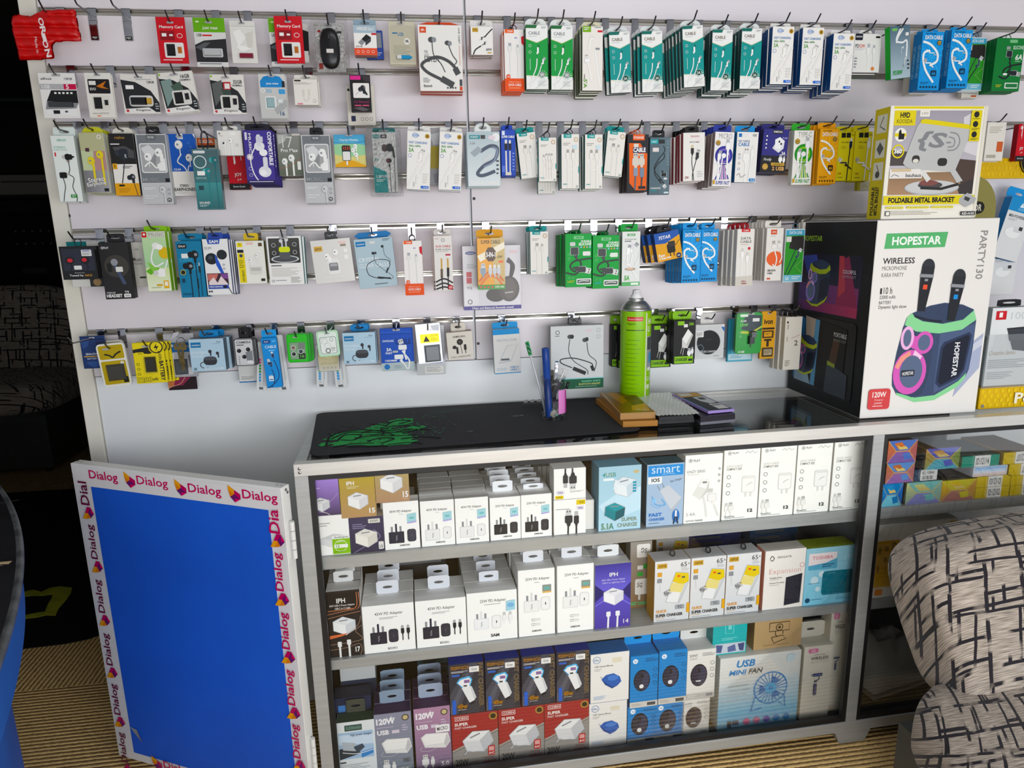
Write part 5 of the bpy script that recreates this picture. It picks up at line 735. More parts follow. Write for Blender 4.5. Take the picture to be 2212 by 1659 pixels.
hang('kkeen',1689.5,120,46,125,.165,0,kk % 'beside the teal stacks',tab=46,n=5)
hang('kkeen',1754,121,45,126,.165,0,kk % 'between its twins',tab=48,n=5)
hang('kkeen',1819.7,133,43,125,.165,0,kk % 'hung lowest',tab=60,n=5)
hang('pd12',1873,115,58,84,.10,0,'white cable box with orange wattage lettering',tab=61,n=2)
hang('pd30',1944,113,48,114,.13,0,'tilted grey green cable box with green side',tilt=8,yaw=9)
hang('whitecable',1992,140,44,128,.09,0,'cream cable box behind the first blue loop cable box',tab=65,n=2,hk=False)
hang('loopblue',2011,132,46,127,.14,0,'blue loop cable box beside the tilted grey green box',tab=59,n=2)
hang('dataline',2104,139,45,116,.09,0,'green and pale blue phone cable box in the top row',tab=70,n=2)
hang('whitecable',2094,206,34,14,.05,0,'cream paper edge under the green phone cable box',hk=False)
hang('loopblue',2073,129,46,124,.14,0,'blue loop cable box beside the green phone cable box',tab=57,n=3)
hang('green6',2178,140,60,115,.13,0,'dark green cable box at the end of the top row',tab=72,n=2)
for px,nm in ((198,'beside the red foil pouch'),(272,'beside the red memory card')):
    p = atY(px,45,-.01); r = hook(p.x,SLOT[0],SLOT[0] - .018,.085,'empty metal hook ' + nm)
    b = MB(); b.box(-.010,-.0035,-.078,.010,-.0022,-.030,mat='chrome',ch=.001); b.canvas((-.010,-.0035,-.078),(1,0,0),(0,0,1),.020,.048); b.draw([('R',12,78,88,96,'k'),('T','MJX',22,82,78,93,'w')])
    b.build('label_plate',r)
# second row
hang('dahua',128,207,79,98,.09,1,'white usb drive pack with crimson price corner')
hang('evo',216,206,57,97,.09,1,'cream memory card pack with black card picture',n=2,step=.006)
hang('kflash',303,203,78,85,.09,1,'dark usb stick pack beside the tilted memory card pack',n=2,step=.006)
hang('kmicro',386,199,74,88,.095,1,'tilted black and white memory card pack',tilt=5,n=3,step=.006)
hang('kmicro32',493,204,73,86,.09,1,'memory card pack with a small red sticker')
hang('just16',590,208,58,96,.09,1,'grey memory card pack with a blue arched label',n=3,step=.007)
hang('lightning',661,199,52,56,.09,1,'cream adapter box under the bagged mouse',tab=159,n=2,fan=.001)
hang('carbtback',780,228,60,86,.055,1,'cream box behind the black car adapter',hk=False)
hang('carbt',779,202,44,80,.09,1,'black and pink car bluetooth adapter pack',tab=159)
# third row
hang('gerlax',144,365,50,143,.10,2,'white green tab earphone box at the wall edge',tab=272,n=2)
hang('stereo',204.5,352.5,53,131,.10,2,'yellow and grey earphone box',tab=272,n=3,fan=.002)
hang('realme',269,356,53,134,.10,2,'black, white and yellow earphone box',tab=273,n=2)
hang('musicgrey',334,366,66,152,.11,2,'silver grey earphone box beside the blue card',tab=270)
hang('original',447,352,54,106,.03,2,'white earphone box with orange banner behind the teal one',hk=False)
hang('cs04',397,357,61,134,.09,2,'blue and white earphone card')
hang('joy',514,362,44,96,.045,2,'red earphone box behind the small white one',hk=False)
hang('sound',449,388,58,131,.15,2,'dark teal earphone box on a black cord',tab=282)
hang('airbox',497,309,53,54,.10,2,'small square white earphone box',tab=270)
hang('purple',560,339,62,115,.11,2,'purple earphone box with white lettering',tab=266,n=7,fan=.0012)
hang('pro17',627,334,54,92,.10,2,'greenish grey earphone box between purple and silver ones')
hang('musicgrey',686.5,365,60,149,.11,2,'silver grey earphone box beside the pastel one',tab=271,n=2)
hang('popup',756,326,67,70,.09,2,'pastel earphone box with a phone picture')
hang('fonzyear',832,351,51,130,.10,2,'teal and white earphone box in a clear bag',tab=273)
hang('kkeen',904,347,50,127,.11,2,'white fast charging cable box before the yellow pouch',tab=271,n=2,tilt=-3.8,fan=.002)
hang('foilbag',946,340,42,122,.06,2,'silver pouch with a yellow band',hk=False)
hang('kkeen',973,348,50,127,.11,2,'white fast charging cable box after the yellow pouch',tab=275,n=2,tilt=-3.8,fan=.002)
hang('fonzydata',1045,344,71,118,.11,2,'pale silver blue flat cable box',tab=265,n=5,fan=-.001)
hang('supercable',1098,330,31,100,.11,2,'narrow royal blue cable box',tab=268.5,n=3,fan=.002)
hang('tiuA',1141,336,40,98,.11,2,'white and teal cable box tilted beside the royal blue one',tab=273,n=2,tilt=5.8)
hang('tiuB',1181,374,38,90,.085,2,'white and teal box hung low behind the four plug one',hk=False)
hang('tiuB',1183,345,38,95,.13,2,'white and teal box with four small plugs',tab=284)
hang('tiuC',1232,349,38,118,.13,2,'white and teal box with a ring, nearer the four plugs',tab=278,n=2)
hang('tiuC',1282.6,349,39,119,.135,2,'white and teal box with a ring, nearer the black orange one',tab=276,n=3,fan=-.002)
hang('tiuA',1328,333,38.5,97,.125,2,'white and teal cable box tilted beside the black orange one',tab=271,n=2,tilt=-5.4)
hang('orange',1377.6,353,46,124,.125,2,'black and orange cable box',tab=279,n=3,fan=-.003)
hang('chargecable',1425,359,44,124,.12,2,'slate grey cable box with a black tab',tab=279)
hang('ysr',1499,339,46.5,105,.14,2,'white cable box with dark red sides',tab=270,n=5,tilt=1.5,fan=-.002)
hang('micro',1562,344.5,41,118,.15,2,'purple sunburst cable box',tab=267,n=5,tilt=-2)
hang('fastcharge',1612.6,340,46,109,.13,2,'white and blue cable box beside the purple sunburst',tab=269,tilt=-1)
hang('firefly',1673,326,53,94,.13,2,'navy and black charger box',tab=265,n=3,tilt=-3,yaw=-4)
hang('typec',1734,341,42,118,.14,2,'green sunburst cable box',tab=264)
hang('loopyellow',1788.6,338,40,119,.15,2,'orange yellow loop cable box',tab=263,n=3,fan=-.002)
hang('yelsmall',1866,402,27,20,.05,2,'small cream box below the yellow boxes',hk=False)
hang('yelblack',1825,338,35,106,.14,2,'yellow cable box with a black cable',tab=271,n=2)
hang('yelwhite',1863,338,37,107,.145,2,'yellow cable box with a white cable',tab=269,n=2)
# fourth row
hang('akgback',186,571,72,98,.05,4,'white and teal box behind the black earphone window box',hk=False)
hang('akg',169.6,568,76,72,.15,4,'black window box with red earphones',tab=516)
hang('musichead',302,571,34,95,.04,4,'white box behind the black headset box',hk=False)
hang('headset',252,585,61,123,.12,4,'black headset box with a grey circle',tab=504,yaw=7)
hang('musicgreen',338,565,51,130,.11,4,'lime green and white earphone box',tab=487,n=2,fan=.001)
hang('playblue',413,582,55,122,.12,4,'petrol blue earphone box',tab=504,n=2,fan=.002)
hang('sam',470,577,55,121,.115,4,'white earphone box with blue tab and crowd picture',tab=502,n=4,fan=.002)
hang('yelbuds',543,567,61,93,.11,4,'white and yellow earbuds box',tab=503)
hang('listbuds',616.5,563,75,105,.12,4,'white earbuds box with a dark picture panel',tab=508,n=2,fan=.003)
hang('aspor',719,564,86,94,.11,4,'shrink wrapped silver earbuds box',tab=499,tilt=4)
hang('crystal',812,568,83,107,.10,4,'pale blue neckband box with a blue header',tab=500,tilt=4)
hang('tugin',893,579,40,117,.125,4,'orange footed cable box in the fourth row',tab=507,n=2)
hang('aux',958,569,39.5,119,.11,4,'white audio cable box with red side',tab=495,n=2,fan=-.004)
hang('headphonebox',1063,600,125,138,.075,4,'large headphone box with a violet foot band',hk=False)
hang('superorange',1061,570,59,111,.13,4,'gold and orange cable box before the headphone box',tab=495)
hang('tiuA',1165,547.6,36.5,91,.12,4,'white and teal cable box standing alone in the fourth row',tab=488,n=3,fan=-.002)
hang('silA',1249.6,563,57,115,.14,4,'bright green silicone cable box with yellow lettering',tab=498,n=4,fan=-.002)
hang('silB',1308.6,566,57,115,.14,4,'bright green silicone cable box with a torn sticker',tab=500,n=3)
hang('gerlax5',1363,559,39,117,.13,4,'silver and green cable box',tab=483,n=2,fan=-.002)
hang('sevenstar',1443.5,531,54,62,.15,4,'tilted blue and yellow charger box',tab=484,n=3,tilt=11,fan=-.008)
hang('loopblue',1493.6,554,40,115,.145,4,'blue loop cable box beside the tilted charger box',tab=481,n=6,fan=-.001)
hang('loopblue',1532.5,552,37,113,.13,4,'blue loop cable box beside the white cable stack',tab=481,n=2)
hang('corn',1609,556.5,37,123,.15,4,'white cable box on red coils',tab=481,n=4,fan=-.004)
hang('asporusb',1672,550,36,114,.14,4,'white cable box with an orange disc',tab=476,n=6,fan=-.001)
hang('dataline',1715,552.5,42,115,.13,4,'green and pale blue phone cable box in the fourth row',tab=483)
hang('whitecable',1742,520,20,80,.06,4,'cream cable box half hidden beside the big black box',n=2,tab=474)
# fifth row
hang('sealove',203,761,54,70,.06,6,'navy blue battery pouch',hl=.17)
hang('ybat',243,782,60,92,.05,6,'yellow battery card behind the first yellow one',hk=False,tilt=3)
hang('ybat',246,788,63,95,.09,6,'yellow and white battery card with rounded corners',tilt=4)
hang('y1200',324,784,66,88,.10,6,'bright yellow battery card with big black digits',n=4,fan=.006,yaw=4,step=.012)
hang('pinkcard',394,826,62,32,.03,6,'dark pink card under the silver pouch',hk=False)
hang('silverbat',390,768,66,94,.07,6,'silver and blue battery pouch behind the key')
hang('soundcore',448,767,75,70,.11,6,'light blue earbuds box beside the silver pouch',tab=717,n=2,fan=.006)
hang('batcard',537,806,43,40,.03,6,'white battery card below the lens pack',hk=False)
hang('collar',528,761,43,60,.10,6,'silver camera lens pack with black tab',tab=708,n=3,fan=.002)
hang('strip',566,792,22,106,.06,6,'white strip of beads behind the blue cable box',hk=False,tilt=-6)
hang('strip',607,785,24,122,.055,6,'white strip case beside the blue cable box',hk=False,tilt=3)
hang('cable3a',587,784,34,108,.09,6,'narrow bright blue cable box above white strips',tab=713,tilt=2)
hang('lensgreen',643,752,46,62,.09,6,'bright green camera lens pack',n=4,fan=.003)
hang('strip',695,792,24,92,.04,6,'white strip case with blue beads under the ring card',hk=False,tilt=-3)
hang('strip',733,790,26,98,.035,6,'white strip case with green beads under the ring card',hk=False,tilt=2)
hang('ringbracket',710,778,46,48,.07,6,'cream ring bracket card',hk=False)
hang('lenswhite',709,742,47,55,.10,6,'white and green camera lens pack',tilt=3,n=2)
hang('soundcore',776.6,752,70,69,.11,6,'light blue earbuds box beside the blue pouch',tab=707,n=2,fan=.002)
hang('samcable',857,754.6,69,91,.08,6,'royal blue cable pouch',n=2,fan=.002)
hang('batteryblue',930,757,62,106,.05,6,'clear battery pouch behind the silver caution pouch',hk=False)
hang('caution',927,742,54,86,.08,6,'silver battery pouch with a yellow caution label',tilt=3)
hang('typecear',994,747,56,60,.10,6,'beige earphone box with black earbuds',tab=699,n=2,tilt=3)
hang('hdd',1095,759,57,96,.10,6,'white and blue hard drive enclosure box',tab=697,tilt=1.5)
hang('magnetic',1247,772,114,136,.085,6,'white neckband box with a dark green foot',tab=689)
hang('charger24',1334,747,26,90,.034,6,'black and lime charger box peeking out beside the can',tab=684,hk=False)
hang('charger24',1357,748,46,92,.046,6,'black and lime charger box behind the spray can',tab=684,fan=-.006)
hang('charger24',1427,748,45,92,.06,6,'black and lime charger box between can and its twin',tab=682,n=2)
hang('charger24',1478,740,50,93,.115,6,'black and lime charger box beside the round charger',tab=679,n=2,fan=-.002)
hang('wireless',1533,738,62,73,.09,6,'white box with a black round charger',tab=679)
hang('blueback',1600,735,54,92,.05,6,'pale blue box behind the green car charger',hk=False)
hang('g15',1617.6,720,56,89,.10,6,'green car charger blister pack')
hang('ivon',1659,724,31,102,.10,6,'amber yellow card beside the green blister')
hang('whitetall',1712,742,36,114,.13,6,'tall cream box beside the big black box',tab=670,n=3,fan=-.004)
# behind the boxes at the far end
hang('whitecable',2150,306,40,84,.14,2,'cream cable box behind the yellow stand header',tab=266,n=5)
hang('joy',2208,308,22,80,.14,2,'dark red box behind the yellow stand header')
# the red foil pouch on the first hook
def pouch():
    o = [(95,120),(150,108),(200,118),(240,122),(285,100),(330,80),(420,74),(500,70),(582,72),(590,130),(612,230),(636,320),(540,322),(430,325),(405,350),(412,400),(416,452),(330,462),(240,468),(152,470),(140,410),(128,350),(105,260),(90,190)]
    Y = -.07; P = [atY(x / 3.568,y / 3.568,Y) for x,y in o]
    xs = [p.x for p in P]; zs = [p.z for p in P]; c = Vector(((min(xs) + max(xs)) / 2,Y,min(zs)))
    poly = [(p.x - c.x,p.z - c.z) for p in P]
    def inside(x,z):
        r = False; j = len(poly) - 1
        for i in range(len(poly)):
            if (poly[i][1] > z) != (poly[j][1] > z) and x < (poly[j][0] - poly[i][0]) * (z - poly[i][1]) / (poly[j][1] - poly[i][1]) + poly[i][0]: r = not r
            j = i
        return r
    def edge(x,z):
        m_ = 9
        for i in range(len(poly)):
            a,q = Vector(poly[i]),Vector(poly[(i + 1) % len(poly)]); t = max(0,min(1,(Vector((x,z)) - a).dot(q - a) / (q - a).length_squared)); m_ = min(m_,(Vector((x,z)) - a - (q - a) * t).length)
        return m_
    x0,x1 = min(p[0] for p in poly),max(p[0] for p in poly); z1 = max(p[1] for p in poly); n = 56; dx = (x1 - x0) / n; m_ = int(z1 / dx) + 1
    b = MB(); idx = {}; V = []; F = []
    def dep(x,z,e):
        rows = abs(math.sin(z / .0265 * math.pi)) ** .6
        return min(1,e / .008) ** .5 * (.003 + .009 * rows) + .0012 * math.sin(x * 190 + z * 60)
    for s_ in (-1,1):
        for j in range(m_ + 1):
            for i in range(n + 1):
                x,z = x0 + i * dx,j * dx
                if inside(x,z): idx[s_,i,j] = len(V); e = edge(x,z); V.append((x,s_ * dep(x,z,e),z))
        for j in range(m_):
            for i in range(n):
                q = [(s_,i,j),(s_,i + 1,j),(s_,i + 1,j + 1),(s_,i,j + 1)]
                if all(k in idx for k in q): F.append([idx[k] for k in q])
                elif sum(k in idx for k in q) == 3: F.append([idx[k] for k in q if k in idx])
    r = empty('foil_pouch','red inflated foil pouch with white lettering at the wall corner','pouch',c)
    b.add(V,F,'#c3151f','gloss',True); b.build('pouch_body',r)
    b = MB(); b.cur = 'gloss'; b.canvas((0,-.0135,0),(1,0,0),(0,0,1),1,1)
    def at_(px,py): p = atY(px / 3.568,py / 3.568,Y) - c; return p.x * 100,(1 - p.z) * 100
    for ch,(px,py),s_ in (('O',(338,180),1),('R',(355,245),1),('I',(362,300),.7),('O',(372,350),1),('N',(392,420),1)):
        u,v = at_(px,py); b.draw([('T',ch,u - .95,v - .62 * s_,u + .95,v + .62 * s_,'#f0e4e4',-80,.03)])
    u0,v0 = at_(285,295); u1,v1 = at_(325,420); b.draw([('T','Made in',u0,v0,u1,v1,'#f0d4d4',-90,.0)])
    b.build('lettering',r)
    hook(atY(75,12,-.09).x + .02,SLOT[0],c.z + z1 - .012,.09,'metal hook holding the red foil pouch')
pouch()
# key ring hung over the silver pouch
def keys():
    c = atY(390,735,-.10)
    r = empty('key_ring','bunch of brass keys on a ring over the silver pouch','keys',c)
    b = MB(); b.tube([(.011 * math.cos(a),.004 * math.sin(a),-.004 + .011 * math.sin(a)) for a in [k * math.pi / 8 for k in range(16)]],.0011,mat='wire',n=6,closed=True); b.build('split_ring',r)
    pm('brass','#8d7a4a',.3,.9,'#6a5a38',40)
    for i,(dx,an,L) in enumerate(((-.008,-.08,.062),(.004,.10,.078))):
        b = MB(); b.plate(.020,.020,.006,.006,.012,0,.0022,mat='brass',rnd=.009); b.box(-.0035,.0002,-L + .02,.0035,.002,.0005,mat='brass',ch=.0004)
        for t in range(5): b.box(.0034,.0003,-L + .022 + t * .006,.0055 + .001 * (t % 2),.0019,-L + .0255 + t * .006,mat='brass')
        o = b.build('key',r,(dx,-.003 - .0026 * i,-.026)); o.rotation_euler = (0,an,0)
    b = MB(); b.prism([(-.018,-.006),(-.008,.010),(.006,.012),(.002,.002),(-.008,-.004)],-.001,.001,'y','#d4d4d8','foil'); b.build('key_tag',r,(-.006,-.004,.012))
keys()
INK_LIGHT = .93  # stronger light on the counter put into its print colours
# ------------------------------------------------------------------ the display counter
CZ = (Z0 - 1.1965) * S; RH = .0303; BT = .0742; BB = .0407; CL = 2.35
PHI = math.atan(.0195); CO = Vector((-.4784,-.4931,0)); CM = Matrix.Translation(CO) @ Matrix.Rotation(PHI,4,'Z')
CN = Vector((-math.sin(PHI),math.cos(PHI),0))
def loc(px,py,yl):
    # point of the counter's own frame at depth yl behind its front
    d = ray(px,py); t = (yl - (EYE - CO).dot(CN)) / d.dot(CN); return CM.inverted() @ (EYE + d * t)
SH1,SH2,SH3 = .7265,.437,.055
ctr = empty('display_counter','long aluminium and glass display counter along the wall','counter',CO,(0,0,PHI))
P2 = 1.5065; PW = .033; P1 = .0315; DEP = .462
def part(name,fn,**k):
    b = MB(); fn(b); return b.build(name,ctr)
part('front_rail',lambda b: b.box(0,0,CZ - RH,CL,.026,CZ,mat='aluminium',ch=.001))
def backrail(b):
    yb = lambda x: (-.003 - CO.y - x * math.sin(PHI)) / math.cos(PHI)
    b.prism([(0,yb(0) - .016),(CL,yb(CL) - .016),(CL,yb(CL)),(0,yb(0))],CZ - RH,CZ,'z',mat='aluminium')
part('back_rail',backrail)
part('side_rail',lambda b: b.box(.0002,.0262,CZ - RH,.0265,.470,CZ,mat='alu_grey',ch=.001))  # grey tone carries the dim ceiling reflection in its colour
for x0,x1 in ((0,P1),(P2,P2 + PW)):
    part('front_post',lambda b: b.box(x0,.0004,BT,x1,.026,CZ - RH,mat='alu_grey',ch=.0008))
part('back_post',lambda b: b.box(0,.445,.0,.0265,.470,CZ - RH,mat='alu_grey'))
part('bottom_rail',lambda b: b.box(0,0,BB,CL,.028,BT,mat='alu_grey',ch=.001))
for x in (.002,1.475):
    w = .118 if x > 1 else .07
    part('foot',lambda b: b.prism([(x + .018,0),(x + w - .018,0),(x + w,BB),(x,BB)],.003,.026,'y',mat='alu_grey'))
for x0,x1 in ((P1,P2),(P2 + PW,CL)):
    def gasket(b):
        z0,z1 = BT,CZ - RH; g = .0135
        b.prism([(x0,z1),(x1,z1),(x1 - g,z1 - g),(x0 + g,z1 - g)],.004,.018,'y',mat='rubber')
        b.prism([(x0,z0),(x0 + g,z0 + g),(x1 - g,z0 + g),(x1,z0)],.004,.018,'y',mat='rubber')
        b.prism([(x0,z0),(x0,z1),(x0 + g,z1 - g),(x0 + g,z0 + g)],.004,.018,'y',mat='rubber')
        b.prism([(x1,z0),(x1 - g,z0 + g),(x1 - g,z1 - g),(x1,z1)],.004,.018,'y',mat='rubber')
    part('glass_gasket',gasket)
    part('front_pane',lambda b: b.box(x0 + .004,.018,BT + .003,x1 - .004,.022,CZ - RH - .003,mat='glass'))
part('top_pane',lambda b: b.box(.0268,.0263,CZ - .0065,CL,.432,CZ - .0015,mat='glass'))
for x0,x1 in ((.012,1.549),(1.557,CL)):
    for z,z2 in ((SH1,.694),(SH2,.409)):
        def shelf(b):
            b.box(x0,.044,z2,x1,.052,z,mat='alu_grey',ch=.0008); b.box(x0,.052,z - .012,x1,.44,z,mat='alu_grey')
        part('shelf',shelf)
part('base_board',lambda b: b.box(.004,.028,SH3 - .016,CL,.455,SH3,mat='black_plastic'))
part('back_shade_panel',lambda b: b.box(.03,.4545,SH3,CL,.460,CZ - .034,mat='dark_wood'))  # added dark sheet standing in for the shade of the open back
part('divider',lambda b: b.box(1.550,.03,SH3,1.556,.44,CZ - RH - .004,mat='alu_grey'))
part('end_panel',lambda b: b.box(.006,.0265,BT,.011,.445,CZ - RH,mat='alu_grey'))
def rivets(b):
    for z in (CZ - .011,CZ - .0205): b.lathe([(.0042,0),(.0036,.0014),(.0016,.0018)],mat='screw',n=14,o=(.0135,0,z),axis=(0,-1,0)); b.lathe([(.0014,0),(.0014,.0021)],mat='rubber',n=8,o=(.0135,0,z),axis=(0,-1,0))
part('rivets',rivets)
# ------------------------------------------------------------------ printed boxes of the counter; whites and tops lightened to carry the light there
def iph(bg1,bg2,num,light,word='IPH'):
    return [('G',0,0,100,100,bg1,bg2),('T',word,20,8,42,18,'w',0,.02),('X',20,21,58,28,2,light),('M','chg',50,57,3.1,0,'#f4f4f3','#dcdce0','#e8e8ea'),('T',num,80,78,97,91,'w',0,.03)]
kind('adp_purple','charger_box','#9a7cc8','#e4dfe6',th=.05,cat='charger box',c=[('G',0,0,100,100,'#a888d8','#4a3c5c'),('X',2,22,34,26,1,'#d8c8ec'),('C',1.4,'#c9a8e4',0,74,50,70,96,40),('M','chg',30,68,3.4,0,'#f2f2f4','#d4d4da','#e4e4e8'),('C',1.8,'w',20,88,44,92,60,99)])
kind('iph15','charger_box','#b49a50','#d8cdb0',th=.05,cat='charger box',c=iph('#b8a048','#b8946c','15','#e4dcb4'))
kind('brown15','charger_box','#a88c6c','#cdbca4',th=.05,cat='charger box',c=[('G',0,0,100,100,'#b4a070','#b08c70'),('M','chg',48,32,3.5,0,'#f4f4f3','#dcdce0','#e8e8ea'),('T','15',80,64,96,86,'w',0,.03),('X',80,90,96,93,1,'#e4d4c4')])
kind('warranty','charger_box','#fafaf8','#d8d8d6',th=.05,cat='charger box',c=[('X',2,18,44,30,2,'#b4b4b4'),('P','#dfe0e2',4,58,50,46,90,52,92,70,40,80,4,70),('P','#cfd1d4',10,56,50,47,80,52,40,62),('R',44,52,99,98,'#8fc23c'),('R',44,52,99,60,'#eeeeec'),('T','Redlington',52,54,94,59,'#4a5a5c'),('O',70,78,20,1.8,'#dfeec4'),('R',49,74,92,83,'#f1f4ea',3),('T','12',55,75.5,66,81.5,'#3f8a3c',0,.02),('T','WARRANTY',56,65,84,69,'#e4f0cc'),('X',48,92,84,95,1,'#4f8a2c')])
kind('darkcube','charger_box','#3a344a','#cfc4bc',th=.05,cat='charger box',c=[('G',0,0,100,100,'#3f3a58','#332e46'),('X',10,18,50,34,3,'#8f8aa8'),('R',56,6,90,18,'#dcdad2',2),('T','2500',60,9,84,15,'#6a6a70',4),('C',1.6,'#9a90b4',10,99,60,74,88,58,70,36),('M','chg',48,58,3.4,0,'#efece4','#d8d4cc','#e4e0d8'),('R',82,72,97,94,'#e4e2e0',3),('T','15',85,82,94,91,'dg')])
kind('wspine','charger_box','#e6e5e2','#f0f0ee',th=.05,cat='charger box',c=[('R',0,3,100,4,'#cfcecb')])
holo = lambda: [('P','#a8d4dc',66,27,92,25,92,44,66,46),('E',79,35,9,'#7fc0c8',5),('O',79,35,10,1.4,'#c9e4e8',6),('P','#b4a8dc',66,44,92,42,92,45,66,47)]
def pdbox(wt,plug,pin,pill,brand='SAMSUNG',edge='#0f0f12',e2='#111114'):
    return [('T',wt + 'W PD Adapter',18,17,80,23.5,'#5a5a5c'),('X',44,25.5,58,27,1,'#a9a9aa'),('M','ukplug',34,68,2.7,0,plug,pin,edge),('M','pill',77,72,2.4,0,pill,e2)] + holo() + [('T',brand,42,90,70,93.5,'#3a3a3c',0,.02)]
kind('pd45b','charger_box','#fafaf8','#f4f4f2',th=.042,cat='charger box',c=pdbox('45','#26283a','#2e3044','#3a3c4c'))
kind('pd45w','charger_box','#fafaf8','#f4f4f2',th=.042,cat='charger box',c=pdbox('45','#ececec','#e0e0e0','#eeeeee',edge='#cfcfd0',e2='#cfcfd2'))
kind('pd25b','charger_box','#fafaf8','#f4f4f2',th=.042,tab=('rect','#eceef2',.66),cat='charger box',c=pdbox('25','#2b2b2e','#343438','#3a3a3e'))
kind('cable2','cable_box','#fafaf7','#dedcd8',th=.05,cat='cable box',c=[('R',70,3,98,17,'#e2c92c'),('T','PLAY',80,7,95,13,'#5a5010'),('R',70,20,94,32,'#e9e4ee',2),('T','900',75,23,90,30,'#6a5a8a'),('X',6,26,56,30,1,'#8d8d8f'),('M','usba',46,54,2.6,0,'#2e2f33','#cfcfd0',10),('L',5,'#2e2f33',45,66,44,99),('M','usbc',70,56,2.4,0,'#2e2f33','#b9b9ba',10),('L',5,'#2e2f33',70,66,70,99)])
kind('cable2up','cable_box','#fafaf7','#dedcd8',th=.05,cat='cable box',c=[('R',4,87,30,98,'#e2c92c'),('T','PLAY',8,90,24,95,'#5a5010',180),('R',6,70,34,84,'#eceaee',2),('T','950',12,73,28,81,'#6a5a8a',180),('X',50,74,96,79,2,'#8d8d8f'),('L',5,'#2e2f33',36,0,35,30),('M','usbc',36,38,2.4,180,'#2e2f33','#b9b9ba',10),('L',5,'#2e2f33',58,0,58,30),('M','usba',59,40,2.6,180,'#2e2f33','#cfcfd0',10)])
kind('usb4','charger_box','#a4cfe4','#6f9fb4',th=.05,cat='charger box',c=[('G',0,0,100,100,'#a8ccdc','#b9dcec'),('P','#c9e4f2',0,60,50,40,100,34,100,70,30,84),('T','4USB',8,9,40,16,'#c9c47a',0,.05),('T','4USB',8,9,40,16,'#3a9ab4',0,.01),('R',10,18,36,21.5,'#eef4f6',3),('E',88,10,7,'#c9b88a',4),('M','chg',62,32,2.9,-6,'#e9eef2','#c9d8e2','#dfe8ee'),('P','#e4ecf2',34,34,38,20,44,22,42,44),('M','chg',38,70,2.6,6,'#17808c','#0f5a66','#1f94a0'),('T','SUPER',54,81,92,87,'#8a9a8c',0,.03),('T','CHARGE',44,89.5,92,96,'#8a9a8c',0,.03),('T','5.1A',6,88,36,98,'#b9b45a',0,.05),('T','5.1A',6,88,36,98,'#3a8a9a',0,.01)] + [('R',80,25 + 4.5 * i,88,28 + 4.5 * i,'#2f9ab4') for i in range(4)])
kind('smart','charger_box','#a9c0d6','#2a5566',th=.05,cat='charger box',c=[('R',2,1.5,98,98.5,'#a8bfd8'),('R',3,2,97,19,'#2f8fd8'),('T','smart',12,4,88,14.5,'#cfe4f4',0,.0),('X',40,16,80,17.4,1,'#bfe0f4'),('R',3,20,40,31,'#eceff2'),('T','IOS',12,22,34,28,'#23262a',0,.03),('T','Fast Charger',62,25,94,30,'#4a5a6a',12,.0,.2),('P','#c9cfd8',34,42,58,34,94,56,66,74),('P','#b4bcc8',66,74,94,56,92,62,70,77),('L',2,'#8a909a',36,42,28,34),('L',2,'#8a909a',46,38,40,30),('C',2.4,'#5fa4dc',14,50,24,64,50,66,40,56),('E',20,58,6,'#8fc4ec'),('C',2,'#7fb8e8',10,62,30,70,52,62),('T','FAST',7,78,42,83.5,'#1f6fc0',0,.04),('T','CHARGER',7,86,50,90.5,'#1f6fc0',0,.03),('E',80,85,10,'#2a6fb8',18),('L',5,'w',80,76,80,86),('L',4,'#1c2c44',78,86,74,98),('L',4,'#1c2c44',82,86,86,98),('X',6,94,40,96,1,'#4a6a8a')])
kind('kinzy','charger_box','#fafaf6','#e0ddd2',th=.05,cat='charger box',c=[('O',14,8,5,1,'#4a4a4a'),('P','#4a4a4a',12.5,6.6,12.5,9.4,17,8),('T','PLAY',22,6.5,40,10,'#6a6a6a'),('T','KINZY SERIES',6,22,54,26,'#7a7a78',0,.0),('X',6,28,44,30,1,'#cfcfcc'),('P','#e4e4e0',22,58,46,36,64,36,66,52,42,66),('P','#f7f7f5',38,46,48,36,64,37,58,50),('P','#d6d6d2',42,66,58,50,66,38,66,54),('R',48,39,60,42,'#8d8d8d'),('C',5,'#e4e3df',52,62,58,76,62,92),('C',5,'#e4e3df',94,92,84,78,78,70),('M','usbc',74,62,2.4,-16,'#f2f1ee','#cfcfcc',8,'#cfceca'),('T','3.4A',6,84,32,89,'#bdbdbb',0,-.005),('T','AUTO-ID CHARGER',6,95,52,97.6,'#6a6a68',0,.005)] + [ic(92,22 + 9 * i,'#8d8d8b',3) for i in range(3)])
kind('play12','charger_box','#fafaf5','#dddbd4',th=.05,cat='charger box',c=[('O',15,4.6,5,1,'#4a4a4a'),('P','#4a4a4a',13.5,3.4,13.5,5.8,18,4.6),('T','PLAY',23,3.2,40,6,'#6a6a6a'),('C',.8,'#6a6a6a',58,6,66,3,70,6,78,3,84,6,92,4),('T','QUICK CHARGE',8,21.5,52,25,'#b4b4b2',0,-.005),('T','COMPACT SIZE',8,25.6,50,28.8,'#6a6a6a',0,.01)] + [ic(15,38 + 11.5 * i,'#5a5a5a',5.6) for i in range(3)] + [('R',52,38,90,62,'#d9d8d5',6),('R',54,39.4,88,61,'#f6f5f2',5),('P','#e6e5e2',54,42,60,38,86,38,88,42),('C',1.2,'#9a9a98',66,52,74,49,82,48),('R',62,62,67,68,'#e0dfdc'),('R',76,62,81,68,'#e0dfdc'),('M','usbc',12,82,1.4,0,'#eeede9','#cfcfcc',20,'#cfceca'),('M','usba',24,82,1.4,0,'#eeede9','#cfcfcc',20,'#cfceca'),('T','12',72,85.5,86,90.5,'#3a3a3a',0,.03),('T','PowerPort',8,93.5,36,96,'#5a5a5a',0,.01),('R',8,97,64,97.4,'#6a6a6a')])
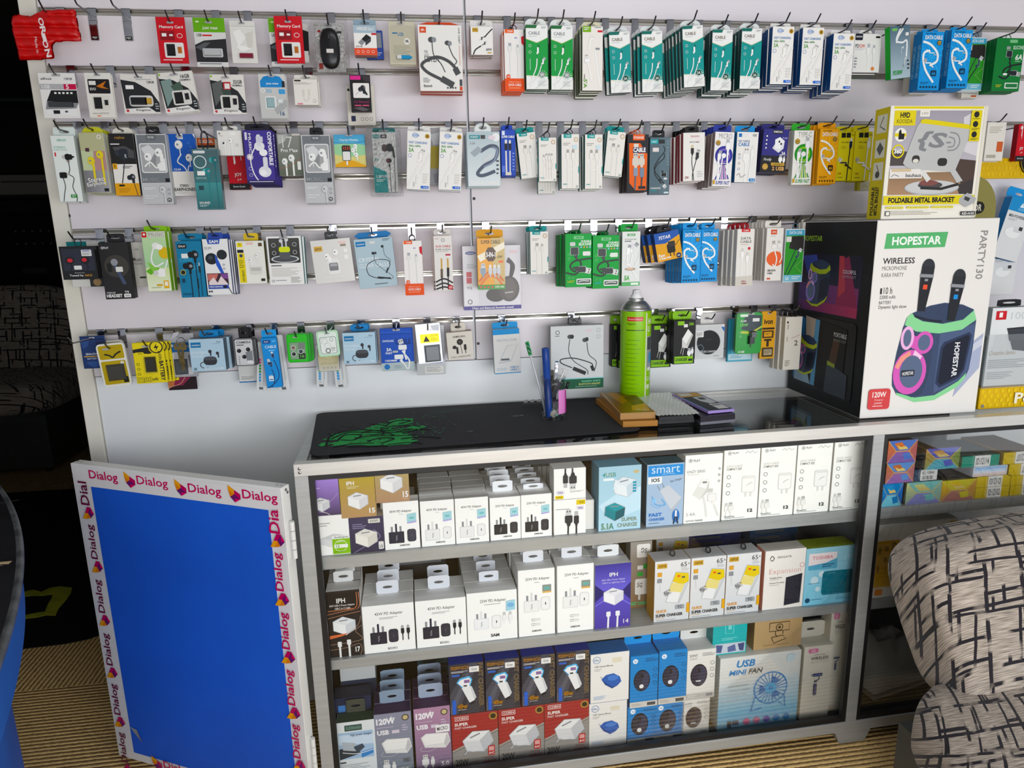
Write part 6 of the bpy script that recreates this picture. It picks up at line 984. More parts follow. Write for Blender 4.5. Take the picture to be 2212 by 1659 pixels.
kind('iph17','charger_box','#26201f','#e0dfdc',th=.05,tab=('rect','#dfe0e0',.6),cat='charger box',top='#e2e1df',c=[('C',2,'#b87a5c',96,4,96,26,60,30,0,34),('C',1.5,'#c08868',0,40,50,36,98,33),('R',2,3,90,29,'#1c1716',4),('C',1.6,'#e08a5c',2,29,60,28,88,25,90,4),('T','IPH',30,11,56,18,'w',0,.02),('T','35W USB-C Power Adapter',8,20,84,23.5,'#e6e0dc'),('T','USB-C to C Cable',24,24.4,70,27.4,'#e6e0dc'),('M','chg',48,52,3.6,0,'#f4f5f6','#d4d8dc','#e6e9ec'),('P','#d8744c',2,66,60,64,40,68,2,71),('C',1.2,'#b8967c',60,64,90,52,98,40),('C',1.2,'#b8967c',99,54,80,62,96,76,2,80),('C',1.2,'#b8967c',0,88,50,86,88,82,96,90,90,99),('R',24,76,36,84,'#f0f0f0',2),('L',6,'#f0f0f0',30,84,30,100),('R',52,74,64,82,'#f0f0f0',2),('L',6,'#f0f0f0',58,82,58,100),('T','17',76,86,90,94,'w',0,.03)])
kind('boxu','charger_box','#fafaf8','#f4f4f2',th=.06,tab=('rect','#dfe2ea',.44),cat='charger box',c=[('T','45W PD Adapter',24,15,78,23,'#5a5a5c',0,.01),('X',32,26,70,31,2,'#a4a4a6'),('M','ukplug',29,62,2.0,0,'#2b2a36','#23233a','#17171f'),('M','pill',58,66,1.8,0,'#35343f','#1c1c24'),('M','usbc',76,56,1.0,0,'#1f1f26','#a9a9aa',22),('M','usbc',87,56,1.0,0,'#1f1f26','#a9a9aa',22),('T','BOXU',46,90,64,94.5,'#77777a')])
kind('samw','charger_box','#fafaf8','#f4f4f2',th=.06,tab=('rect','#dfe2ea',.4),cat='charger box',c=[('T','25W PD Adapter',26,15,78,23,'#5a5a5c',0,.01),('X',34,25,72,28,1,'#a4a4a6'),('M','ukplug',28,58,1.8,0,'#f2f3f5','#e6e6e8','#d9e0ea'),('M','pill',58,62,1.8,0,'#f4f4f4','#d9d9dc','k'),('M','usbc',74,54,1.1,0,'#f2f2f2','#c9c9cb',14,'#d4d4d6'),('M','usbc',86,54,1.1,0,'#f2f2f2','#c9c9cb',14,'#d4d4d6'),('P','#a8d4e4',78,22,96,20,96,40,78,42),('E',87,30,7,'#7fb4dc',5),('T','SAM',46,86,63,92,'#3a3a3c',0,.03)])
kind('pd25tall','charger_box','#fafaf8','#f4f4f2',th=.045,tab=('rect','#e6e8ee',.56),cat='charger box',c=[('T','25W PD Adapter',20,12,86,17,'#5a5a5c',0,.01),('X',44,19,60,21,1,'#a9a9aa'),('M','ukplug',36,50,2.6,0,'#f0f0ef','#dedede','#d6d6d6'),('M','pill',74,52,2.5,0,'#f3f3f2','#d9d9d9','k'),('R',66,24,90,35,'#8d968e'),('E',78,29,9,'#6fb0ac',4),('R',66,33.5,90,36,'#e0b46a')] + [('L',1.6,'#b4b4b4',44,74 + 7 * i,36,74 + 7 * i,36,77 + 7 * i,44,77 + 7 * i) for i in range(2)] + [('R',44,73.6 + 7 * i,60,77.4 + 7 * i,'#e6e6e5',2) for i in range(2)] + [('T','SAMSUNG',36,91,62,93.5,'#3a3a3c',0,.02)])
kind('iph14','charger_box','#4338a0','#dcdcda',th=.05,tab=('rect','#eceef0',.6),cat='charger box',top='#e0e0de',c=[('G',0,0,100,40,'#3a3294','#6a62d0'),('G',0,40,100,100,'#5a50c0','#4a3a9c'),('P','#27216a',0,30,30,44,0,58),('P','#27216a',100,30,74,44,100,58),('C',2,'#8a84e4',0,64,30,56,70,56,100,66),('T','IPH',40,13,63,19,'w',0,.02),('T','20W USB-C Power Adapter',18,22.5,84,26,'#c9c6f0'),('T','USB-C to Lightning Cable',20,27,84,30.4,'#c9c6f0'),('M','chg',52,50,3.0,0,'#f4f4f6','#dcdce6','#e9e9ee'),('R',32,74,44,82,'#f0f0f4',2),('L',5,'#f0f0f4',38,82,37,100),('R',58,74,70,82,'#f0f0f4',2),('L',5,'#f0f0f4',64,82,63,100),('T','14',80,88,95,95,'w',0,.0)])
kind('fiveg','charger_box','#8a6a4a','#6f6f6c',th=.04,cat='charger box',c=[('G',0,0,100,100,'#9a9690','#8a6a48'),('R',30,4,92,24,'#eceae6',8),('T','5G',50,10,76,17,'#4a4a4a',170),('R',34,36,60,42,'#e9e9e6'),('R',62,34,99,41,'#2f9a3c'),('R',34,46,60,52,'#3fae4c'),('R',24,56,90,80,'#eceae6',8),('T','5G',34,62,58,69,'#4a4a4a',-8),('R',40,80,50,88,'#dcdad6'),('T','FAST CHARGE',2,91,98,96,'#3fd08a',0,.02)])
kind('sixty5','charger_box','#dfe0e1','#b88a3c',th=.05,cat='charger box',top='#d6d6d8',bl=1,c=[('G',1,1,99,99,'#e4e4e6','#d4d8dc'),('R',6,4,34,12,'gold'),('T','ASPOR',10,6,32,10,'#5a4414'),('T','65',72,4,90,11.5,'#4a4a4c',0,.01),('M','bolt',95,7,.5,0,'#4a4a4c'),('X',74,13,96,19,3,'#b4b4b6'),('R',7,18,20,25,'#d8a24a'),('R',7,28,20,35,'g'),('L',1,'#c3c3c6',14,36,16,50),('M','slant',54,46,4.4,0,'#e9eaec','#e2c83c'),('P','#e6d890',40,50,48,36,84,40,76,54,60,52),('T','GaN',30,46,44,58,'#7a7a7c',-66),('R',60,74,86,81,'#9fa4aa',1),('T','TC',66,75,80,80,'#4a4a4c',6,.02),('T','QUICK',6,80,36,85.5,'#e0a050',0,.03),('T','SUPER CHARGER',5,87,82,92,'#2b2b2d',0,.03),('X',5,93.6,34,95,1,'#d8a868'),('X',6,97,70,98.2,1,'#8d8d8f'),('R',92,72,100,88,'#e0a83c',1)])
kind('seagate','hard_drive_box','#efebe6','#e0a090',th=.045,cat='hard drive box',top='#d9d4ca',c=[('C',2,'#4a4644',12,14,16,9,22,13,18,17,13,15),('T','SEAGATE',30,10,64,13.5,'#6a6662'),('T','Expansion',12,31,90,42,'#d89a92',0,-.01),('O',92,28,6,1.2,'#c88a84'),('T','Portable Drive',14,44.5,44,47.5,'#5a5654',0,.01),('X',14,49,40,51,1,'#b4aea8'),('T','Disque Portable',14,53.5,50,56.5,'#5a5654',0,.01),('X',14,58,42,60,1,'#b4aea8'),('P','#26252f',54,47,94,42,92,92,53,95)] + [('L',.8,'#3c3b48',56 + 5 * i,48 - .6 * i,55 + 5 * i,93) for i in range(8)])
kind('toshiba','hard_drive_box','#8cc8e0','#5f96ac',th=.05,cat='hard drive box',top='#8f9c3c',c=[('G',0,0,100,100,'#9ccbdc','#8ad0ea'),('R',6,9,64,38,'#5fa8c8',3),('P','#efe4e6',6,9,63,9,63,20,40,27,6,30),('T','TOSHIBA',13,14,55,20,'#d88a92',0,.02),('X',34,29,60,36,2,'#1f4a6a'),('E',34,46,6,'#d8ecf4'),('E',20,56,8,'#cfe8f2'),('E',28,72,5,'#cfe8f2'),('R',36,42,100,84,'#1f6f82',6),('T','TOSHIBA',46,44.5,62,46.5,'#6fa8b8'),('X',8,61,34,63,1,'#3a7a9a'),('E',9,91,5,'#1f4a6a',5),('X',16,90,42,92,1,'#3a7a9a'),('T','CANVIO',68,90,96,94,'#4a8aa8',0,.0,.3),('T','1TB',78,16,98,24,'#b4dcea',0,.03)])
kind('sudrann','charger_box','#e4e8ea','#3a4c44',th=.045,tab=('rect','#4a4c44',.5),cat='charger box',top='#2c4438',c=[('R',20,5,66,15,'#3f5a54'),('T','SUDRANN',24,7.5,62,12.5,'#7f9a92'),('R',2,17,94,62,'#a9c4de'),('P','#cfe0f0',2,20,94,24,94,40,2,36),('P','#2a3440',2,44,40,40,60,54,2,62),('P','#b4bcc4',10,32,46,36,46,50,12,46),('P','#3c4a58',40,42,64,38,70,44,50,54),('P','#3f86c8',60,52,92,48,92,56,60,62),('C',2,'#eef2f6',10,50,50,54,92,50),('T','High power charger',34,20,90,25,'#3a4a6a'),('R',2,66,18,68.4,'#3a4248'),('X',2,71,80,88,6,'#b4babc'),('R',2,92,26,94.4,'#3a4248')])
kind('aulex','charger_box','#c3c6c8','#a9acae',th=.04,cat='charger box',top='#dcdcda',c=[('R',0,30,100,100,'#2c3448')])
kind('darkblue','charger_box','#232c48','#1c2338',th=.03,cat='charger box',c=[('R',10,10,30,30,'#4f86c8')])
def w120(bg,bg2,word):
    return [('G',0,0,100,100,bg,bg2),('T','120W',5,7,56,17,'#f0eef2',0,.05),('E',84,9,10,'#4a443c'),('E',84,9,7,'#c9b88a'),('M','bolt',46,8,1,0,'#f4f2f4'),('X',6,21,58,23,1,'#c9bccd'),('T','USB',6,25.5,38,33,'#f0eef2',0,.04),('R',46,27,66,32,'#d8ccd8'),('X',74,20,90,31,3,'#c9bcd0'),('P','#e4e3e2',16,46,30,40,92,42,98,56,84,66,26,62),('P','#f3f2f0',20,46,32,41.5,88,43,80,58,28,58),('P','#c9c8ca',80,58,88,43,97,55,84,64),('C',1,'#d8d2dc',20,60,14,66,40,68,60,64),('M','usba',26,84,2,0,'#eeece9','#d8d6d4',16),('M','usbc',46,85,1.6,0,'#eeece9','#d8d6d4',16)] + word
kind('w120g','charger_box','#8d90a0','#5a4a64',th=.045,tab=('rect','#8ea0b4',.68),cat='charger box',top='#3c2c4c',c=w120('#8f8fa2','#7a8590',[('R',72,74,92,80,'#6a7078'),('T','TC',77,75,87,79,'#2b2c30'),('R',58,86,94,99,'#8d98a0',3),('T','5.0',66,88.5,86,95,'#f0eeee',0,.02)]))
kind('w120p','charger_box','#a07894','#6a4a68',th=.045,tab=('rect','#a4b0c4',.68),cat='charger box',top='#4a3050',c=w120('#b088a4','#82708c',[('R',58,28,97,40,'#efedee',3),('T','MICRO',62,31,92,37,'#3a363c',4,.01),('R',64,84,98,98,'#8a7a90',3),('T','5.0',70,87,92,94,'#f0eeee',0,.02)]))
kind('carfast','car_charger_box','#34333c','#1c2466',th=.05,cat='charger box',top='#233c9c',c=[('P','#4a4a54',0,60,60,0,84,0,20,99,0,99),('P','#5c5c66',0,84,50,20,56,20,10,99,0,99),('P','#3f3e46',30,99,84,30,84,99),('T','PD20W+QC3.0',6,4,56,12,'#a8752c',0,.03),('X',6,14,56,18,2,'#e4e2e4'),('R',7,20,30,24,'#3c64b8',2),('T','FAST CHARGER',84,2,97,88,'#a48a58',-90,.03),('T','FAST CHARGER',85,3,96,87,'#3a363a',-90,-.005),('R',58,7,86,18,'#eceae8',1),('T','10.mm',64,9.5,80,15,'#6a6a70'),('P','#5fb4e4',20,36,30,28,58,25,66,32,58,48,40,50),('P','#f3f3f4',24,37,33,31,56,28,62,33,55,46,40,47),('P','#eceded',34,47,58,44,72,66,70,74,56,78,50,70),('P','#d2d4d8',58,44,64,46,76,68,70,74),('R',42,32,58,38,'#8a6a9a'),('R',40,42,50,45,'#3a3a40'),('P','#26262a',56,78,70,74,72,79,58,83),('R',6,70,16,98,'#2f62c8',2),('T','45w',20,79,50,88,'#a8752c',0,.05),('X',22,90,50,92,1,'#d8d4cc')])
kind('cornbox','charger_box','#8f8a86','#7a2c2c',th=.05,cat='charger box',top='#8c2b2b',c=[('R',0,0,100,100,'#93908c'),('P','#9c3232',0,0,100,0,100,34,0,68),('L',1,'#c9b8a4',0,70,100,36),('L',.8,'#2b2726',0,72.4,100,38.4),('O',90,9,9,3,'#a88a4a'),('E',90,9,6,'#3a2a1c'),('O',32,0,0.1,0.05,'w'),('R',8,3,37,11,'#eae6e2'),('R',9,3.8,36,10.2,'#a03434'),('T','CORN',11,4.8,34,9.2,'#efe9e6'),('T','SUPER',7,15,36,21,'#f0e8e4',0,.03),('T','FAST CHARGER',7,23,54,27,'#e6d4d0',0,.02),('M','chg',56,54,3.3,-18,'#dcdddf','#c3c5ca','#eceded'),('R',40,66,54,74,'#e0e0e2',3),('L',3,'#b9bbbf',32,72,26,78),('R',77,66,92,85,'#b4262c'),('R',79,68,90,76,'#e0a8a4'),('T','A+C',78.5,78,90.5,83,'w',0,.02),('T','20W',6,86,34,98,'#2c2a2a',0,.01),('X',36,93,60,96,1,'#5a5654'),('T','QB25',66,93,94,99.5,'#8a3230',0,-.005),('T','MODEL',70,87.5,90,90.5,'#8a3230',0,-.005)])
kind('dell','mouse_box','#eeece8','#2c5f9a',th=.05,cat='mouse box',top='#2a70b4',c=[('O',16,12,10,1.3,'#3a74b4'),('T','DELL',9.5,10,22.5,14,'#3a74b4',0,.02),('R',56,10,80,20,'#e4dcc8'),('T','USB Optical Mouse',10,23.5,58,28,'#6a6a6c'),('X',10,30,30,36,2,'#b4b4b4'),('P','#2f5fae',28,52,40,44,60,42,76,50,80,60,70,68,56,70,40,62),('P','#23488c',28,52,44,62,58,69,70,68,56,73,38,64),('E',58,51,14,'#4a7cc8',8),('L',1.2,'#6a7a9a',30,50,26,46),('X',8,86,40,94,4,'#a8c0dc')])
kind('hp','mouse_box','#1c84c8','#1868a0',th=.05,tab=('rect','#2a96da',.98),cat='mouse box',top='#1f8ace',c=[('E',18,10,9,'#eef4f8'),('T','hp',13,7.5,23,13,'#1c84c8',0,.01,.2),('X',54,6,98,14,3,'#12507c'),('M','mouse',42,48,4.1,3,'#2a2c3e','#17181f','hp'),('R',0,89,100,100,'#d8d4cc'),('X',6,92,44,98,3,'#a4a09a'),('R',62,91.5,92,97.5,'dg',1)] + [ic(88,28 + 13 * i,'#12507c',7) for i in range(3)])
kind('sony','mouse_box','#ebe9e5','#c9c7c2',th=.05,tab=('rect','#e2e2e0',.96),cat='mouse box',top='#dededb',c=[('T','SONY',8,8,36,13,'#6a6a6c',0,.02),('T','VAIO',8,15,34,19,'#8d8d90',0,.0,.2),('X',52,7,98,14,3,'#8d8d8f'),('M','mouse',42,51,4.1,3,'#2b2840','#17161f','bar'),('R',0,88,100,100,'#c3c2be'),('X',6,91,40,97,2,'#e4e2de'),('R',70,90,92,96,'g',1)] + [ic(88,28 + 13 * i,'#8d8d8f',7) for i in range(3)])
kind('fan','fan_box','#e6e7e5','#cfd6d8',th=.11,cat='fan box',top='#d2d2cc',topc=[('T','USB',60,40,80,78,'#2f7fb4',180,.03),('O',22,60,9,2,'#2f8fc8',6)],c=[('G',0,30,100,78,'#e4e8e8','#7fc4e6'),('G',0,78,100,100,'#6fbce2','#a8d4ea'),('R',0,0,100,30,'#e6e7e5'),('T','USB',20,5,43,15,'#2a84c4',0,.04,.2),('T','MINI',11,18,33,25,'#2a84c4',0,.04,.2),('T','FAN',35,18,53,25,'#2c3a44',0,.04,.2),('M','fan',64,48,2.15,4),('R',82,4,92,14,'#d0e4ee',2),('T','USB MINI FAN',11,38,36,40.5,'#a8b8be'),('T','COOL SUMMER',12,44.5,40,47,'#b4c8d0'),('T','METAL NET',12,51,35,53.5,'#c9dce4'),('T','ALUMINUM BLADES',4,57.5,44,60,'#d8e8ee'),('R',12,88,17,97,'#1c2c44'),('R',18,88,26,94,'#27405f')] + [('E',36 + 12.5 * i,91,4.2,('#dc6a9a','#dc7aa4','#6a5ab4','#3f8fd0','#2f8ac8')[i],4.2) for i in range(5)])
kind('tealbox','electronics_box','#26b0b4','#1a8488',th=.05,cat='electronics box',c=[('L',1.6,'#8fe0e0',36,10,36,44,60,44,60,10),('R',44,18,54,34,'#7fd4d4'),('X',26,56,74,63,2,'#8fe0e0'),('R',7,70,96,96,'#c9d4e0'),('P','#4a5a8c',10,72,30,74,26,94,12,92),('P','#5a6a9c',44,80,66,74,70,92,46,94),('P','#3a4a7c',74,74,94,72,92,94,80,92)])
kind('webcam','webcam_box','#b89c74','#9c8058',th=.06,cat='electronics box',top='#bda27c',c=[('M','webcam',52,46,2.6,0),('X',20,90,84,93,1,'#8a6f4a')])
kind('selfie','selfie_stick_box','#e4e0d4','#c9c2b0',th=.05,tab=('rect','#ddd9ce',.96),cat='selfie stick box',top='#d6d2c6',c=[('R',14,3,48,9,'#dc7aa4',5),('T','XO',24,4,38,8,'#f4e4ec'),('R',64,4,92,9,'#ece8de'),('X',34,11.5,78,13,1,'#8a867c'),('T','WIRELESS',24,14.5,84,18.5,'#3a3836',0,.02),('T','SELFIE STICK',24,20,84,23,'#b4b0a4',0,.0),('M','stick',46,52,2.7,1),('O',18,94,6,.8,'#c3bdae'),('O',40,95,6,.8,'#c3bdae'),('O',64,95,6,.8,'#c3bdae')])
def put(key,cx,w,ytop,z,label,cy=None,yl=.056,n=1,th=None,tab=None,yaw=0,group=None,hz=None,zc=None,dx=0,gap=.001):
    # a box standing at height z in the counter's frame; cx/w across its front, ytop the front top edge
    cy = cy or ytop + 60
    A = loc(cx - w / 2,cy,yl); B = loc(cx + w / 2,cy,yl); T = loc(cx,ytop,yl); W = B.x - A.x; H = hz or (T.z - z)
    tabh = (loc(cx,tab,yl).z - T.z) if tab else None
    TH = th or K[key]['th']; first = None; rnd = random.Random(hash_(label))
    for i in range(n):
        lb = label if i == 0 else '%s behind the %s' % (ORD[i],label)
        jx = 0 if i == 0 else rnd.uniform(-.002,.002) + dx * i; ty = None if tabh is None else tabh * (1 if i == 0 else rnd.uniform(.85,1.1))
        wl = CM @ Vector(((A.x + B.x) / 2 + jx,yl + i * (TH + gap),z + .0004))
        r,zh,W2,H2,_ = spawn(key,W,H,tabh,wl,(0,0,PHI + math.radians(yaw) + (0 if i == 0 else rnd.uniform(-.01,.01))),lb,(group or ('row behind the ' + label)) if n > 1 or group else None,TH)
        if first is None: first = r
    return z + H
# upper shelf
t1 = put('warranty',722,70,1113,SH1,'white charger box with a green warranty sticker',th=.06)
t2 = put('darkcube',794,75,1117,SH1,'dark violet charger box beside the green warranty sticker',th=.06)
put('adp_purple',706,57,1036,t1 + .001,'lilac charger box on the warranty box')
put('iph15',774,76,1032,t2 + .001,'gold charger box on the dark violet one')
a = put('pd45b',868,77,1084,SH1,'white charger box with black 45 watt plug, upper shelf',n=1)
put('wspine',862,74,1084,SH1,'plain white box behind the black 45 watt plug box',yl=.10,n=2)
put('brown15',849,73,1024,a + .001,'tan charger box on the black 45 watt plug box',th=.04)
put('pd45w',946,73,1081,SH1,'white 45 watt charger box beside the black plug one',n=5)
put('pd45w',1020,73,1075,SH1,'white 45 watt charger box beside the black 25 watt ones',n=5)
put('pd25b',1092,66,1074,SH1,'white charger box with black 25 watt plug and standing tab',n=5,tab=1050)
put('pd25b',1159,66,1068,SH1,'white charger box with black 25 watt plug beside the cable boxes',n=5,tab=1056)
for i in range(5): put('wspine',1146 + 10 * i,9,1010,SH1,'thin white box standing behind the 25 watt boxes',yl=.30,th=.05,group='thin white boxes on the upper shelf',cy=1040)
c2 = put('cable2',1231,69,1079,SH1,'white cable box with yellow corner, lower of two',th=.055)
put('cable2up',1231,69,1000,c2 + .001,'white cable box standing upside down on its twin',th=.055,hz=.085)
put('wspine',1274,18,1080,SH1,'plain white box beside the pair of cable boxes',yl=.075,th=.08)
put('usb4',1339,91,1007,SH1,'light blue four port charger box',th=.075)
put('smart',1437,80,1002,SH1,'blue grey charger box with a bright blue header',th=.06)
put('kinzy',1519,80,982,SH1,'white charger box with a two port charger and cable',th=.06)
for i,(cx,yt) in enumerate(((1601,971),(1680,965),(1758,959),(1836,953))):
    put('play12',cx,77,yt,SH1,'white twelve watt charger box, %s from the two port charger' % ('first','second','third','fourth')[i],th=.07,group='white twelve watt charger boxes')
# middle shelf
put('iph17',744,73,1276,SH2,'dark brown charger box on the middle shelf',n=3,tab=1252)
put('boxu',840.6,112,1306,SH2,'white 45 watt charger and cable box beside the dark brown box',n=3,tab=1277)
put('boxu',953.5,109,1295,SH2,'white 45 watt charger and cable box beside the 25 watt one',n=2,tab=1270)
put('samw',1063.4,108,1278,SH2,'wide white 25 watt charger box with a slotted top',n=5,tab=1256)
put('pd25tall',1159,79,1230,SH2,'tall white 25 watt charger box beside the wide one',n=4,tab=1205)
put('pd25tall',1243,79,1220,SH2,'tall white 25 watt charger box beside the violet blue box',n=4,tab=1195)
put('iph14',1323.7,77,1219,SH2,'violet blue charger box on the middle shelf',n=3,tab=1194)
put('fiveg',1384,46,1170,SH2,'brown fast charger box behind the first yellow charger box',yl=.14,cy=1240)
for i,(cx,yt) in enumerate(((1451.8,1211),(1529,1204),(1605,1196))):
    r_ = put('sixty5',cx,76,yt,SH2,'silver box with yellow charger, %s from the violet blue box' % ('first','second','third')[i],th=.06,group='silver boxes with yellow chargers')
    q = loc(cx + 1,yt - 6,.08); t = empty('pull_ring','small black ring on the %s silver yellow charger box' % ('first','second','third')[i],'ring',CM @ Vector((q.x,.082,r_ + .0085)))
    b = MB(); b.tube([(.0065 * math.cos(k * math.pi / 8),.004 * math.sin(k * math.pi / 8),.0065 * math.sin(k * math.pi / 8)) for k in range(16)],.0021,'k','gloss',6,True); b.build('ring',t)
put('sixty5',1453,70,1150,SH2,'silver box with yellow charger at the back of the shelf',yl=.26,cy=1170)
put('seagate',1694,87,1188,SH2,'white portable drive box with pink side',th=.05)
put('toshiba',1791,105,1182,SH2,'pale blue portable drive box',th=.06)
# bottom shelf
put('sudrann',772,82,1558,SH3,'white and dark green charger box on the bottom shelf',tab=1530,th=.04)
put('darkblue',765,80,1506,SH3,'dark blue box behind the dark green one',yl=.105,th=.05,cy=1560)
put('aulex',776,76,1462,SH3,'grey box behind the dark blue one',hz=.33,yl=.17,th=.06,cy=1500)
put('w120g',851,80,1540,SH3,'grey violet charger box on the bottom shelf',n=3,tab=1512)
put('w120p',935,78,1528,SH3,'pinkish violet charger box with a white sticker',n=3,tab=1498)
cz = 0
for i,(cx,w,yt) in enumerate(((1026.5,100,1541),(1126.5,97,1528),(1224,95,1517))):
    cz = max(cz,put('cornbox',cx,w,yt,SH3,'red and grey charger box, %s from the violet ones' % ('first','second','third')[i],th=.062,group='red and grey charger boxes'))
for i,(cx,w,yt) in enumerate(((1009,75,1433),(1086,75,1423),(1163.6,74,1414),(1238,73,1404))):
    put('carfast',cx,w,yt,cz + .0012,'blue and black car charger box, %s from the violet ones' % ('first','second','third','fourth')[i],th=.06,group='car charger boxes on the red ones')
d1 = put('dell',1313,81,1517,SH3,'white mouse box with a blue mouse, lower',th=.06)
put('dell',1317,83,1411,d1 + .001,'white mouse box with a blue mouse, upper',th=.06)
h1 = put('hp',1386,62,1528,SH3,'blue mouse box, lower, beside the white ones',th=.06)
put('hp',1391,60,1416,h1 + .001,'blue mouse box, upper, beside the white ones',th=.06,tab=1390)
h2 = put('hp',1446,57,1520,SH3,'blue mouse box, lower, beside the black mouse box',th=.06)
put('hp',1453,60,1405,h2 + .001,'blue mouse box, upper, beside the black mouse box',th=.06,tab=1380)
s1 = put('sony',1502,58,1511,SH3,'white box with a black mouse, lower',th=.06)
put('sony',1514,61,1404,s1 + .001,'white box with a black mouse, upper',th=.06,tab=1377)
f1 = put('fan',1640,172,1414,SH3,'large white and blue desk fan box')
put('tealbox',1576,73,1326,f1 + .001,'turquoise box on the fan box',yl=.072,hz=.122)
put('webcam',1680,102,1316,f1 + .001,'brown webcam box on the fan box',yl=.075,hz=.126)
put('selfie',1765,62,1396,SH3,'cream selfie stick box beside the fan box',tab=1362)
put('selfie',1806,36,1372,SH3,'cream selfie stick box at the end of the shelf',yl=.075,hz=.345)
# loose goods at the back of the shelves
def filler(label,name,x0,x1,yl,z,h,col,th=.05,rot=0):
    r = empty(name,label,'box',CM @ Vector(((x0 + x1) / 2,yl,z + .0005)),(0,0,PHI + rot)); b = MB(); w = x1 - x0
    b.box(-w / 2,0,0,w / 2,th,h,col,ch=.001); b.canvas((-w / 2,0,0),(1,0,0),(0,0,1),w,h); b.draw([('R',8,10,92,24,'g'),('X',10,34,70,70,4,'dg')]); b.build('carton',r)
filler('grey box lying at the back behind the wide chargers','flat_box',.20,.36,.30,SH2,.16,'#4a4a4c')
filler('dark carton at the back of the middle shelf','carton_box',.94,1.12,.33,SH2,.20,'#2a2824')
filler('navy box at the back behind the drive boxes','carton_box',1.12,1.30,.30,SH2,.215,'#232b66')
filler('petrol blue box at the far end of the middle shelf','carton_box',1.31,1.47,.26,SH2,.22,'#1c3f5e')
filler('pale green blue box at the back of the bottom shelf','carton_box',.26,.40,.30,SH3,.25,'#6f8f94')
filler('black box at the back above the mouse boxes','carton_box',.62,.95,.32,SH3,.24,'#1d2420')
# right bay
RS1 = SH1; RS2 = SH2
def irid(cols,edge):
    a,q,c_,d = cols
    return [('G',0,0,100,100,a,q),('P',c_,0,0,30,46,70,46,100,0),('P',d,0,100,30,52,70,52,100,100),('P',q,100,0,74,48,100,100),('P',a,20,12,46,8,60,30,36,40),('P',c_,52,60,76,56,84,84,60,90),('P',edge,30,20,44,30,60,26,70,40,40,42),('L',1.4,edge,0,0,28,49,0,100),('L',1.4,edge,100,0,74,49,100,100),('L',1.6,edge,28,49,74,49)]
HC = [('#c8703a','#a85a5c','#4a6fb8','#7a5a9c'),('#b4683a','#a86a6a','#5a86c0','#8a629c'),('#2f8fc8','#2a6ab8','#1f7ab8','#7fc8dc'),('#cfcf8a','#8fb4a8','#7fc0bc','#8a8cc4'),('#d8b83a','#b88a4a','#c9c04a','#a8746c'),('#b88a4c','#7a8c4a','#4a52b0','#5aa4b4')]
for i,h in enumerate(HC): kind('holo%d' % i,'holographic_box',h[0],'#26262a',th=.10,cat='phone screen box',fin='gloss',top='#1d1d20',c=irid(h,'#d8c07a'))
def rput(key,x,y,w,h,z,label,th=.1,yl=.052,dx=0,group=None):
    A = loc(x - w / 2,y,yl); B = loc(x + w / 2,y,yl); return put(key,x,w,y - h / 2,z,label,cy=y,yl=yl,th=th,group=group)
g_ = 'rainbow foil box ends on the far shelf'
q0 = rput('holo2',1926,1068,46,45,RS1,'sky blue rainbow box end, lowest beside the post')
q1 = rput('holo1',1944,1023,60,46,q0 + .001,'orange rainbow box end, middle of its stack')
rput('holo0',1949,974.5,62,46,q1 + .001,'orange rainbow box end, top of its stack')
q3 = rput('holo3',1995,1064.6,75,47,RS1,'pale green rainbow box end')
q4 = rput('holo4',2070,1060,73,46,RS1,'golden yellow rainbow box end')
kind('idbox','labelled_box','#27405a','#1b2a38',th=.10,cat='phone screen box',c=[('R',26,4,98,92,'#e9e8e6',3),('T','ID:10840',34,14,86,42,'#3a3a3c',0,.02)] + [('R',34 + 5 * i,52,34 + 5 * i + (1.6,3,2)[i % 3],84,'k') for i in range(10)])
q5 = rput('idbox',2000,1028,50,27,q3 + .001,'dark blue box with white barcode sticker')
rput('holo5',2036,991.5,73,46,max(q5,q4) + .001,'violet rainbow box end on the barcode box',yl=.044,th=.13)
def idk(n,col,txt,flip=0,top='#6d5024'):
    kind(n,'labelled_box',col,'#8c6f1c',th=.14,cat='phone screen box',top=top,c=[('R',0,0,100,100,col),('R',34,-14,76,108,'#ecebe8',4),('T',txt,38,20,72,82,'#3a3a3c',flip,.02)])
idk('ida','#cdb42a','ID:12102'); idk('idb','#cdb42a','ID:12103',180); idk('idc','#2a8f78','ID:12114',0,'#2c4438'); idk('idd','#cdb42a','ID:12107',180)
kind('idw','labelled_box','#d8dce4','#c9ccd4',th=.13,cat='phone screen box',fin='gloss',top='#2a2a2c',c=[('G',4,8,96,60,'#7fb4e8','#dfe8f4'),('G',4,60,96,94,'#e4e0ec','#e8c8b4')])
p0 = rput('ida',2143,1064,72,24,RS1,'yellow box end with upright label, lowest',th=.14)
p1 = rput('idb',2146,1040,72,23,p0 + .001,'yellow box end with upside down label',th=.14)
p2 = rput('idw',2139,1018,73,22,p1 + .001,'white box end with a sky blue sheen',th=.13)
rput('idc',2118,997,80,25,p2 + .001,'green box end with white label',th=.15)
r0 = rput('ida',2219,1058,74,22,RS1,'yellow box end lowest at the frame edge',th=.14)
r1 = rput('idb',2221,1036,74,21,r0 + .001,'yellow box end second at the frame edge',th=.14)
r2 = rput('idd',2217,1012,74,23,r1 + .001,'yellow box end third at the frame edge',th=.16)
rput('idd',2205,990,80,24,r2 + .001,'yellow box end topmost at the frame edge',th=.18)
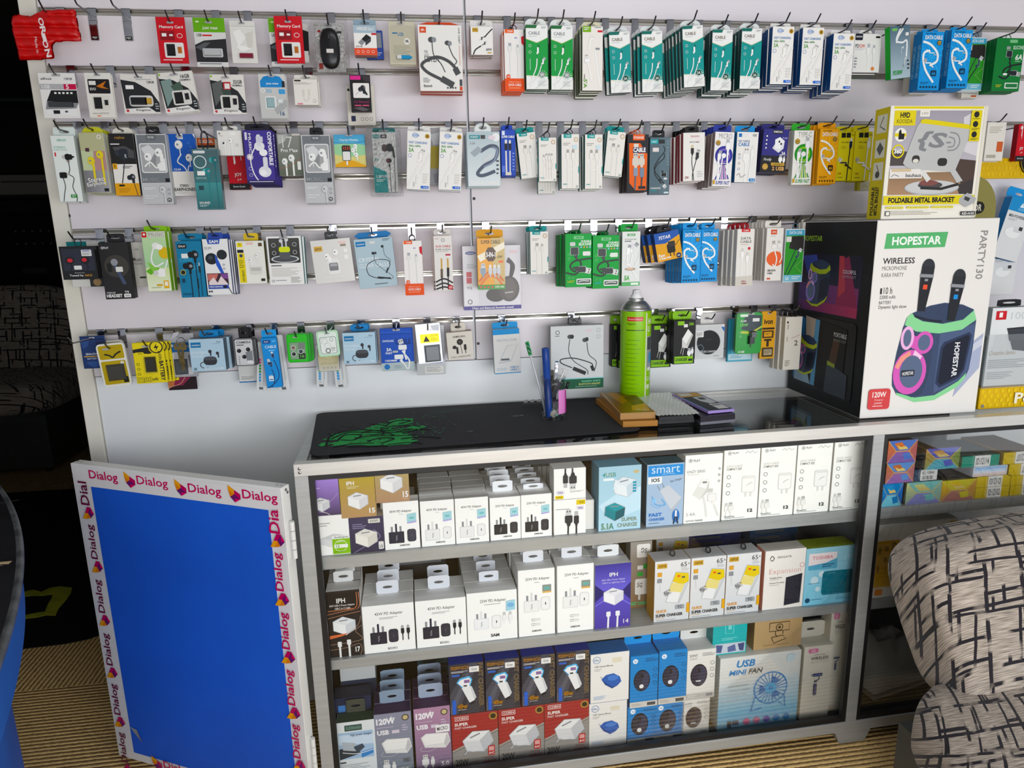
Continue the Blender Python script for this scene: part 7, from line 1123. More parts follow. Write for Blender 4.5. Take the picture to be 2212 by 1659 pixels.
kind('power60','power_bank_box','#eae8e2','#d6d3ca',th=.10,cat='power bank box',c=[('R',0,22,28,86,'#d2a23a'),('T','60000',18,25,25,56,'#4a3a14',-90,.01),('X',2,30,6,80,2,'#8a6a20'),('X',10,30,15,60,2,'#8a6a20'),('R',90,3,100,24,'#d2a23a'),('T','ASPOR',93,6,98,22,'#5a4414',-90,.01),('R',30,40,92,84,'#25252a',4),('R',34,44,60,80,'#33333a',2),('R',64,44,88,80,'#33333a',2),('R',2,88,12,97,'#e08a2c',2)])
put('power60',1975,166,1128,RS2,'white and amber power bank box behind the armchair',cy=1215,th=.12)
def bag():
    p = loc(1945,1385,.16); r = empty('plastic_parcel','white plastic parcel on the dark bottom shelf behind the armchair','parcel',CM @ Vector((p.x,.12,SH3 + .0005)),(0,0,PHI + .2)); b = MB(); n = 10; rr = random.Random(5); V = []
    for s_ in (0,1):
        for j in range(n + 1):
            for i in range(n + 1):
                u,v = i / n * 2 - 1,j / n * 2 - 1; e = (1 - abs(u) ** 3) * (1 - abs(v) ** 3); V.append((u * .13,v * .09 + .09,.02 + (.13 * e ** .5 * (.8 + .3 * rr.random()) if s_ else -.02)))
    F = [(s_ * (n + 1) ** 2 + j * (n + 1) + i,s_ * (n + 1) ** 2 + j * (n + 1) + i + 1,s_ * (n + 1) ** 2 + (j + 1) * (n + 1) + i + 1,s_ * (n + 1) ** 2 + (j + 1) * (n + 1) + i) for s_ in (0,1) for j in range(n) for i in range(n)]
    b.add(V,F,'#b4b0a8','matte',True); b.build('parcel_bag',r)
bag()
INK_LIGHT = .80  # lowered again: light level kept in the print colour here too
# ------------------------------------------------------------------ the half gate with stickers
ZG = .9387
def gate():
    A = atZ(151.7,1000.4,ZG); B = atZ(607,1054.7,ZG); W = (B - A).xy.length; ang = math.atan2(B.y - A.y,B.x - A.x); zb = .035; H = ZG - zb; T = .030
    r = empty('counter_gate','white framed half gate with a blue panel and telecom stickers','gate',(A.x,A.y,zb),(0,0,ang))
    U = Vector((math.cos(ang),math.sin(ang),0)); N = Vector((math.sin(ang),-math.cos(ang),0))
    def uv(px,py):
        d = ray(px,py); p = EYE + d * ((A - EYE).dot(N) / d.dot(N)); return (p - A).dot(U) / W * 100,(ZG - p.z) / H * 100
    fr = .030
    b = MB()
    b.box(0,0,H - fr,W,T,H,mat='white_metal',ch=.001); b.box(0,0,0,W,T,fr,mat='white_metal',ch=.001)
    b.box(0,0,fr,fr,T,H - fr,mat='white_metal',ch=.001); b.box(W - fr,0,fr,W,T,H - fr,mat='white_metal',ch=.001)
    b.build('frame',r)
    b = MB(); b.box(fr,.004,fr,W - fr,.012,H - fr,mat='white_metal'); b.build('backing_board',r)
    l0,t0 = uv(197,1051); r0,t1 = uv(580,1099.6); l1,bt = uv(290.6,1625)
    b = MB(); b.box(l0 / 100 * W,-.0012,H * (1 - bt / 100),r0 / 100 * W,.004,H * (1 - t0 / 100),mat='blue_board',ch=.0004); b.build('blue_panel',r)
    b = MB(); b.cur = 'gloss'; b.canvas((0,-.0004,0),(1,0,0),(0,0,1),W,H); b.draw([('R',1.2,.8,98.8,(t0 + .0),'#eceae8'),('R',1.2,bt,98.8,99.4,'#eceae8'),('R',1.2,t0,l0,bt,'#e6e6e6'),('R',r0,t0,98.8,bt,'#e8e6e6'),('R',r0 - 1.6,t0 + 1.5,r0 + 2,t0 + 26,'#efefee')])
    MG = '#c8185c'
    def word(x0,x1,y0,y1): # along the top, crop pixels
        u0,v0 = uv((x0) / 2.34,950 + y0 / 2.34); u1,v1 = uv(x1 / 2.34,950 + y1 / 2.34); return u0,v0,u1,v1
    asp = H / W
    def logo(u,v,rot,w_,clip=None):
        # word centred at u,v; w_ its length as a share of the gate width (%)
        hgt = w_ * .30
        if rot == 0: b.draw([('T','Dialog',u - w_ / 2,v - hgt / 2 / asp,u + w_ / 2,v + hgt / 2 / asp,clip or MG,0,.012)]); b.draw([('M','dialog',u - w_ * .73,v,w_ * .022,0)])
        else:
            b.draw([('T','Dialog',u - hgt / 2,v - w_ / 2 / asp,u + hgt / 2,v + w_ / 2 / asp,clip or MG,90,.012)]); b.draw([('M','dialog',u,v + w_ * .73 / asp,w_ * .022,-90)])
    ws = None
    for x,y in ((770,218),(1035,258),(1315,290)):
        u,v = uv(x / 2.34,950 + y / 2.34); logo(u,v,0,15.2)
    u,v = uv(525 / 2.34,950 + 188 / 2.34); b.draw([('T','Dialog',u - 7.4,v - 2.3 / asp,u + 7.4,v + 2.3 / asp,MG,0,.012)])
    for x,y in ((474,515),(512,790),(552,1058),(592,1310),(630,1552)):
        u,v = uv(x / 2.34,950 + y / 2.34); logo(u,v,90,15.2,'#6b1740')
    u,v = uv(430 / 2.34,950 + 268 / 2.34); b.draw([('T','Dial',u - 2.3,v - 5 / asp,u + 2.3,v + 5 / asp,'#6b1740',90,.012),('M','dialog',u + .7,v + 8.4 / asp,.33,-90)])
    for x,y in ((1418,665),(1450,962),(1478,1248),(1506,1518)):
        u,v = uv(x / 2.34,950 + y / 2.34); logo(u,v,90,15.2)
    u,v = uv(1392 / 2.34,950 + 408 / 2.34); b.draw([('T','Dia',u - 2.3,v - 4.6 / asp,u + 2.3,v + 4.6 / asp,MG,90,.012),('M','dialog',u + .8,v + 7.4 / asp,.33,-90)])
    for k in range(3): logo(34 + 24 * k,(bt + 99) / 2,0,15.2)
    b.build('sticker_tape',r)
    b = MB(); u,v = uv(290,1580); x = u / 100 * W; z = H * (1 - v / 100)
    b.add([(x - .012,-.0016,z + .014),(x + .016,-.004,z + .012),(x + .050,-.016,z - .032),(x + .034,-.008,z - .022),(x + .004,-.0016,z - .006)],[(0,1,2,3,4)],'#a9adb2','gloss'); b.build('peeling_tape',r)
    b = MB()
    for z in (.012,.022): b.lathe([(.004,0),(.0035,.0012)],mat='screw',n=12,o=(W,.010 + z * .5,H - z * .8),axis=(1,0,0))
    for x in (.010,.022): b.lathe([(.003,0),(.003,.0008)],mat='screw',n=10,o=(x,T * .5,H),axis=(0,0,1)); b.lathe([(.003,0),(.003,.0008)],mat='screw',n=10,o=(W - x,T * .5,H),axis=(0,0,1))
    b.build('rivets',r)
    for zz in (.72,.12):
        b = MB()
        for k in range(4): b.lathe([(.0065,k * .024),(.0065,k * .024 + .0225)],mat='white_metal',n=12,o=(W + .009,T * .5,zz))
        b.box(W - .001,T * .5 - .002,zz,W + .009,T * .5 + .002,zz + .095,mat='white_metal'); b.build('hinge',r)
pm('white_metal','#d8d8d6',.4,0,'#d0d0cd',5)
pm('blue_board','#0956ca',.6,0,'#0951c0',4,bump=.08,bscale=300)
gate()
# ------------------------------------------------------------------ on the counter
GT = CZ - .0015; TOPZ = CZ
def mat_():
    z = TOPZ + .0003; q = [Vector((-.447,-.439)),Vector((.404,-.392)),Vector((.398,-.020)),Vector((-.483,-.026))]
    c = sum(q,Vector((0,0))) / 4; r = empty('desk_mat','long black desk mat with a green splash print','desk mat',(c.x,c.y,z))
    P = []; rr = .028
    for i in range(4):
        a,p,n_ = q[i - 1],q[i],q[(i + 1) % 4]; d0 = (a - p).normalized(); d1 = (n_ - p).normalized()
        for t in range(6):
            f = t / 5; P.append(p + d0 * rr * (1 - f) ** 2 + d1 * rr * f ** 2)
    o = [(p.x - c.x,p.y - c.y) for p in P]
    b = MB(); b.tube([(x,y,.0022) for x,y in o],.0018,mat='mat_cloth',n=6,closed=True); b.build('stitched_edge',r)
    b = MB(); b.prism(o,0,.0034,'z',mat='mat_cloth'); b.cur = 'matte'; U = (q[1] - q[0]).normalized(); V = Vector((-U.y,U.x)); L = (q[1] - q[0]).length; D = (q[3] - q[0]).length
    b.canvas((q[0].x - c.x,q[0].y - c.y,.0036),(U.x,U.y,0),(V.x,V.y,0),L,D); G = '#43a45c'; rd = random.Random(11); KK = '#17171c'
    def blob(u,v,ru,rv,n=16,rot=0,col=G,j=.3):
        pts = []
        for k in range(n):
            a = 2 * math.pi * k / n; s_ = 1 + rd.uniform(-j,j); x,y = rot2(ru * s_ * math.cos(a),rv * s_ * math.sin(a),rot); pts += [u + x,v + y]
        b.draw([('P',col) + tuple(pts)])
    for u,v,ru,rv,ro in ((8,66,5,8,0),(13,62,6,9,.2),(17,70,7,10,-.2),(11,80,6,8,0),(22,62,6,7,.3),(24,76,6,8,0),(19,84,7,7,0),(26,88,5,6,0),(24,46,5,8,.5),(27,38,4,6,.3),(20,52,4,6,0),(3.5,80,1.6,4,0),(31,58,3,6,0)): blob(u,v,ru,rv,20,ro)
    for pts in ((5,70,10,58,18,62,27,66,33,62),(12,72,18,70,26,74,31,74),(21,44,27,36,30,42),(22,92,28,90,32,94),(6,88,12,84,18,86),(16,56,22,60,30,60),(4,84,5,62,12,54,20,60,24,72),(7,76,9,64,14,66,12,76,8,74),(14,60,19,58,21,66,17,68),(16,82,20,76,24,80,20,88),(20,54,25,50,30,52,33,58),(22,48,25,38,30,40,26,46),(18,42,22,50,20,58),(24,66,30,62,36,66),(26,82,32,80,38,86),(10,90,16,92,22,94)): b.draw([('C',.7,KK) + pts])
    for k in range(170):
        d = abs(rd.gauss(0,1)); a = rd.uniform(-.9,1.1); u = 17 + (7 + 13 * d) * math.cos(a); v = 66 - (9 + 20 * d) * math.sin(a)
        if 2 < u < 97 and 4 < v < 97: blob(u,v,rd.uniform(.12,.7) / (1 + .4 * d),rd.uniform(.1,.9) / (1 + .5 * d),6,a,rd.choice((G,G,'#5a8a68','#46a862')),.4)
    for k in range(60): blob(rd.uniform(4,30),rd.uniform(50,95),rd.uniform(.2,.9),rd.uniform(.3,1.6),7,rd.uniform(0,3),KK,.4)
    for u,v,ln in ((34,42,14),(36,34,10),(38,38,18),(33,50,8)): b.draw([('L',.14,'#3f7a50',u,v,u + ln,v - ln * .55)])
    blob(64,60,1.2,.8,8,0,'#7a7a80'); blob(66,59.5,.9,.9,6,0,'#7a7a80'); blob(47,88,1.2,.7,8,.1,'#6a6a70')
    for i in range(5): b.draw([('P','#a9a9ae',70 + 2.4 * i,26 - .2 * i,71.6 + 2.4 * i,18,72.6 + 2.4 * i,19,71.2 + 2.4 * i,27)])
    b.draw([('X',69,29,80,31,1,'#6a6a70')]); b.build('cloth',r)
mat_()
MZ = TOPZ + .0044
def cup():
    p = atZ(1199,906,MZ); R = .0355; H = .118
    r = empty('pen_cup','clear plastic cup with a pink label holding tools','cup',(p.x,p.y + R * .6,MZ))
    b = MB(); b.lathe([(R * .93,0),(R * .97,.006),(R,H),(R - .0016,H),(R * .97 - .0018,.007),(R * .9,.004)],mat='glass_cup',n=32); b.build('cup_body',r)
    b = MB(); b.tube([(R * math.cos(k * math.pi / 12),R * math.sin(k * math.pi / 12),H) for k in range(24)],.0011,mat='glass_cup',n=6,closed=True); b.build('rim',r)
    b = MB(); n = 8; V = []
    for k in range(n + 1):
        a = math.radians(-78 + 72 * k / n); V += [((R + .0005) * math.cos(a),(R + .0005) * math.sin(a),.018),((R + .0005) * math.cos(a),(R + .0005) * math.sin(a),.086)]
    b.add(V,[(2 * k,2 * k + 2,2 * k + 3,2 * k + 1) for k in range(n)],['#dc8ac8'] * (2 * n - 6) + ['#b83a9c'] * 8,'gloss'); b.build('pink_label',r)
    b = MB()
    for i in range(10):
        a = i * 2.4; b.tube([(.016 * math.cos(a) * (i % 3) / 2,.016 * math.sin(a) * (i % 3) / 2,.004 + .003 * i % .02),(.018 * math.cos(a + 1),.018 * math.sin(a + 1),.012 + .003 * (i % 4)),(.020 * math.cos(a + 2),.020 * math.sin(a + 2),.008 + .004 * (i % 5))],.005,('#d8d4cc','#b9b4aa','#8fb4a8')[i % 3],'matte',7)
    b.build('crumpled_wipe',r)
    o = r.location.copy()
    def stick(name,label,cat,foot,tip_px,dy,parts):
        f = o + Vector(foot); t = atY(tip_px[0],tip_px[1],o.y + dy); d = (t - f); L = d.length
        q = empty(name,label,cat,f); q.rotation_mode = 'QUATERNION'; q.rotation_quaternion = Vector((0,0,1)).rotation_difference(d)
        for nm,fn in parts: b = MB(); fn(b,L); b.build(nm,q)
        return q
    stick('marker_tube','thick navy blue tube standing in the clear cup','tube',(-.014,-.006,.006),(1178,752),-.012,[('barrel',lambda b,L: b.lathe([(.0098,0),(.0104,.02),(.0104,L),(.0074,L),(.0074,L - .02)],'#22428c','gloss',20)),('dark_bore',lambda b,L: b.lathe([(.0072,L - .021),(.0072,L - .0195)],'k','matte',16))])
    def br(b,L):
        rd = random.Random(2)
        for i in range(9):
            for j in (-1,0,1): b.tube([(j * .0022,-.002,L - .034 + i * .0036),(j * .0036 + rd.uniform(-.002,.002),-.013,L - .034 + i * .0038)],.0011,('#2f9a5a','#8fc28a','#d8e4d0','#2a7a9a')[(i + j) % 4],'matte',5)
    stick('toothbrush','worn green toothbrush leaning out of the cup','toothbrush',(-.020,.008,.010),(1138,738),.01,[('handle',lambda b,L: b.tube([(0,0,0),(.001,0,L * .3),(0,.001,L * .7),(0,0,L - .04)],[.0042,.0036,.0026,.0024],'#c9cdd0','gloss',8)),('head',lambda b,L: b.box(-.0055,-.002,L - .040,.0055,.002,L,'#2f9a4c','gloss',ch=.0015)),('bristles',br)])
    stick('tweezers','steel tweezers standing behind the blue tube','tweezers',(.002,.012,.008),(1203,780),.012,[('arm',lambda b,L: b.box(-.0045,-.0025,0,.0045,-.0012,L,mat='chrome',ch=.0005)),('arm',lambda b,L: b.box(-.0045,.0012,0,.0045,.0025,L,mat='chrome',ch=.0005)),('joint',lambda b,L: b.box(-.0045,-.0025,L - .004,.0045,.0025,L,'#5fb0d8','gloss'))])
    stick('pen_knife','grey handled blade standing in the cup','knife',(-.006,.014,.008),(1192,799),.004,[('handle',lambda b,L: b.box(-.006,-.003,0,.006,.003,L,'#4a443e','gloss',ch=.002)),('slider',lambda b,L: b.box(-.002,-.0045,L - .03,.002,-.003,L - .015,'k','gloss'))])
    def syr(b,L): b.lathe([(.001,0),(.001,.012),(.0075,.016),(.0078,L * .7),(.0105,L * .7),(.0105,L * .7 + .0016)],mat='film',n=18)
    stick('syringe','clear syringe leaning in the cup','syringe',(-.016,-.004,.030),(1219,800),-.006,[('barrel',syr),('plunger',lambda b,L: (b.lathe([(.0032,L * .3),(.0032,L)],'#dcdcda','gloss',8),b.lathe([(.0085,L),(.0085,L + .002)],'#e4e4e2','gloss',14),b.lathe([(.0068,L * .26),(.0068,L * .3)],'dg','gloss',14)))])
    stick('screwdriver','thin black tipped screwdriver leaning in the cup','screwdriver',(.004,-.016,.010),(1228,826),-.014,[('shaft',lambda b,L: b.lathe([(.0016,0),(.0016,L - .02)],mat='chrome',n=8)),('cap',lambda b,L: b.lathe([(.0016,L - .02),(.004,L - .017),(.004,L),(.002,L + .002)],'k','gloss',10))])
cup()
def can():
    p = Vector((.474,-.110,GT)); R = .0455; H = .290
    r = empty('spray_can','tall lime green foam cleaner can with white nozzle','spray can',p)
    b = MB(); b.lathe([(R * .94,0),(R,.004),(R,H)],'#8fc41a','gloss',40)
    def band(a0,a1,z0,z1,col,off=.0002):
        n = max(2,int(abs(a1 - a0) / 8)); V = []
        for k in range(n + 1):
            a = math.radians(a0 + (a1 - a0) * k / n); V += [((R + off) * math.cos(a),(R + off) * math.sin(a),z0),((R + off) * math.cos(a),(R + off) * math.sin(a),z1)]
        b.add(V,[(2 * k,2 * k + 2,2 * k + 3,2 * k + 1) for k in range(n)],col,'gloss',True)
    # the face towards the shop is about -105 degrees
    band(-60,-20,.120,.215,'#8d9298'); band(-58,-22,.175,.212,'#2f3438',.0003); band(-50,-24,.135,.165,'#4f8fb4',.0004); band(-56,-36,.112,.122,'#dfe2e0',.0003)
    band(-68,-62,.012,.285,'#d8dcc8',.0003); band(-145,-75,.2335,.236,'#33441a',.0003); band(-140,-80,.262,.274,'#c2282c',.0004)
    for i in range(15): band(-148 + (i * 7) % 9,-84 - (i * 13) % 22,.020 + i * .0132,.0215 + i * .0132,'#5a8a18',.0003)
    band(-150,-80,.100,.1015,'#5f8f1a'); band(-46,-30,.014,.030,'#d8562c',.0004)
    b.canvas((0,0,0),(1,0,0),(0,0,1),1,1)
    def curved(tx,a0,a1,z0,z1,col,bo=.02):
        vs,fs = text_mesh(tx,bo); b.add([((R + .0006) * math.cos(math.radians(a0 + (a1 - a0) * x)),(R + .0006) * math.sin(math.radians(a0 + (a1 - a0) * x)),z0 + (z1 - z0) * y) for x,y in vs],fs,col,'gloss')
    curved('HA',-56,-34,.252,.268,'#f2f6e6'); curved('U',-58,-48,.228,.246,'#f2f6e6'); curved('Cle',-60,-36,.082,.094,'#eef4dc',0); curved('ex',-60,-40,.056,.070,'#eef4dc',.02); curved('Agent',-140,-108,.250,.257,'#33441a',0); curved('Grease Exhibition',-136,-84,.2655,.2705,'#f4e4e0',0)
    b.build('can_body',r)
    b = MB(); b.lathe([(R,H),(R + .0016,H + .002),(R + .0016,H + .005),(R - .001,H + .006),(R * .92,H + .012),(R * .62,H + .026),(R * .46,H + .029),(R * .5,H + .031),(R * .5,H + .035),(R * .42,H + .036)],mat='screw',n=36); b.build('shoulder',r)
    b = MB(); b.lathe([(.0165,H + .035),(.0165,H + .043),(.0120,H + .046),(.0110,H + .058),(.0095,H + .060)],'#efefef','card',24); b.box(-.005,-.0118,H + .048,.005,-.010,H + .056,'#d0d0d0'); b.build('nozzle',r)
can()
def quadbox(name,label,cat,px4,zt,th,col,fin,deco,part='shell',group=None):
    P = [atZ(x,y,zt) for x,y in px4]; c = sum(P,Vector()) / 4; r = empty(name,label,cat,(c.x,c.y,zt - th),group=group); b = MB(); b.cur = fin
    o = [(p.x - c.x,p.y - c.y) for p in P]
    ar = sum(o[i][0] * o[(i + 1) % 4][1] - o[(i + 1) % 4][0] * o[i][1] for i in range(4))
    if ar < 0: o = [o[0],o[3],o[2],o[1]]
    b.prism(o,0,th,'z',col)
    # canvas: P[0] back-left, P[1] back-right, P[2] front-right, P[3] front-left
    U = (P[2] - P[3]); V = (P[0] - P[3]); U.z = V.z = 0; w,h = U.length,V.length; U.normalize(); V = (V - U * V.dot(U)).normalized()
    b.canvas((P[3].x - c.x,P[3].y - c.y,th),U,V,w,h); b.draw(deco); b.build(part,r); return r,c,U,V,w,h
zb = GT
quadbox('parts_box','orange brown cardboard parts box under the other','box',((1287,860),(1358,862),(1421,908),(1346,911)),MZ + .016,.0155,'#a8773c','card',[('R',2,2,98,98,'#8f5f2c')])
quadbox('parts_box','cardboard parts box with a shiny amber photo print, on top','box',((1296,848),(1364,849),(1416,890),(1340,893)),MZ + .0345,.018,'#a98150','gloss',[('G',3,2,97,97,'#6a5a1c','#8a5a1c'),('P','#a87a1c',10,4,40,2,60,40,30,60),('P','#5a2c14',50,30,90,20,96,60,60,70),('P','#c88a2c',50,70,96,60,90,96,40,90),('C',2,'#d86a2c',20,40,50,50,94,46),('T','for you',54,84,90,92,'#e8dcc0',-20,.0,.3)])
for i in range(3):
    quadbox('phone','dark phone in the front stack under the bubble sheet, %s' % ('lowest','middle','topmost')[i],'phone',((1385,858),(1440,853),(1500 - i,897 - 4 * i + 8),(1422 + i,901 - 4 * i + 8)),GT + .0105 * (i + 1),.0095,('#2b2d33','#1d1e22','#15161a')[i],'gloss',[('R',3,2,97,98,'#0d0e10',6)],'phone_body','dark phones on the glass top')
for i in range(3):
    quadbox('phone','phone in the stack beside the boxes end, %s' % ('lowest and grey','middle and dark','topmost and dark')[i],'phone',((1457,856),(1514,852),(1588,905 - 6 * i),(1513,912 - 6 * i)),GT + .0095 * (i + 1),.0085,('#7a7c88','#2a2630','#231f28')[i],'gloss',[('R',3,2,97,98,'#131216',6)],'phone_body','dark phones on the glass top')
def bubble():
    zt = GT + .036; P = [atZ(x,y,zt) for x,y in ((1366,850),(1447,845),(1512,892),(1420,897))]; c = sum(P,Vector()) / 4
    r = empty('bubble_wrap','sheet of clear bubble wrap over the dark phones','packaging',(c.x,c.y,zt - .003)); b = MB(); n,m_ = 44,66; V = []
    for j in range(m_ + 1):
        for i in range(n + 1):
            u,v = i / n,j / m_; p = P[3] * (1 - u) * (1 - v) + P[2] * u * (1 - v) + P[1] * u * v + P[0] * (1 - u) * v - c
            bub = max(0,math.cos((i + (j // 4 % 2) * 2) * math.pi / 2)) * max(0,math.cos(j * math.pi / 2)); V.append((p.x,p.y,.0006 + .0030 * bub + .001 * math.sin(u * 7 + v * 5)))
    b.add(V,[(j * (n + 1) + i,j * (n + 1) + i + 1,(j + 1) * (n + 1) + i + 1,(j + 1) * (n + 1) + i) for j in range(m_) for i in range(n)],'#b9bdb8','bubble',True); b.build('sheet',r)
mt,n_,l_,bs = node_mat('bubble'); bs.inputs['Base Color'].default_value = lin('#eceeeb'); bs.inputs['Roughness'].default_value = .12; bs.inputs['Alpha'].default_value = .72
nz = n_.new('ShaderNodeTexNoise'); nz.inputs['Scale'].default_value = 30; mr = n_.new('ShaderNodeMapRange'); mr.inputs['To Min'].default_value = .05; mr.inputs['To Max'].default_value = .25; l_.new(nz.outputs['Fac'],mr.inputs[0]); l_.new(mr.outputs[0],bs.inputs['Roughness']); MATS['bubble'] = mt
bubble()
def board():
    zt = GT + .0395; P = [atZ(x,y,zt) for x,y in ((1450,850),(1507,845.6),(1586,882),(1530,887))]; c = sum(P,Vector()) / 4
    r = empty('phone_chassis','opened phone chassis with a violet rim on the stack','phone',(c.x,c.y,zt - .009)); U = P[2] - P[3]; V = P[0] - P[3]; w,h = U.length,V.length; U.normalize(); V = (V - U * V.dot(U)).normalized()
    b = MB(); o = [((P[3] + U * x + V * y) - c).xy for x,y in ((0,0),(w,0),(w,h),(0,h))]; b.prism([tuple(q) for q in o],0,.0075,'z','#9a86c4','gloss'); b.build('rim',r)
    b = MB(); b.canvas((P[3].x - c.x,P[3].y - c.y,.0076),U,V,w,h); b.draw([('R',4,2,96,98,'#26262c',6),('R',6,3,94,24,'#c9a04a',4),('R',14,5,60,18,'#d8d4cc'),('R',6,26,40,92,'#1a1b20'),('P','#c9ccd0',44,28,92,26,92,62,60,66,44,50),('R',50,68,92,94,'#dcdcda'),('R',56,32,80,44,'#3a3c42'),('L',2,'#5fb8e0',5,8,5,96),('R',52,72,86,78,'#8d9096')]); b.build('circuit_board',r)
board()
# ------------------------------------------------------------------ the two big cartons
def face(b,O,U,V,w,h,cmds): b.canvas(O,U,V,w,h); b.draw(cmds)
def hope():
    fl = atZ(1857,905,TOPZ); fr_ = atZ(2110,890,TOPZ); x0,y0 = fl.x,-.405; w = .352; H = 1.524 - TOPZ; d = .385
    r = empty('speaker_carton','big black and white party speaker carton','box',(x0 + w / 2,y0,TOPZ + .0005),(0,0,math.radians(-.3)))
    b = MB(); b.box(-w / 2,0,0,w / 2,d,H,'#e6e3df',ch=.0015,sides=['#131315','#2a2a2c','#e6e3df','#131315','#c9c6c0','#6f6c66'])
    G = '#5fae72'; MI = []
    face(b,(-w / 2,0,0),(1,0,0),(0,0,1),w,H,[
        ('P',G,8,6.4,58,6.2,56.5,13.6,7,13.8),('T','HOPESTAR',13,8,53,12.2,'#eef4ee',0,.03),
        ('T','WIRELESS',7,18.2,33,21.2,'#2b2a2a',0,.02),('T','MICROPHONE',7,22.3,27,24.3,'#6a6866',0,-.002),('T','KARA PARTY',7,25.6,25,27.6,'#6a6866',0,-.002),
        ('R',7,33,8.6,36,'#2b2a2a',.4),('T','10 h',10,32.6,17,36,'#2b2a2a',0,.0),('T','22000 mAh',7,36.6,20,38.4,'#5a5856',0,0),('T','BATTERY',7,39.4,17,41,'#5a5856',0,0),('T','Dynamic light show',7,41.6,30,43.8,'#5a5856',0,0),
        ('T','PARTY130',85,6,91,30,'#8d8b88',-90,.01),
        ('P','#a9b0c8',86,64,98,58,98,76,78,91),('P','#c9cdda',89,64,98,60,98,64,89,68),
        ('M','spk',57,67.5,3.7,0),('M','mic',43.5,32.5,1.75,4),('M','mic',70,38,1.75,5,'#1e2026','#2f8ad0'),
        ('T','HOPESTAR',74,62,78.6,80,'#e4e6ea',-90,.03),('R',31,75.4,42,78.6,'#23262e'),('T','HOPESTAR',31.8,76.1,41.2,78,'#e4e6ea',4,.02),
        ('R',5,84.5,23.5,95.4,'#cc4a4c',2.4),('T','120W',8.4,86,20,89,'#f4e8e6',0,.02),('T','Output',10.4,89.8,17.6,91,'#f0d0cc',0,0),('T','power',10.6,91.6,17,93,'#f0d0cc',0,0),('X',9,93.4,19,94.3,1,'#f0d0cc')])
    face(b,(-w / 2,d,0),(0,-1,0),(0,0,1),d,H,[
        ('T','HOPESTAR',9,7.6,36,10.6,'#9ac04a',0,.02),
        ('R',7,17.5,88,50,'#1c1830',4),('G',8,34,86,49,'#3c2a64','#7a3468',1),('P','#8a2c50',62,20,72,18,84,40,86,48,60,44),('P','#b0404c',60,18,66,18,70,36,62,40),('P','#3a4ca0',10,19,30,18,36,26,20,30),('G',8,44,86,49.4,'#4a2a5c','#a8385c',1),
        ('M','spk',34,34,1.75,2,'#3a4656','#a8b840','#8a78c0','#2c3644'),('T','COLORFUL',66,25,82,27,'#d8d0d8',0,.01),('T','LAMPLIGHT',66,27.8,82,29.2,'#a898a8',0,0),
        ('R',7,52,88,94,'#201f22',4),('R',8,54,22,92,'#2a6a9a',3),('P','#b4a494',22,53,40,54,34,66,24,68),('P','#8fa8b8',10,78,22,76,34,92,10,92),('P','#5f94b8',36,54,42,54,40,92,34,92),
        ('M','spk',25,76,1.6,8,'#3f4a58','#b4c04a','#d070b0','#343e4c'),('P','#131214',44,54,78,56,76,92,42,92),('P','#4a3428',62,62,70,64,66,78,60,88,54,88,58,76),('P','#3a4048',56,76,82,80,82,93,54,93),('P','#8a9840',56,75,66,76,66,78,56,77.4),('T','PORTABLE',62,58.6,78,61,'#c9c6c4',0,.01),('T','GOING OUT',62,62,78,63.4,'#8d8a88',0,0)])
    b.build('carton',r)
    b = MB(); b.box(-w / 2 + .001,.002,H,w / 2 - .001,d * .5 - .001,H + .0012,'#7a766e'); b.build('top_flap',r); b = MB(); b.box(-w / 2 + .001,d * .5 + .001,H,w / 2 - .001,d - .002,H + .0012,'#7a766e'); b.build('top_flap',r)
    return H
HT = hope() + TOPZ
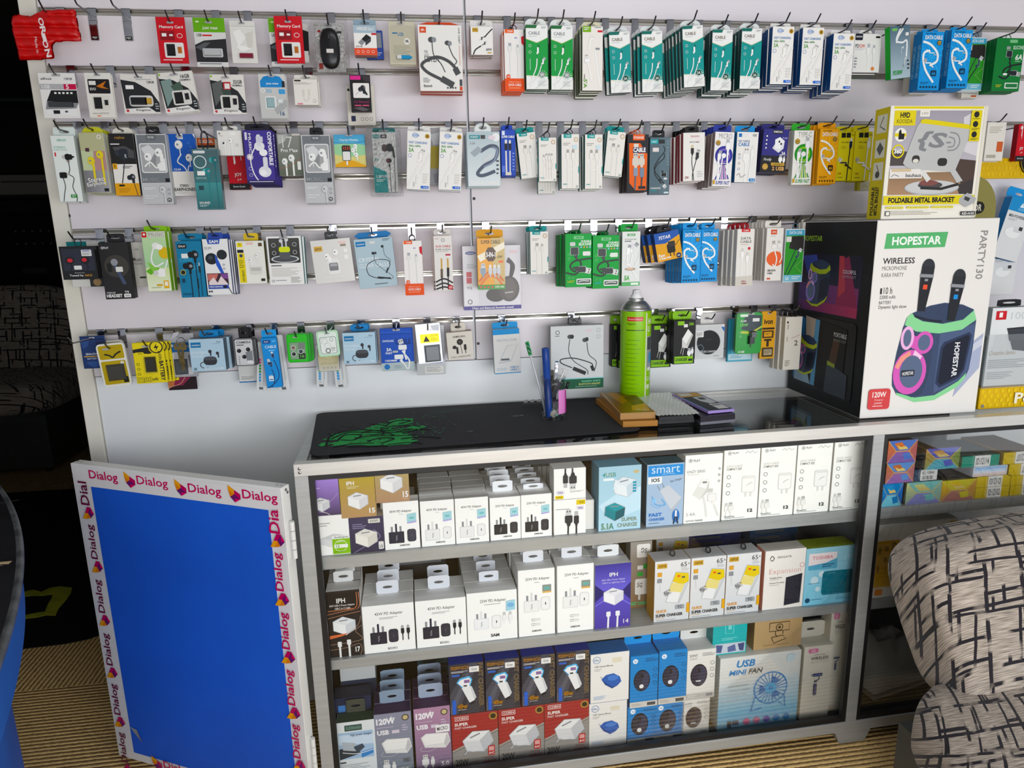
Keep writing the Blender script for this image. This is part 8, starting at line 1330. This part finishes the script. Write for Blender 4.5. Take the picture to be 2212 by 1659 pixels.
def koosda():
    zb = HT + .0022; a = atZ(1905,469.7,zb); w = .268; H = .279; d = .062; Y = '#d8c81e'
    r = empty('bracket_box','white and yellow metal laptop bracket box on the speaker carton','box',(1.036 + w / 2,-.398,zb),(0,0,math.radians(-.6)))
    b = MB(); b.box(-w / 2,0,0,w / 2,d,H,'#e9e6dc',ch=.0012,sides=['#c9b81e','#d8c81e','#e9e6dc','#cfcab8','#d8c81e','#d8c81e'])
    face(b,(-w / 2,0,0),(1,0,0),(0,0,1),w,H,[
        ('R',3,.6,96,2.6,Y),('G',4,4,94,48,'#9c98a2','#b4b0b8'),('P','#cfccd0',76,10,88,4,94,4,94,44,80,40),('P','#b9b6bc',4,44,30,46,30,56,4,58),('P','#4a4444',4,38,24,40,24,52,4,52),('G',4,58,94,78,'#8a7058','#a48468'),('P','#4a3c36',72,46,94,48,94,78,90,78,70,58),('P','#3a3434',76,70,94,64,94,78,80,78),
        ('R',4,4,26,17,Y),('T','H9D',10,5.6,20,10.6,'#23221c',0,.04),('T','KOOSDA',7,11.6,23,15,'#23221c',0,.0),('R',30,4,40,9.4,'#e6e2da'),('T','4,900/',31.4,5.4,38.6,8,'#8a8680',3,0),
        ('E',12,25,6.2,'#e8e6de'),('R',6,23.6,18,26.6,Y),('P','k',10,22,12,20,13,24,16,24,16,29,10,29),('O',11,39.4,6.4,1.4,Y),('T','360',6.8,37.4,15,41.4,'#f0efe9',0,.04),
        ('E',50,72,29,'#a9aaac',7),('E',50,71.4,28,'#c3c4c4',6.4),('E',48,69.6,13,'#4a4646',3.4),('E',46,67.6,10,'#7a4a46',2.6),('L',2.6,'#2b2a2b',38,72,60,73,78,69),('P','#d4d4d2',34,56,40,56,48,64,44,67),('P','#b9babb',66,56,72,55,82,66,76,68),
        ('P','#b9bab9',31,14,84,19,85,23,73,56,68,58,40,56,22,54,17,50,28,18),('P',Y,32,12,36,11.4,82,16.4,85,19,84,20.4,31,15),('T','{S',30,22,60,40,'#7f8084',-4,.03,.15),
        ('C',1.3,'#8a8b8e',63,23,71,25,74,32,70,38,62,39),('C',1.3,'#8a8b8e',62,27,68,29,68,35,62,36),('L',1.6,'#8a8b8e',60,32,65,32),('R',26,43,34,50,'#33302f',3),('E',30,48,3,'#d8d4cc',2),('R',53,45.6,63,52.6,'#2b2a2a',3),('T','KOOSDA',38,47,50,49.4,'#d4d4d2',3,0),
        ('R',4,55,36,60,'#e0dcd8',0),('T','bauhaus',21,59.4,37,62.4,'#3a3a3a',0,.02),('R',4,58,38,63.4,'#dedad6'),('T','bauhaus',21,59,37,62.2,'#3a3a3a',0,.02),('C',.5,'#3a3a3a',6,62,9,60,14,61.6),('R',6,54.6,26,57.4,'#c9b89a'),
        ('R',83,4,94,31,Y),('E',88.4,7.6,2.8,'#23221c'),('E',88.2,16,2.8,'#23221c'),('E',88,25,2.8,'#23221c'),('X',84.6,11,93,12.4,1,'#6a6414'),('X',84.6,19.6,93,22,2,'#6a6414'),('X',84.6,28.4,93,30.4,2,'#6a6414'),
        ('R',0,79,96,87,Y),('T','FOLDABLE METAL BRACKET',5,80.4,75,85.4,'#1c1b16',0,.05),('P','#a9aaac',80,82,88,77,98,82,97,86,88,90,80,86),('P','#3a3a3c',86,80,92,82,90,85,85,83),
        ('R',3,88.6,22,90.6,'#e4da6a',1),('R',25,88.6,49,90.6,'#e4da6a',1),('R',51,88.6,75,90.6,'#e4da6a',1),('T','Metal matte texture',4,89,21,90.3,'#8a8440',0,0),('T','Multi-angle adjustment',26,89,48,90.3,'#8a8440',0,0),('T','Silicone non-slip design',52,89,74,90.3,'#8a8440',0,0),
        ('R',3,92.6,8,97,'#4a4a48'),('R',3.8,93.2,7.2,96.4,'#e9e6dc'),('X',9,93,58,97,3,'#b4b0a6'),('R',83,94,98.6,97.6,'#1c1b18'),('T','KSD-H103',84.4,94.7,97.4,97,'w',0,.02)])
    face(b,(-w / 2,d,0),(0,-1,0),(0,0,1),d,H,[('R',20,6,84,22,'#d8d6c4'),('R',20,28,84,44,'#d8d6c4'),('R',20,48,84,64,'#d8d6c4'),('L',4,'#3a3a38',60,8,40,16,76,20),('P','#5a5a58',30,36,50,30,76,36,54,42),('L',4,'#3a3a38',40,50,60,58),('E',50,59,14,'#4a4a48'),('T','FOLDABLE',22,70,42,96,'#2a2814',90,.03),('T','METAL BRACKET',48,70,70,96,'#2a2814',90,.03)])
    b.build('carton',r)
    b = MB(); b.box(-w / 2 - .001,-.0012,.002,-w / 2 + .008,.002,H,'#e4e1d6',ch=.0004); b.build('corner_flap',r); b = MB(); b.box(w / 2 - .008,-.0012,.002,w / 2 + .001,.002,H,'#dcd8cc',ch=.0004); b.build('corner_flap',r)
koosda()
# ------------------------------------------------------------------ accessory stand at the end of the counter
def stand():
    x0 = 1.402; x1 = 1.86; y0 = -.385
    r = empty('accessory_stand','yellow and white accessory display stand at the counter end','display stand',(x0,y0,TOPZ))
    b = MB(); b.box(0,0,0,x1 - x0,.30,.062,'#d8b21e',ch=.002); b.canvas((0,0,0),(1,0,0),(0,0,1),x1 - x0,.062); rd = random.Random(4)
    b.draw([('E',2 + 4.4 * (k // 4) + 1.6 * (k % 2),16 + 22 * (k % 4),1.0,'#e4c444',1.5) for k in range(84)] + [('T','Powerbank',23.5,26,80,78,'#f2ecd8',0,.03)]); b.lathe([(.005,0),(.005,.002)],mat='screw',n=12,o=(.012,0,.010),axis=(0,-1,0)); b.build('tray',r)
    b = MB(); b.box(.0,.285,.06,x1 - x0,.295,.66,'#dcdae2'); b.build('back_board',r)
    b = MB(); b.box(.14,.270,.652,x1 - x0,.284,.712,'#d8b21e',ch=.001); b.canvas((.14,.270,.652),(1,0,0),(0,0,1),x1 - x0 - .14,.06)
    b.draw([('E',4 + 6 * (k // 3) + 2 * (k % 2),18 + 30 * (k % 3),1.2,'#e4c040',1.7) for k in range(45)]); b.lathe([(.046,0),(.046,.004)],'#161514','card',40,o=(.324,.2695,.706),axis=(0,-1,0))
    b.canvas((.324 - .046,.2652,.706 - .046),(1,0,0),(0,0,1),.092,.092); b.draw([('O',50,50,49,2,'#b89a2c'),('T','7',18,34,60,66,'#f0efea',0,.06,.3)]); b.build('header',r)
    for xx in (.0,):
        b = MB(); b.box(xx - .002,.0,.062,xx + .001,.285,.21,mat='glass'); b.build('side_pane',r)
    b = MB(); b.box(.0,-.002,.062,x1 - x0,.0005,.215,mat='glass'); b.build('front_pane',r)
    # arched olive card that carries part of the name
    b = MB(); pts = []; ww = .160
    for k in range(13): a = math.pi * k / 12; pts.append((ww / 2 + ww / 2 * math.cos(a),.555 + .10 * math.sin(a)))
    pts += [(0,0),(ww,0)]
    b.prism(pts,0,.004,'y','#8a8450'); b.canvas((0,0,.455),(1,0,0),(0,0,1),ww,.2); b.draw([('R',20,36,76,54,'#161614',14),('T','OR',54,40,70,50,'#d8d6c8',0,.02)]); b.build('arched_card',r,(-.004,.20,.0))
    return x0,y0
stand()
kind('pbbox','power_bank_box','#dfe2e4','#b9c4c9',th=.03,tab=('small','#1c1c1e',.5),cat='power bank box',c=[('R',8,4,30,15,'#c0282e'),('T','I',15,6,22,12,'w',0,.05),('T','10000',40,6,98,15,'#c3c6c8',0,-.005),('P','#2c2e33',34,26,100,24,100,58,52,54),('P','#3a3d44',36,28,98,26,98,40,42,42),('T','Creative Series',4,54,60,60,'#a8946a',0,-.004,.4),('X',4,66,92,78,5,'#9a9ea2'),('X',4,82,60,92,4,'#a9adb0')])
kind('minipb','power_bank_box','#dcdee0','#2f7ab8',th=.03,tab=('rect','#2f8fd0',.96),cat='power bank box',c=[('R',0,0,100,22,'#2f8ac4'),('P','#e4eef4',48,6,56,14,40,14),('X',36,16,84,20,2,'#8fc4e4'),('T','MINI POWERBANK',10,27,92,32,'#3a3c42',0,.01),('X',10,34,50,38,2,'#a9adb0'),('E',44,56,30,'#eceeef',18),('R',44,46,72,54,'#d4d6d8',3),('R',64,44,78,50,'#33363c')])
hang('minipb',2192,496,56,132,.18,3,'white and blue mini power bank box on the stand',tab=404,tilt=-14,hk=False)
r_ = spawn('minipb',.085,.16,.03,(1.64,-.155,TOPZ + .30),(0,0,0),'second mini power bank box at the picture edge')
r_ = spawn('pbbox',.150,.225,.02,(1.497,-.370,TOPZ + .0632),(0,0,0),'white power bank box with red badge behind clear pane',th=.03)
# ------------------------------------------------------------------ upholstery
def fabric():
    mt,n,l,b = node_mat('crosshatch_fabric'); MATS['fabric'] = mt
    a = n.new('ShaderNodeAttribute'); a.attribute_name = 'pat'
    nz = n.new('ShaderNodeTexNoise'); nz.inputs['Scale'].default_value = 9; l.new(a.outputs['Vector'],nz.inputs['Vector'])
    wob = n.new('ShaderNodeVectorMath'); wob.operation = 'MULTIPLY_ADD'; wob.inputs[1].default_value = (.012,.012,.012); l.new(nz.outputs['Color'],wob.inputs[0]); l.new(a.outputs['Vector'],wob.inputs[2])
    outs = []
    for sc_,rot,w,h,off,mort in ((1,0,.17,.075,.37,.0045),(1,90,.22,.085,.29,.005),(1,3,.10,.13,.6,.0038)):
        mp = n.new('ShaderNodeMapping'); mp.inputs['Rotation'].default_value = (0,0,math.radians(rot)); mp.inputs['Location'].default_value = (.03 * sc_,.01 * rot,0); l.new(wob.outputs[0],mp.inputs[0])
        br = n.new('ShaderNodeTexBrick'); br.offset = off; br.inputs['Scale'].default_value = 1; br.inputs['Brick Width'].default_value = w; br.inputs['Row Height'].default_value = h; br.inputs['Mortar Size'].default_value = mort; br.inputs['Mortar Smooth'].default_value = .15
        l.new(mp.outputs[0],br.inputs['Vector'])
        n2 = n.new('ShaderNodeTexNoise'); n2.inputs['Scale'].default_value = 11 + rot * .05; l.new(mp.outputs[0],n2.inputs['Vector'])
        r2 = n.new('ShaderNodeValToRGB'); r2.color_ramp.elements[0].position = .43; r2.color_ramp.elements[1].position = .50; l.new(n2.outputs['Fac'],r2.inputs[0])
        m_ = n.new('ShaderNodeMath'); m_.operation = 'MULTIPLY'; l.new(br.outputs['Fac'],m_.inputs[0]); l.new(r2.outputs[0],m_.inputs[1]); outs.append(m_)
    mx = outs[0]
    for o in outs[1:]:
        q = n.new('ShaderNodeMath'); q.operation = 'MAXIMUM'; l.new(mx.outputs[0],q.inputs[0]); l.new(o.outputs[0],q.inputs[1]); mx = q
    wv = n.new('ShaderNodeTexNoise'); wv.inputs['Scale'].default_value = 1; mp = n.new('ShaderNodeMapping'); mp.inputs['Scale'].default_value = (24,420,1); l.new(a.outputs['Vector'],mp.inputs[0]); l.new(mp.outputs[0],wv.inputs['Vector'])
    r = n.new('ShaderNodeValToRGB'); r.color_ramp.elements[0].color = lin('#5f564d'); r.color_ramp.elements[1].color = lin('#b0a498'); r.color_ramp.elements[0].position = .3; r.color_ramp.elements[1].position = .7; l.new(wv.outputs['Fac'],r.inputs[0])
    c = n.new('ShaderNodeMix'); c.data_type = 'RGBA'; l.new(mx.outputs[0],c.inputs['Factor']); l.new(r.outputs[0],c.inputs['A']); c.inputs['B'].default_value = lin('#17131a')
    l.new(c.outputs['Result'],b.inputs['Base Color']); b.inputs['Roughness'].default_value = .85; setin(b,'Specular IOR Level',.2); setin(b,'Sheen Weight',.15)
    bp = n.new('ShaderNodeBump'); bp.inputs['Strength'].default_value = .4; bp.inputs['Distance'].default_value = .003; l.new(wv.outputs['Fac'],bp.inputs['Height']); l.new(bp.outputs[0],b.inputs['Normal'])
fabric()
def cushion(name,parent,size,loc,rot,e=.32,warp=None,mat='fabric',n=44,m_=30,seed=0):
    # rounded block; pattern coordinates follow the cloth around it
    V = []; PT = []; hx,hy,hz = size[0] / 2,size[1] / 2,size[2] / 2
    sp = lambda v,p: math.copysign(abs(v) ** p,v)
    for j in range(m_ + 1):
        ph = -math.pi / 2 + math.pi * j / m_; cp,s_ = sp(math.cos(ph),e),sp(math.sin(ph),e)
        for i in range(n):
            th = 2 * math.pi * i / n; x,y,z = hx * sp(math.cos(th),e) * cp,hy * sp(math.sin(th),e) * cp,hz * s_
            if warp: x,y,z = warp(x,y,z)
            V.append((x,y,z))
    F = [(j * n + i,j * n + (i + 1) % n,(j + 1) * n + (i + 1) % n,(j + 1) * n + i) for j in range(m_) for i in range(n)]
    b = MB(); b.add(V,F,'w',mat,True); me = b.mesh(name)
    # pattern coordinates: unfold x against (y+z) so it runs over front, top and sides
    at = me.attributes.new('pat','FLOAT_VECTOR','POINT'); q = []
    for v in V: q += [v[0] + v[1] * v[0] / hx + seed,v[2] + v[1],0.0]
    at.data.foreach_set('vector',q)
    o = bpy.data.objects.new(name,me); COL.objects.link(o); o.parent = parent; o.location = loc; o.rotation_euler = rot; return o
ch = empty('armchair','low armchair in taupe fabric with black crosshatch in front of counter','armchair',(1.46,-.96,0),(0,0,math.radians(4)))
def wb(x,y,z):
    t = (z + .235) / .47; k = .74 + .28 * min(1,max(0,t)) ** .6; return x * k,y * (1 + .2 * math.sin(max(0,min(1,t)) * math.pi)) + .03 * t * t,z + .02 * (1 - (x / .45) ** 2)
cushion('backrest',ch,(1.02,.19,.45),(.035,.250,.545),(math.radians(-12),0,0),.34,wb)
def ws(x,y,z): return x * (1 + .05 * (y > 0) * y),y,z + .03 * (1 - (x / .5) ** 2) * (z > 0)
cushion('seat',ch,(1.12,.80,.20),(.02,-.14,.325),(math.radians(3),0,0),.40,ws,seed=.37)
b = MB(); b.prism([(-.43,-.50),(.50,-.50),(.50,.30),(-.43,.30)],.03,.255,'z',mat='vinyl'); b.build('base',ch)
for sx in (-.38,.44):
    for sy in (-.44,.24): b = MB(); b.lathe([(.02,0),(.026,.031)],mat='black_plastic',n=12,o=(sx,sy,0)); b.build('foot',ch)
# ------------------------------------------------------------------ curved desk at the lower left
def desk():
    zt = .95; P = [atZ(x,y,zt) for x,y in ((0,1040),(55,1190),(0,1445))]
    ax,ay,bx,by,cx,cy = P[0].x,P[0].y,P[1].x,P[1].y,P[2].x,P[2].y
    D = 2 * (ax * (by - cy) + bx * (cy - ay) + cx * (ay - by)); ux = ((ax * ax + ay * ay) * (by - cy) + (bx * bx + by * by) * (cy - ay) + (cx * cx + cy * cy) * (ay - by)) / D; uy = ((ax * ax + ay * ay) * (cx - bx) + (bx * bx + by * by) * (ax - cx) + (cx * cx + cy * cy) * (bx - ax)) / D
    R = math.hypot(ax - ux,ay - uy); O = Vector((ux,uy))
    a0 = math.atan2(ay - uy,ax - ux) + .10; a1 = math.atan2(cy - uy,cx - ux) - .06
    r = empty('curved_desk','curved blue fronted desk with a black top','desk',(bx,by,0))
    def arc(rad,n=40): return [(O.x + rad * math.cos(a0 + (a1 - a0) * k / n) - bx,O.y + rad * math.sin(a0 + (a1 - a0) * k / n) - by) for k in range(n + 1)]
    def slab(r0,r1,z0,z1,mat,nm,ri=None):
        b = MB(); q = arc(r1); p = arc(r0)[::-1]; b.prism(q + p,z0,z1,'z',mat=mat); b.build(nm,r)
    slab(R - .75,R - .012,zt - .012,zt - .001,'drum_black','desk_top')
    b = MB(); pts = arc(R - .010); b.tube([(x,y,zt - .0065) for x,y in pts],.0075,mat='edge_band',n=10); b.build('edge_band',r)
    slab(R - .70,R - .016,zt - .11,zt - .013,'drum_blue','rim_panel')
    slab(R - .66,R - .075,0,zt - .11,'drum_blue','desk_front')
    b = MB(); p = atZ(14,1206,zt); b.canvas((p.x - bx - .05,p.y - by - .01,zt - .0008),(.94,-.33,0),(.33,.94,0),.07,.02); b.draw([('P','#c9b494',0,70,60,40,90,0,96,60,70,80,92,96,40,90,0,100)]); b.build('chipped_patch',r)
    for y0_,y1_ in ((1090,1086),):
        p = atZ(2,y0_,zt); b = MB(); b.canvas((p.x - bx - .03,p.y - by,zt - .0008),(.9,.4,0),(-.4,.9,0),.06,.002); b.draw([('L',1.2,'#a89c8c',0,50,100,50)]); b.build('scratch',r)
pm('edge_band','#55595c',.5,0,'#33373a',25,bump=.3,bscale=60)
desk()
# ------------------------------------------------------------------ dim back room
def floor_mat():
    P = [atZ(x,y,.004) for x,y in ((-40,1404),(30,1403),(80,1397),(140,1390),(190,1380),(240,1362),(300,1330),(340,1290))]
    b = MB(); o = [(p.x,p.y) for p in P] + [(-1.16,2.3),(-2.9,2.3),(-2.9,.5)]; c = atZ(100,1330,0)
    r = empty('floor_mat','large black mat on the dim back floor','mat',(c.x,c.y,0)); b.prism([(x - c.x,y - c.y) for x,y in o],.0006,.004,'z',mat='rubber'); b.build('rubber_sheet',r)
    z = .0046; pts = [(40,1282),(70,1274),(90,1279),(108,1270),(130,1267),(156,1270),(152,1284),(140,1300),(126,1316),(120,1330),(100,1329),(78,1334),(60,1336),(34,1342),(36,1333),(60,1328),(84,1323),(97,1322),(104,1305),(112,1292),(114,1284),(90,1287),(66,1287),(44,1291)]
    Q = [atZ(x,y,z) for x,y in pts]; c = sum(Q,Vector()) / len(Q); r = empty('tape_marking','torn yellow tape outline on the black mat','tape',(c.x,c.y,z))
    b = MB(); b.prism([(p.x - c.x,p.y - c.y) for p in Q],0,.0016,'z',mat='yellow_tape'); b.build('tape',r)
floor_mat()
def back_chair():
    c = atY(60,850,3.3); r = empty('armchair','dim crosshatch armchair in the dark back room','armchair',(c.x - .1,3.3,0))
    zt = atY(80,650,3.3).z; zb = atY(80,800,3.3).z
    cushion('backrest',r,(1.05,.24,zt - zb + .22),(0,.10,(zt + zb) / 2),(math.radians(-10),0,0),.5)
    cushion('seat',r,(1.1,.75,.24),(.02,-.32,zb - .08),(0,0,0),.45,seed=.4)
    b = MB(); b.box(-.5,-.66,.03,.52,.20,zb - .17,mat='vinyl',ch=.02); b.build('base',r)
    for sx in (-.44,.46):
        for sy in (-.58,.12): b = MB(); b.lathe([(.02,0),(.026,.031)],mat='black_plastic',n=10,o=(sx,sy,0)); b.build('foot',r)
back_chair()
def rack():
    Y = 4.1; r_ = lambda x,y: atY(x,y,Y)
    a = r_(-30,660); d = empty('equipment_desk','dark desk along the back room wall','desk',(a.x + .4,Y + .1,0)); z = r_(60,655).z
    b = MB(); b.box(-.9,-.25,z - .03,.9,.28,z,mat='dark_wood',ch=.004); b.build('desk_top',d)
    for sx in (-.85,.82): b = MB(); b.box(sx,-.22,0,sx + .03,.26,z - .03,mat='dark_wood'); b.build('side_panel',d)
    p = r_(22,465); q = r_(100,540); e = empty('stereo_unit','black stereo unit with small buttons in the dark back room','stereo',((p.x + q.x) / 2,Y + .02,z)); w = q.x - p.x + .3; h = p.z - z
    b = MB(); b.box(-w / 2,0,0,w / 2,.22,h,mat='black_plastic',ch=.006); b.canvas((-w / 2,-.0005,0),(1,0,0),(0,0,1),w,h); b.draw([('E',30 + 12 * i,18 + 14 * j,1.6,'#6a6a6e') for i in range(5) for j in range(2)] + [('R',30,60,66,66,'#3a3a3e',2)]); b.build('cabinet',e)
    p = r_(-10,350); q = r_(75,420); zs = q.z
    s = empty('wall_shelf','dim shelf with a grey box in the dark back room','shelf',((p.x + q.x) / 2,Y + .2,zs)); b = MB(); b.box(-.6,-.16,-.025,.35,.199,0,mat='dark_wood',ch=.002); b.build('board',s)
    e = empty('metal_box','grey metal box on the dim shelf','box',((p.x + q.x) / 2 + .02,Y + .10,zs)); b = MB(); b.box(-.22,0,.0005,.20,.15,.16,'#8a8680','card',ch=.004); b.build('box_body',e); b = MB(); b.box(-.18,-.003,.10,.16,0,.112,'dg'); b.build('vent_slot',e)
    zs = r_(40,208).z; s = empty('wall_shelf','bare shelf high in the dark back room','shelf',(r_(0,208).x,Y + .2,zs)); b = MB(); b.box(-.6,-.16,-.03,.38,.199,0,'#3f4a46','card',ch=.002); b.build('board',s)
rack()
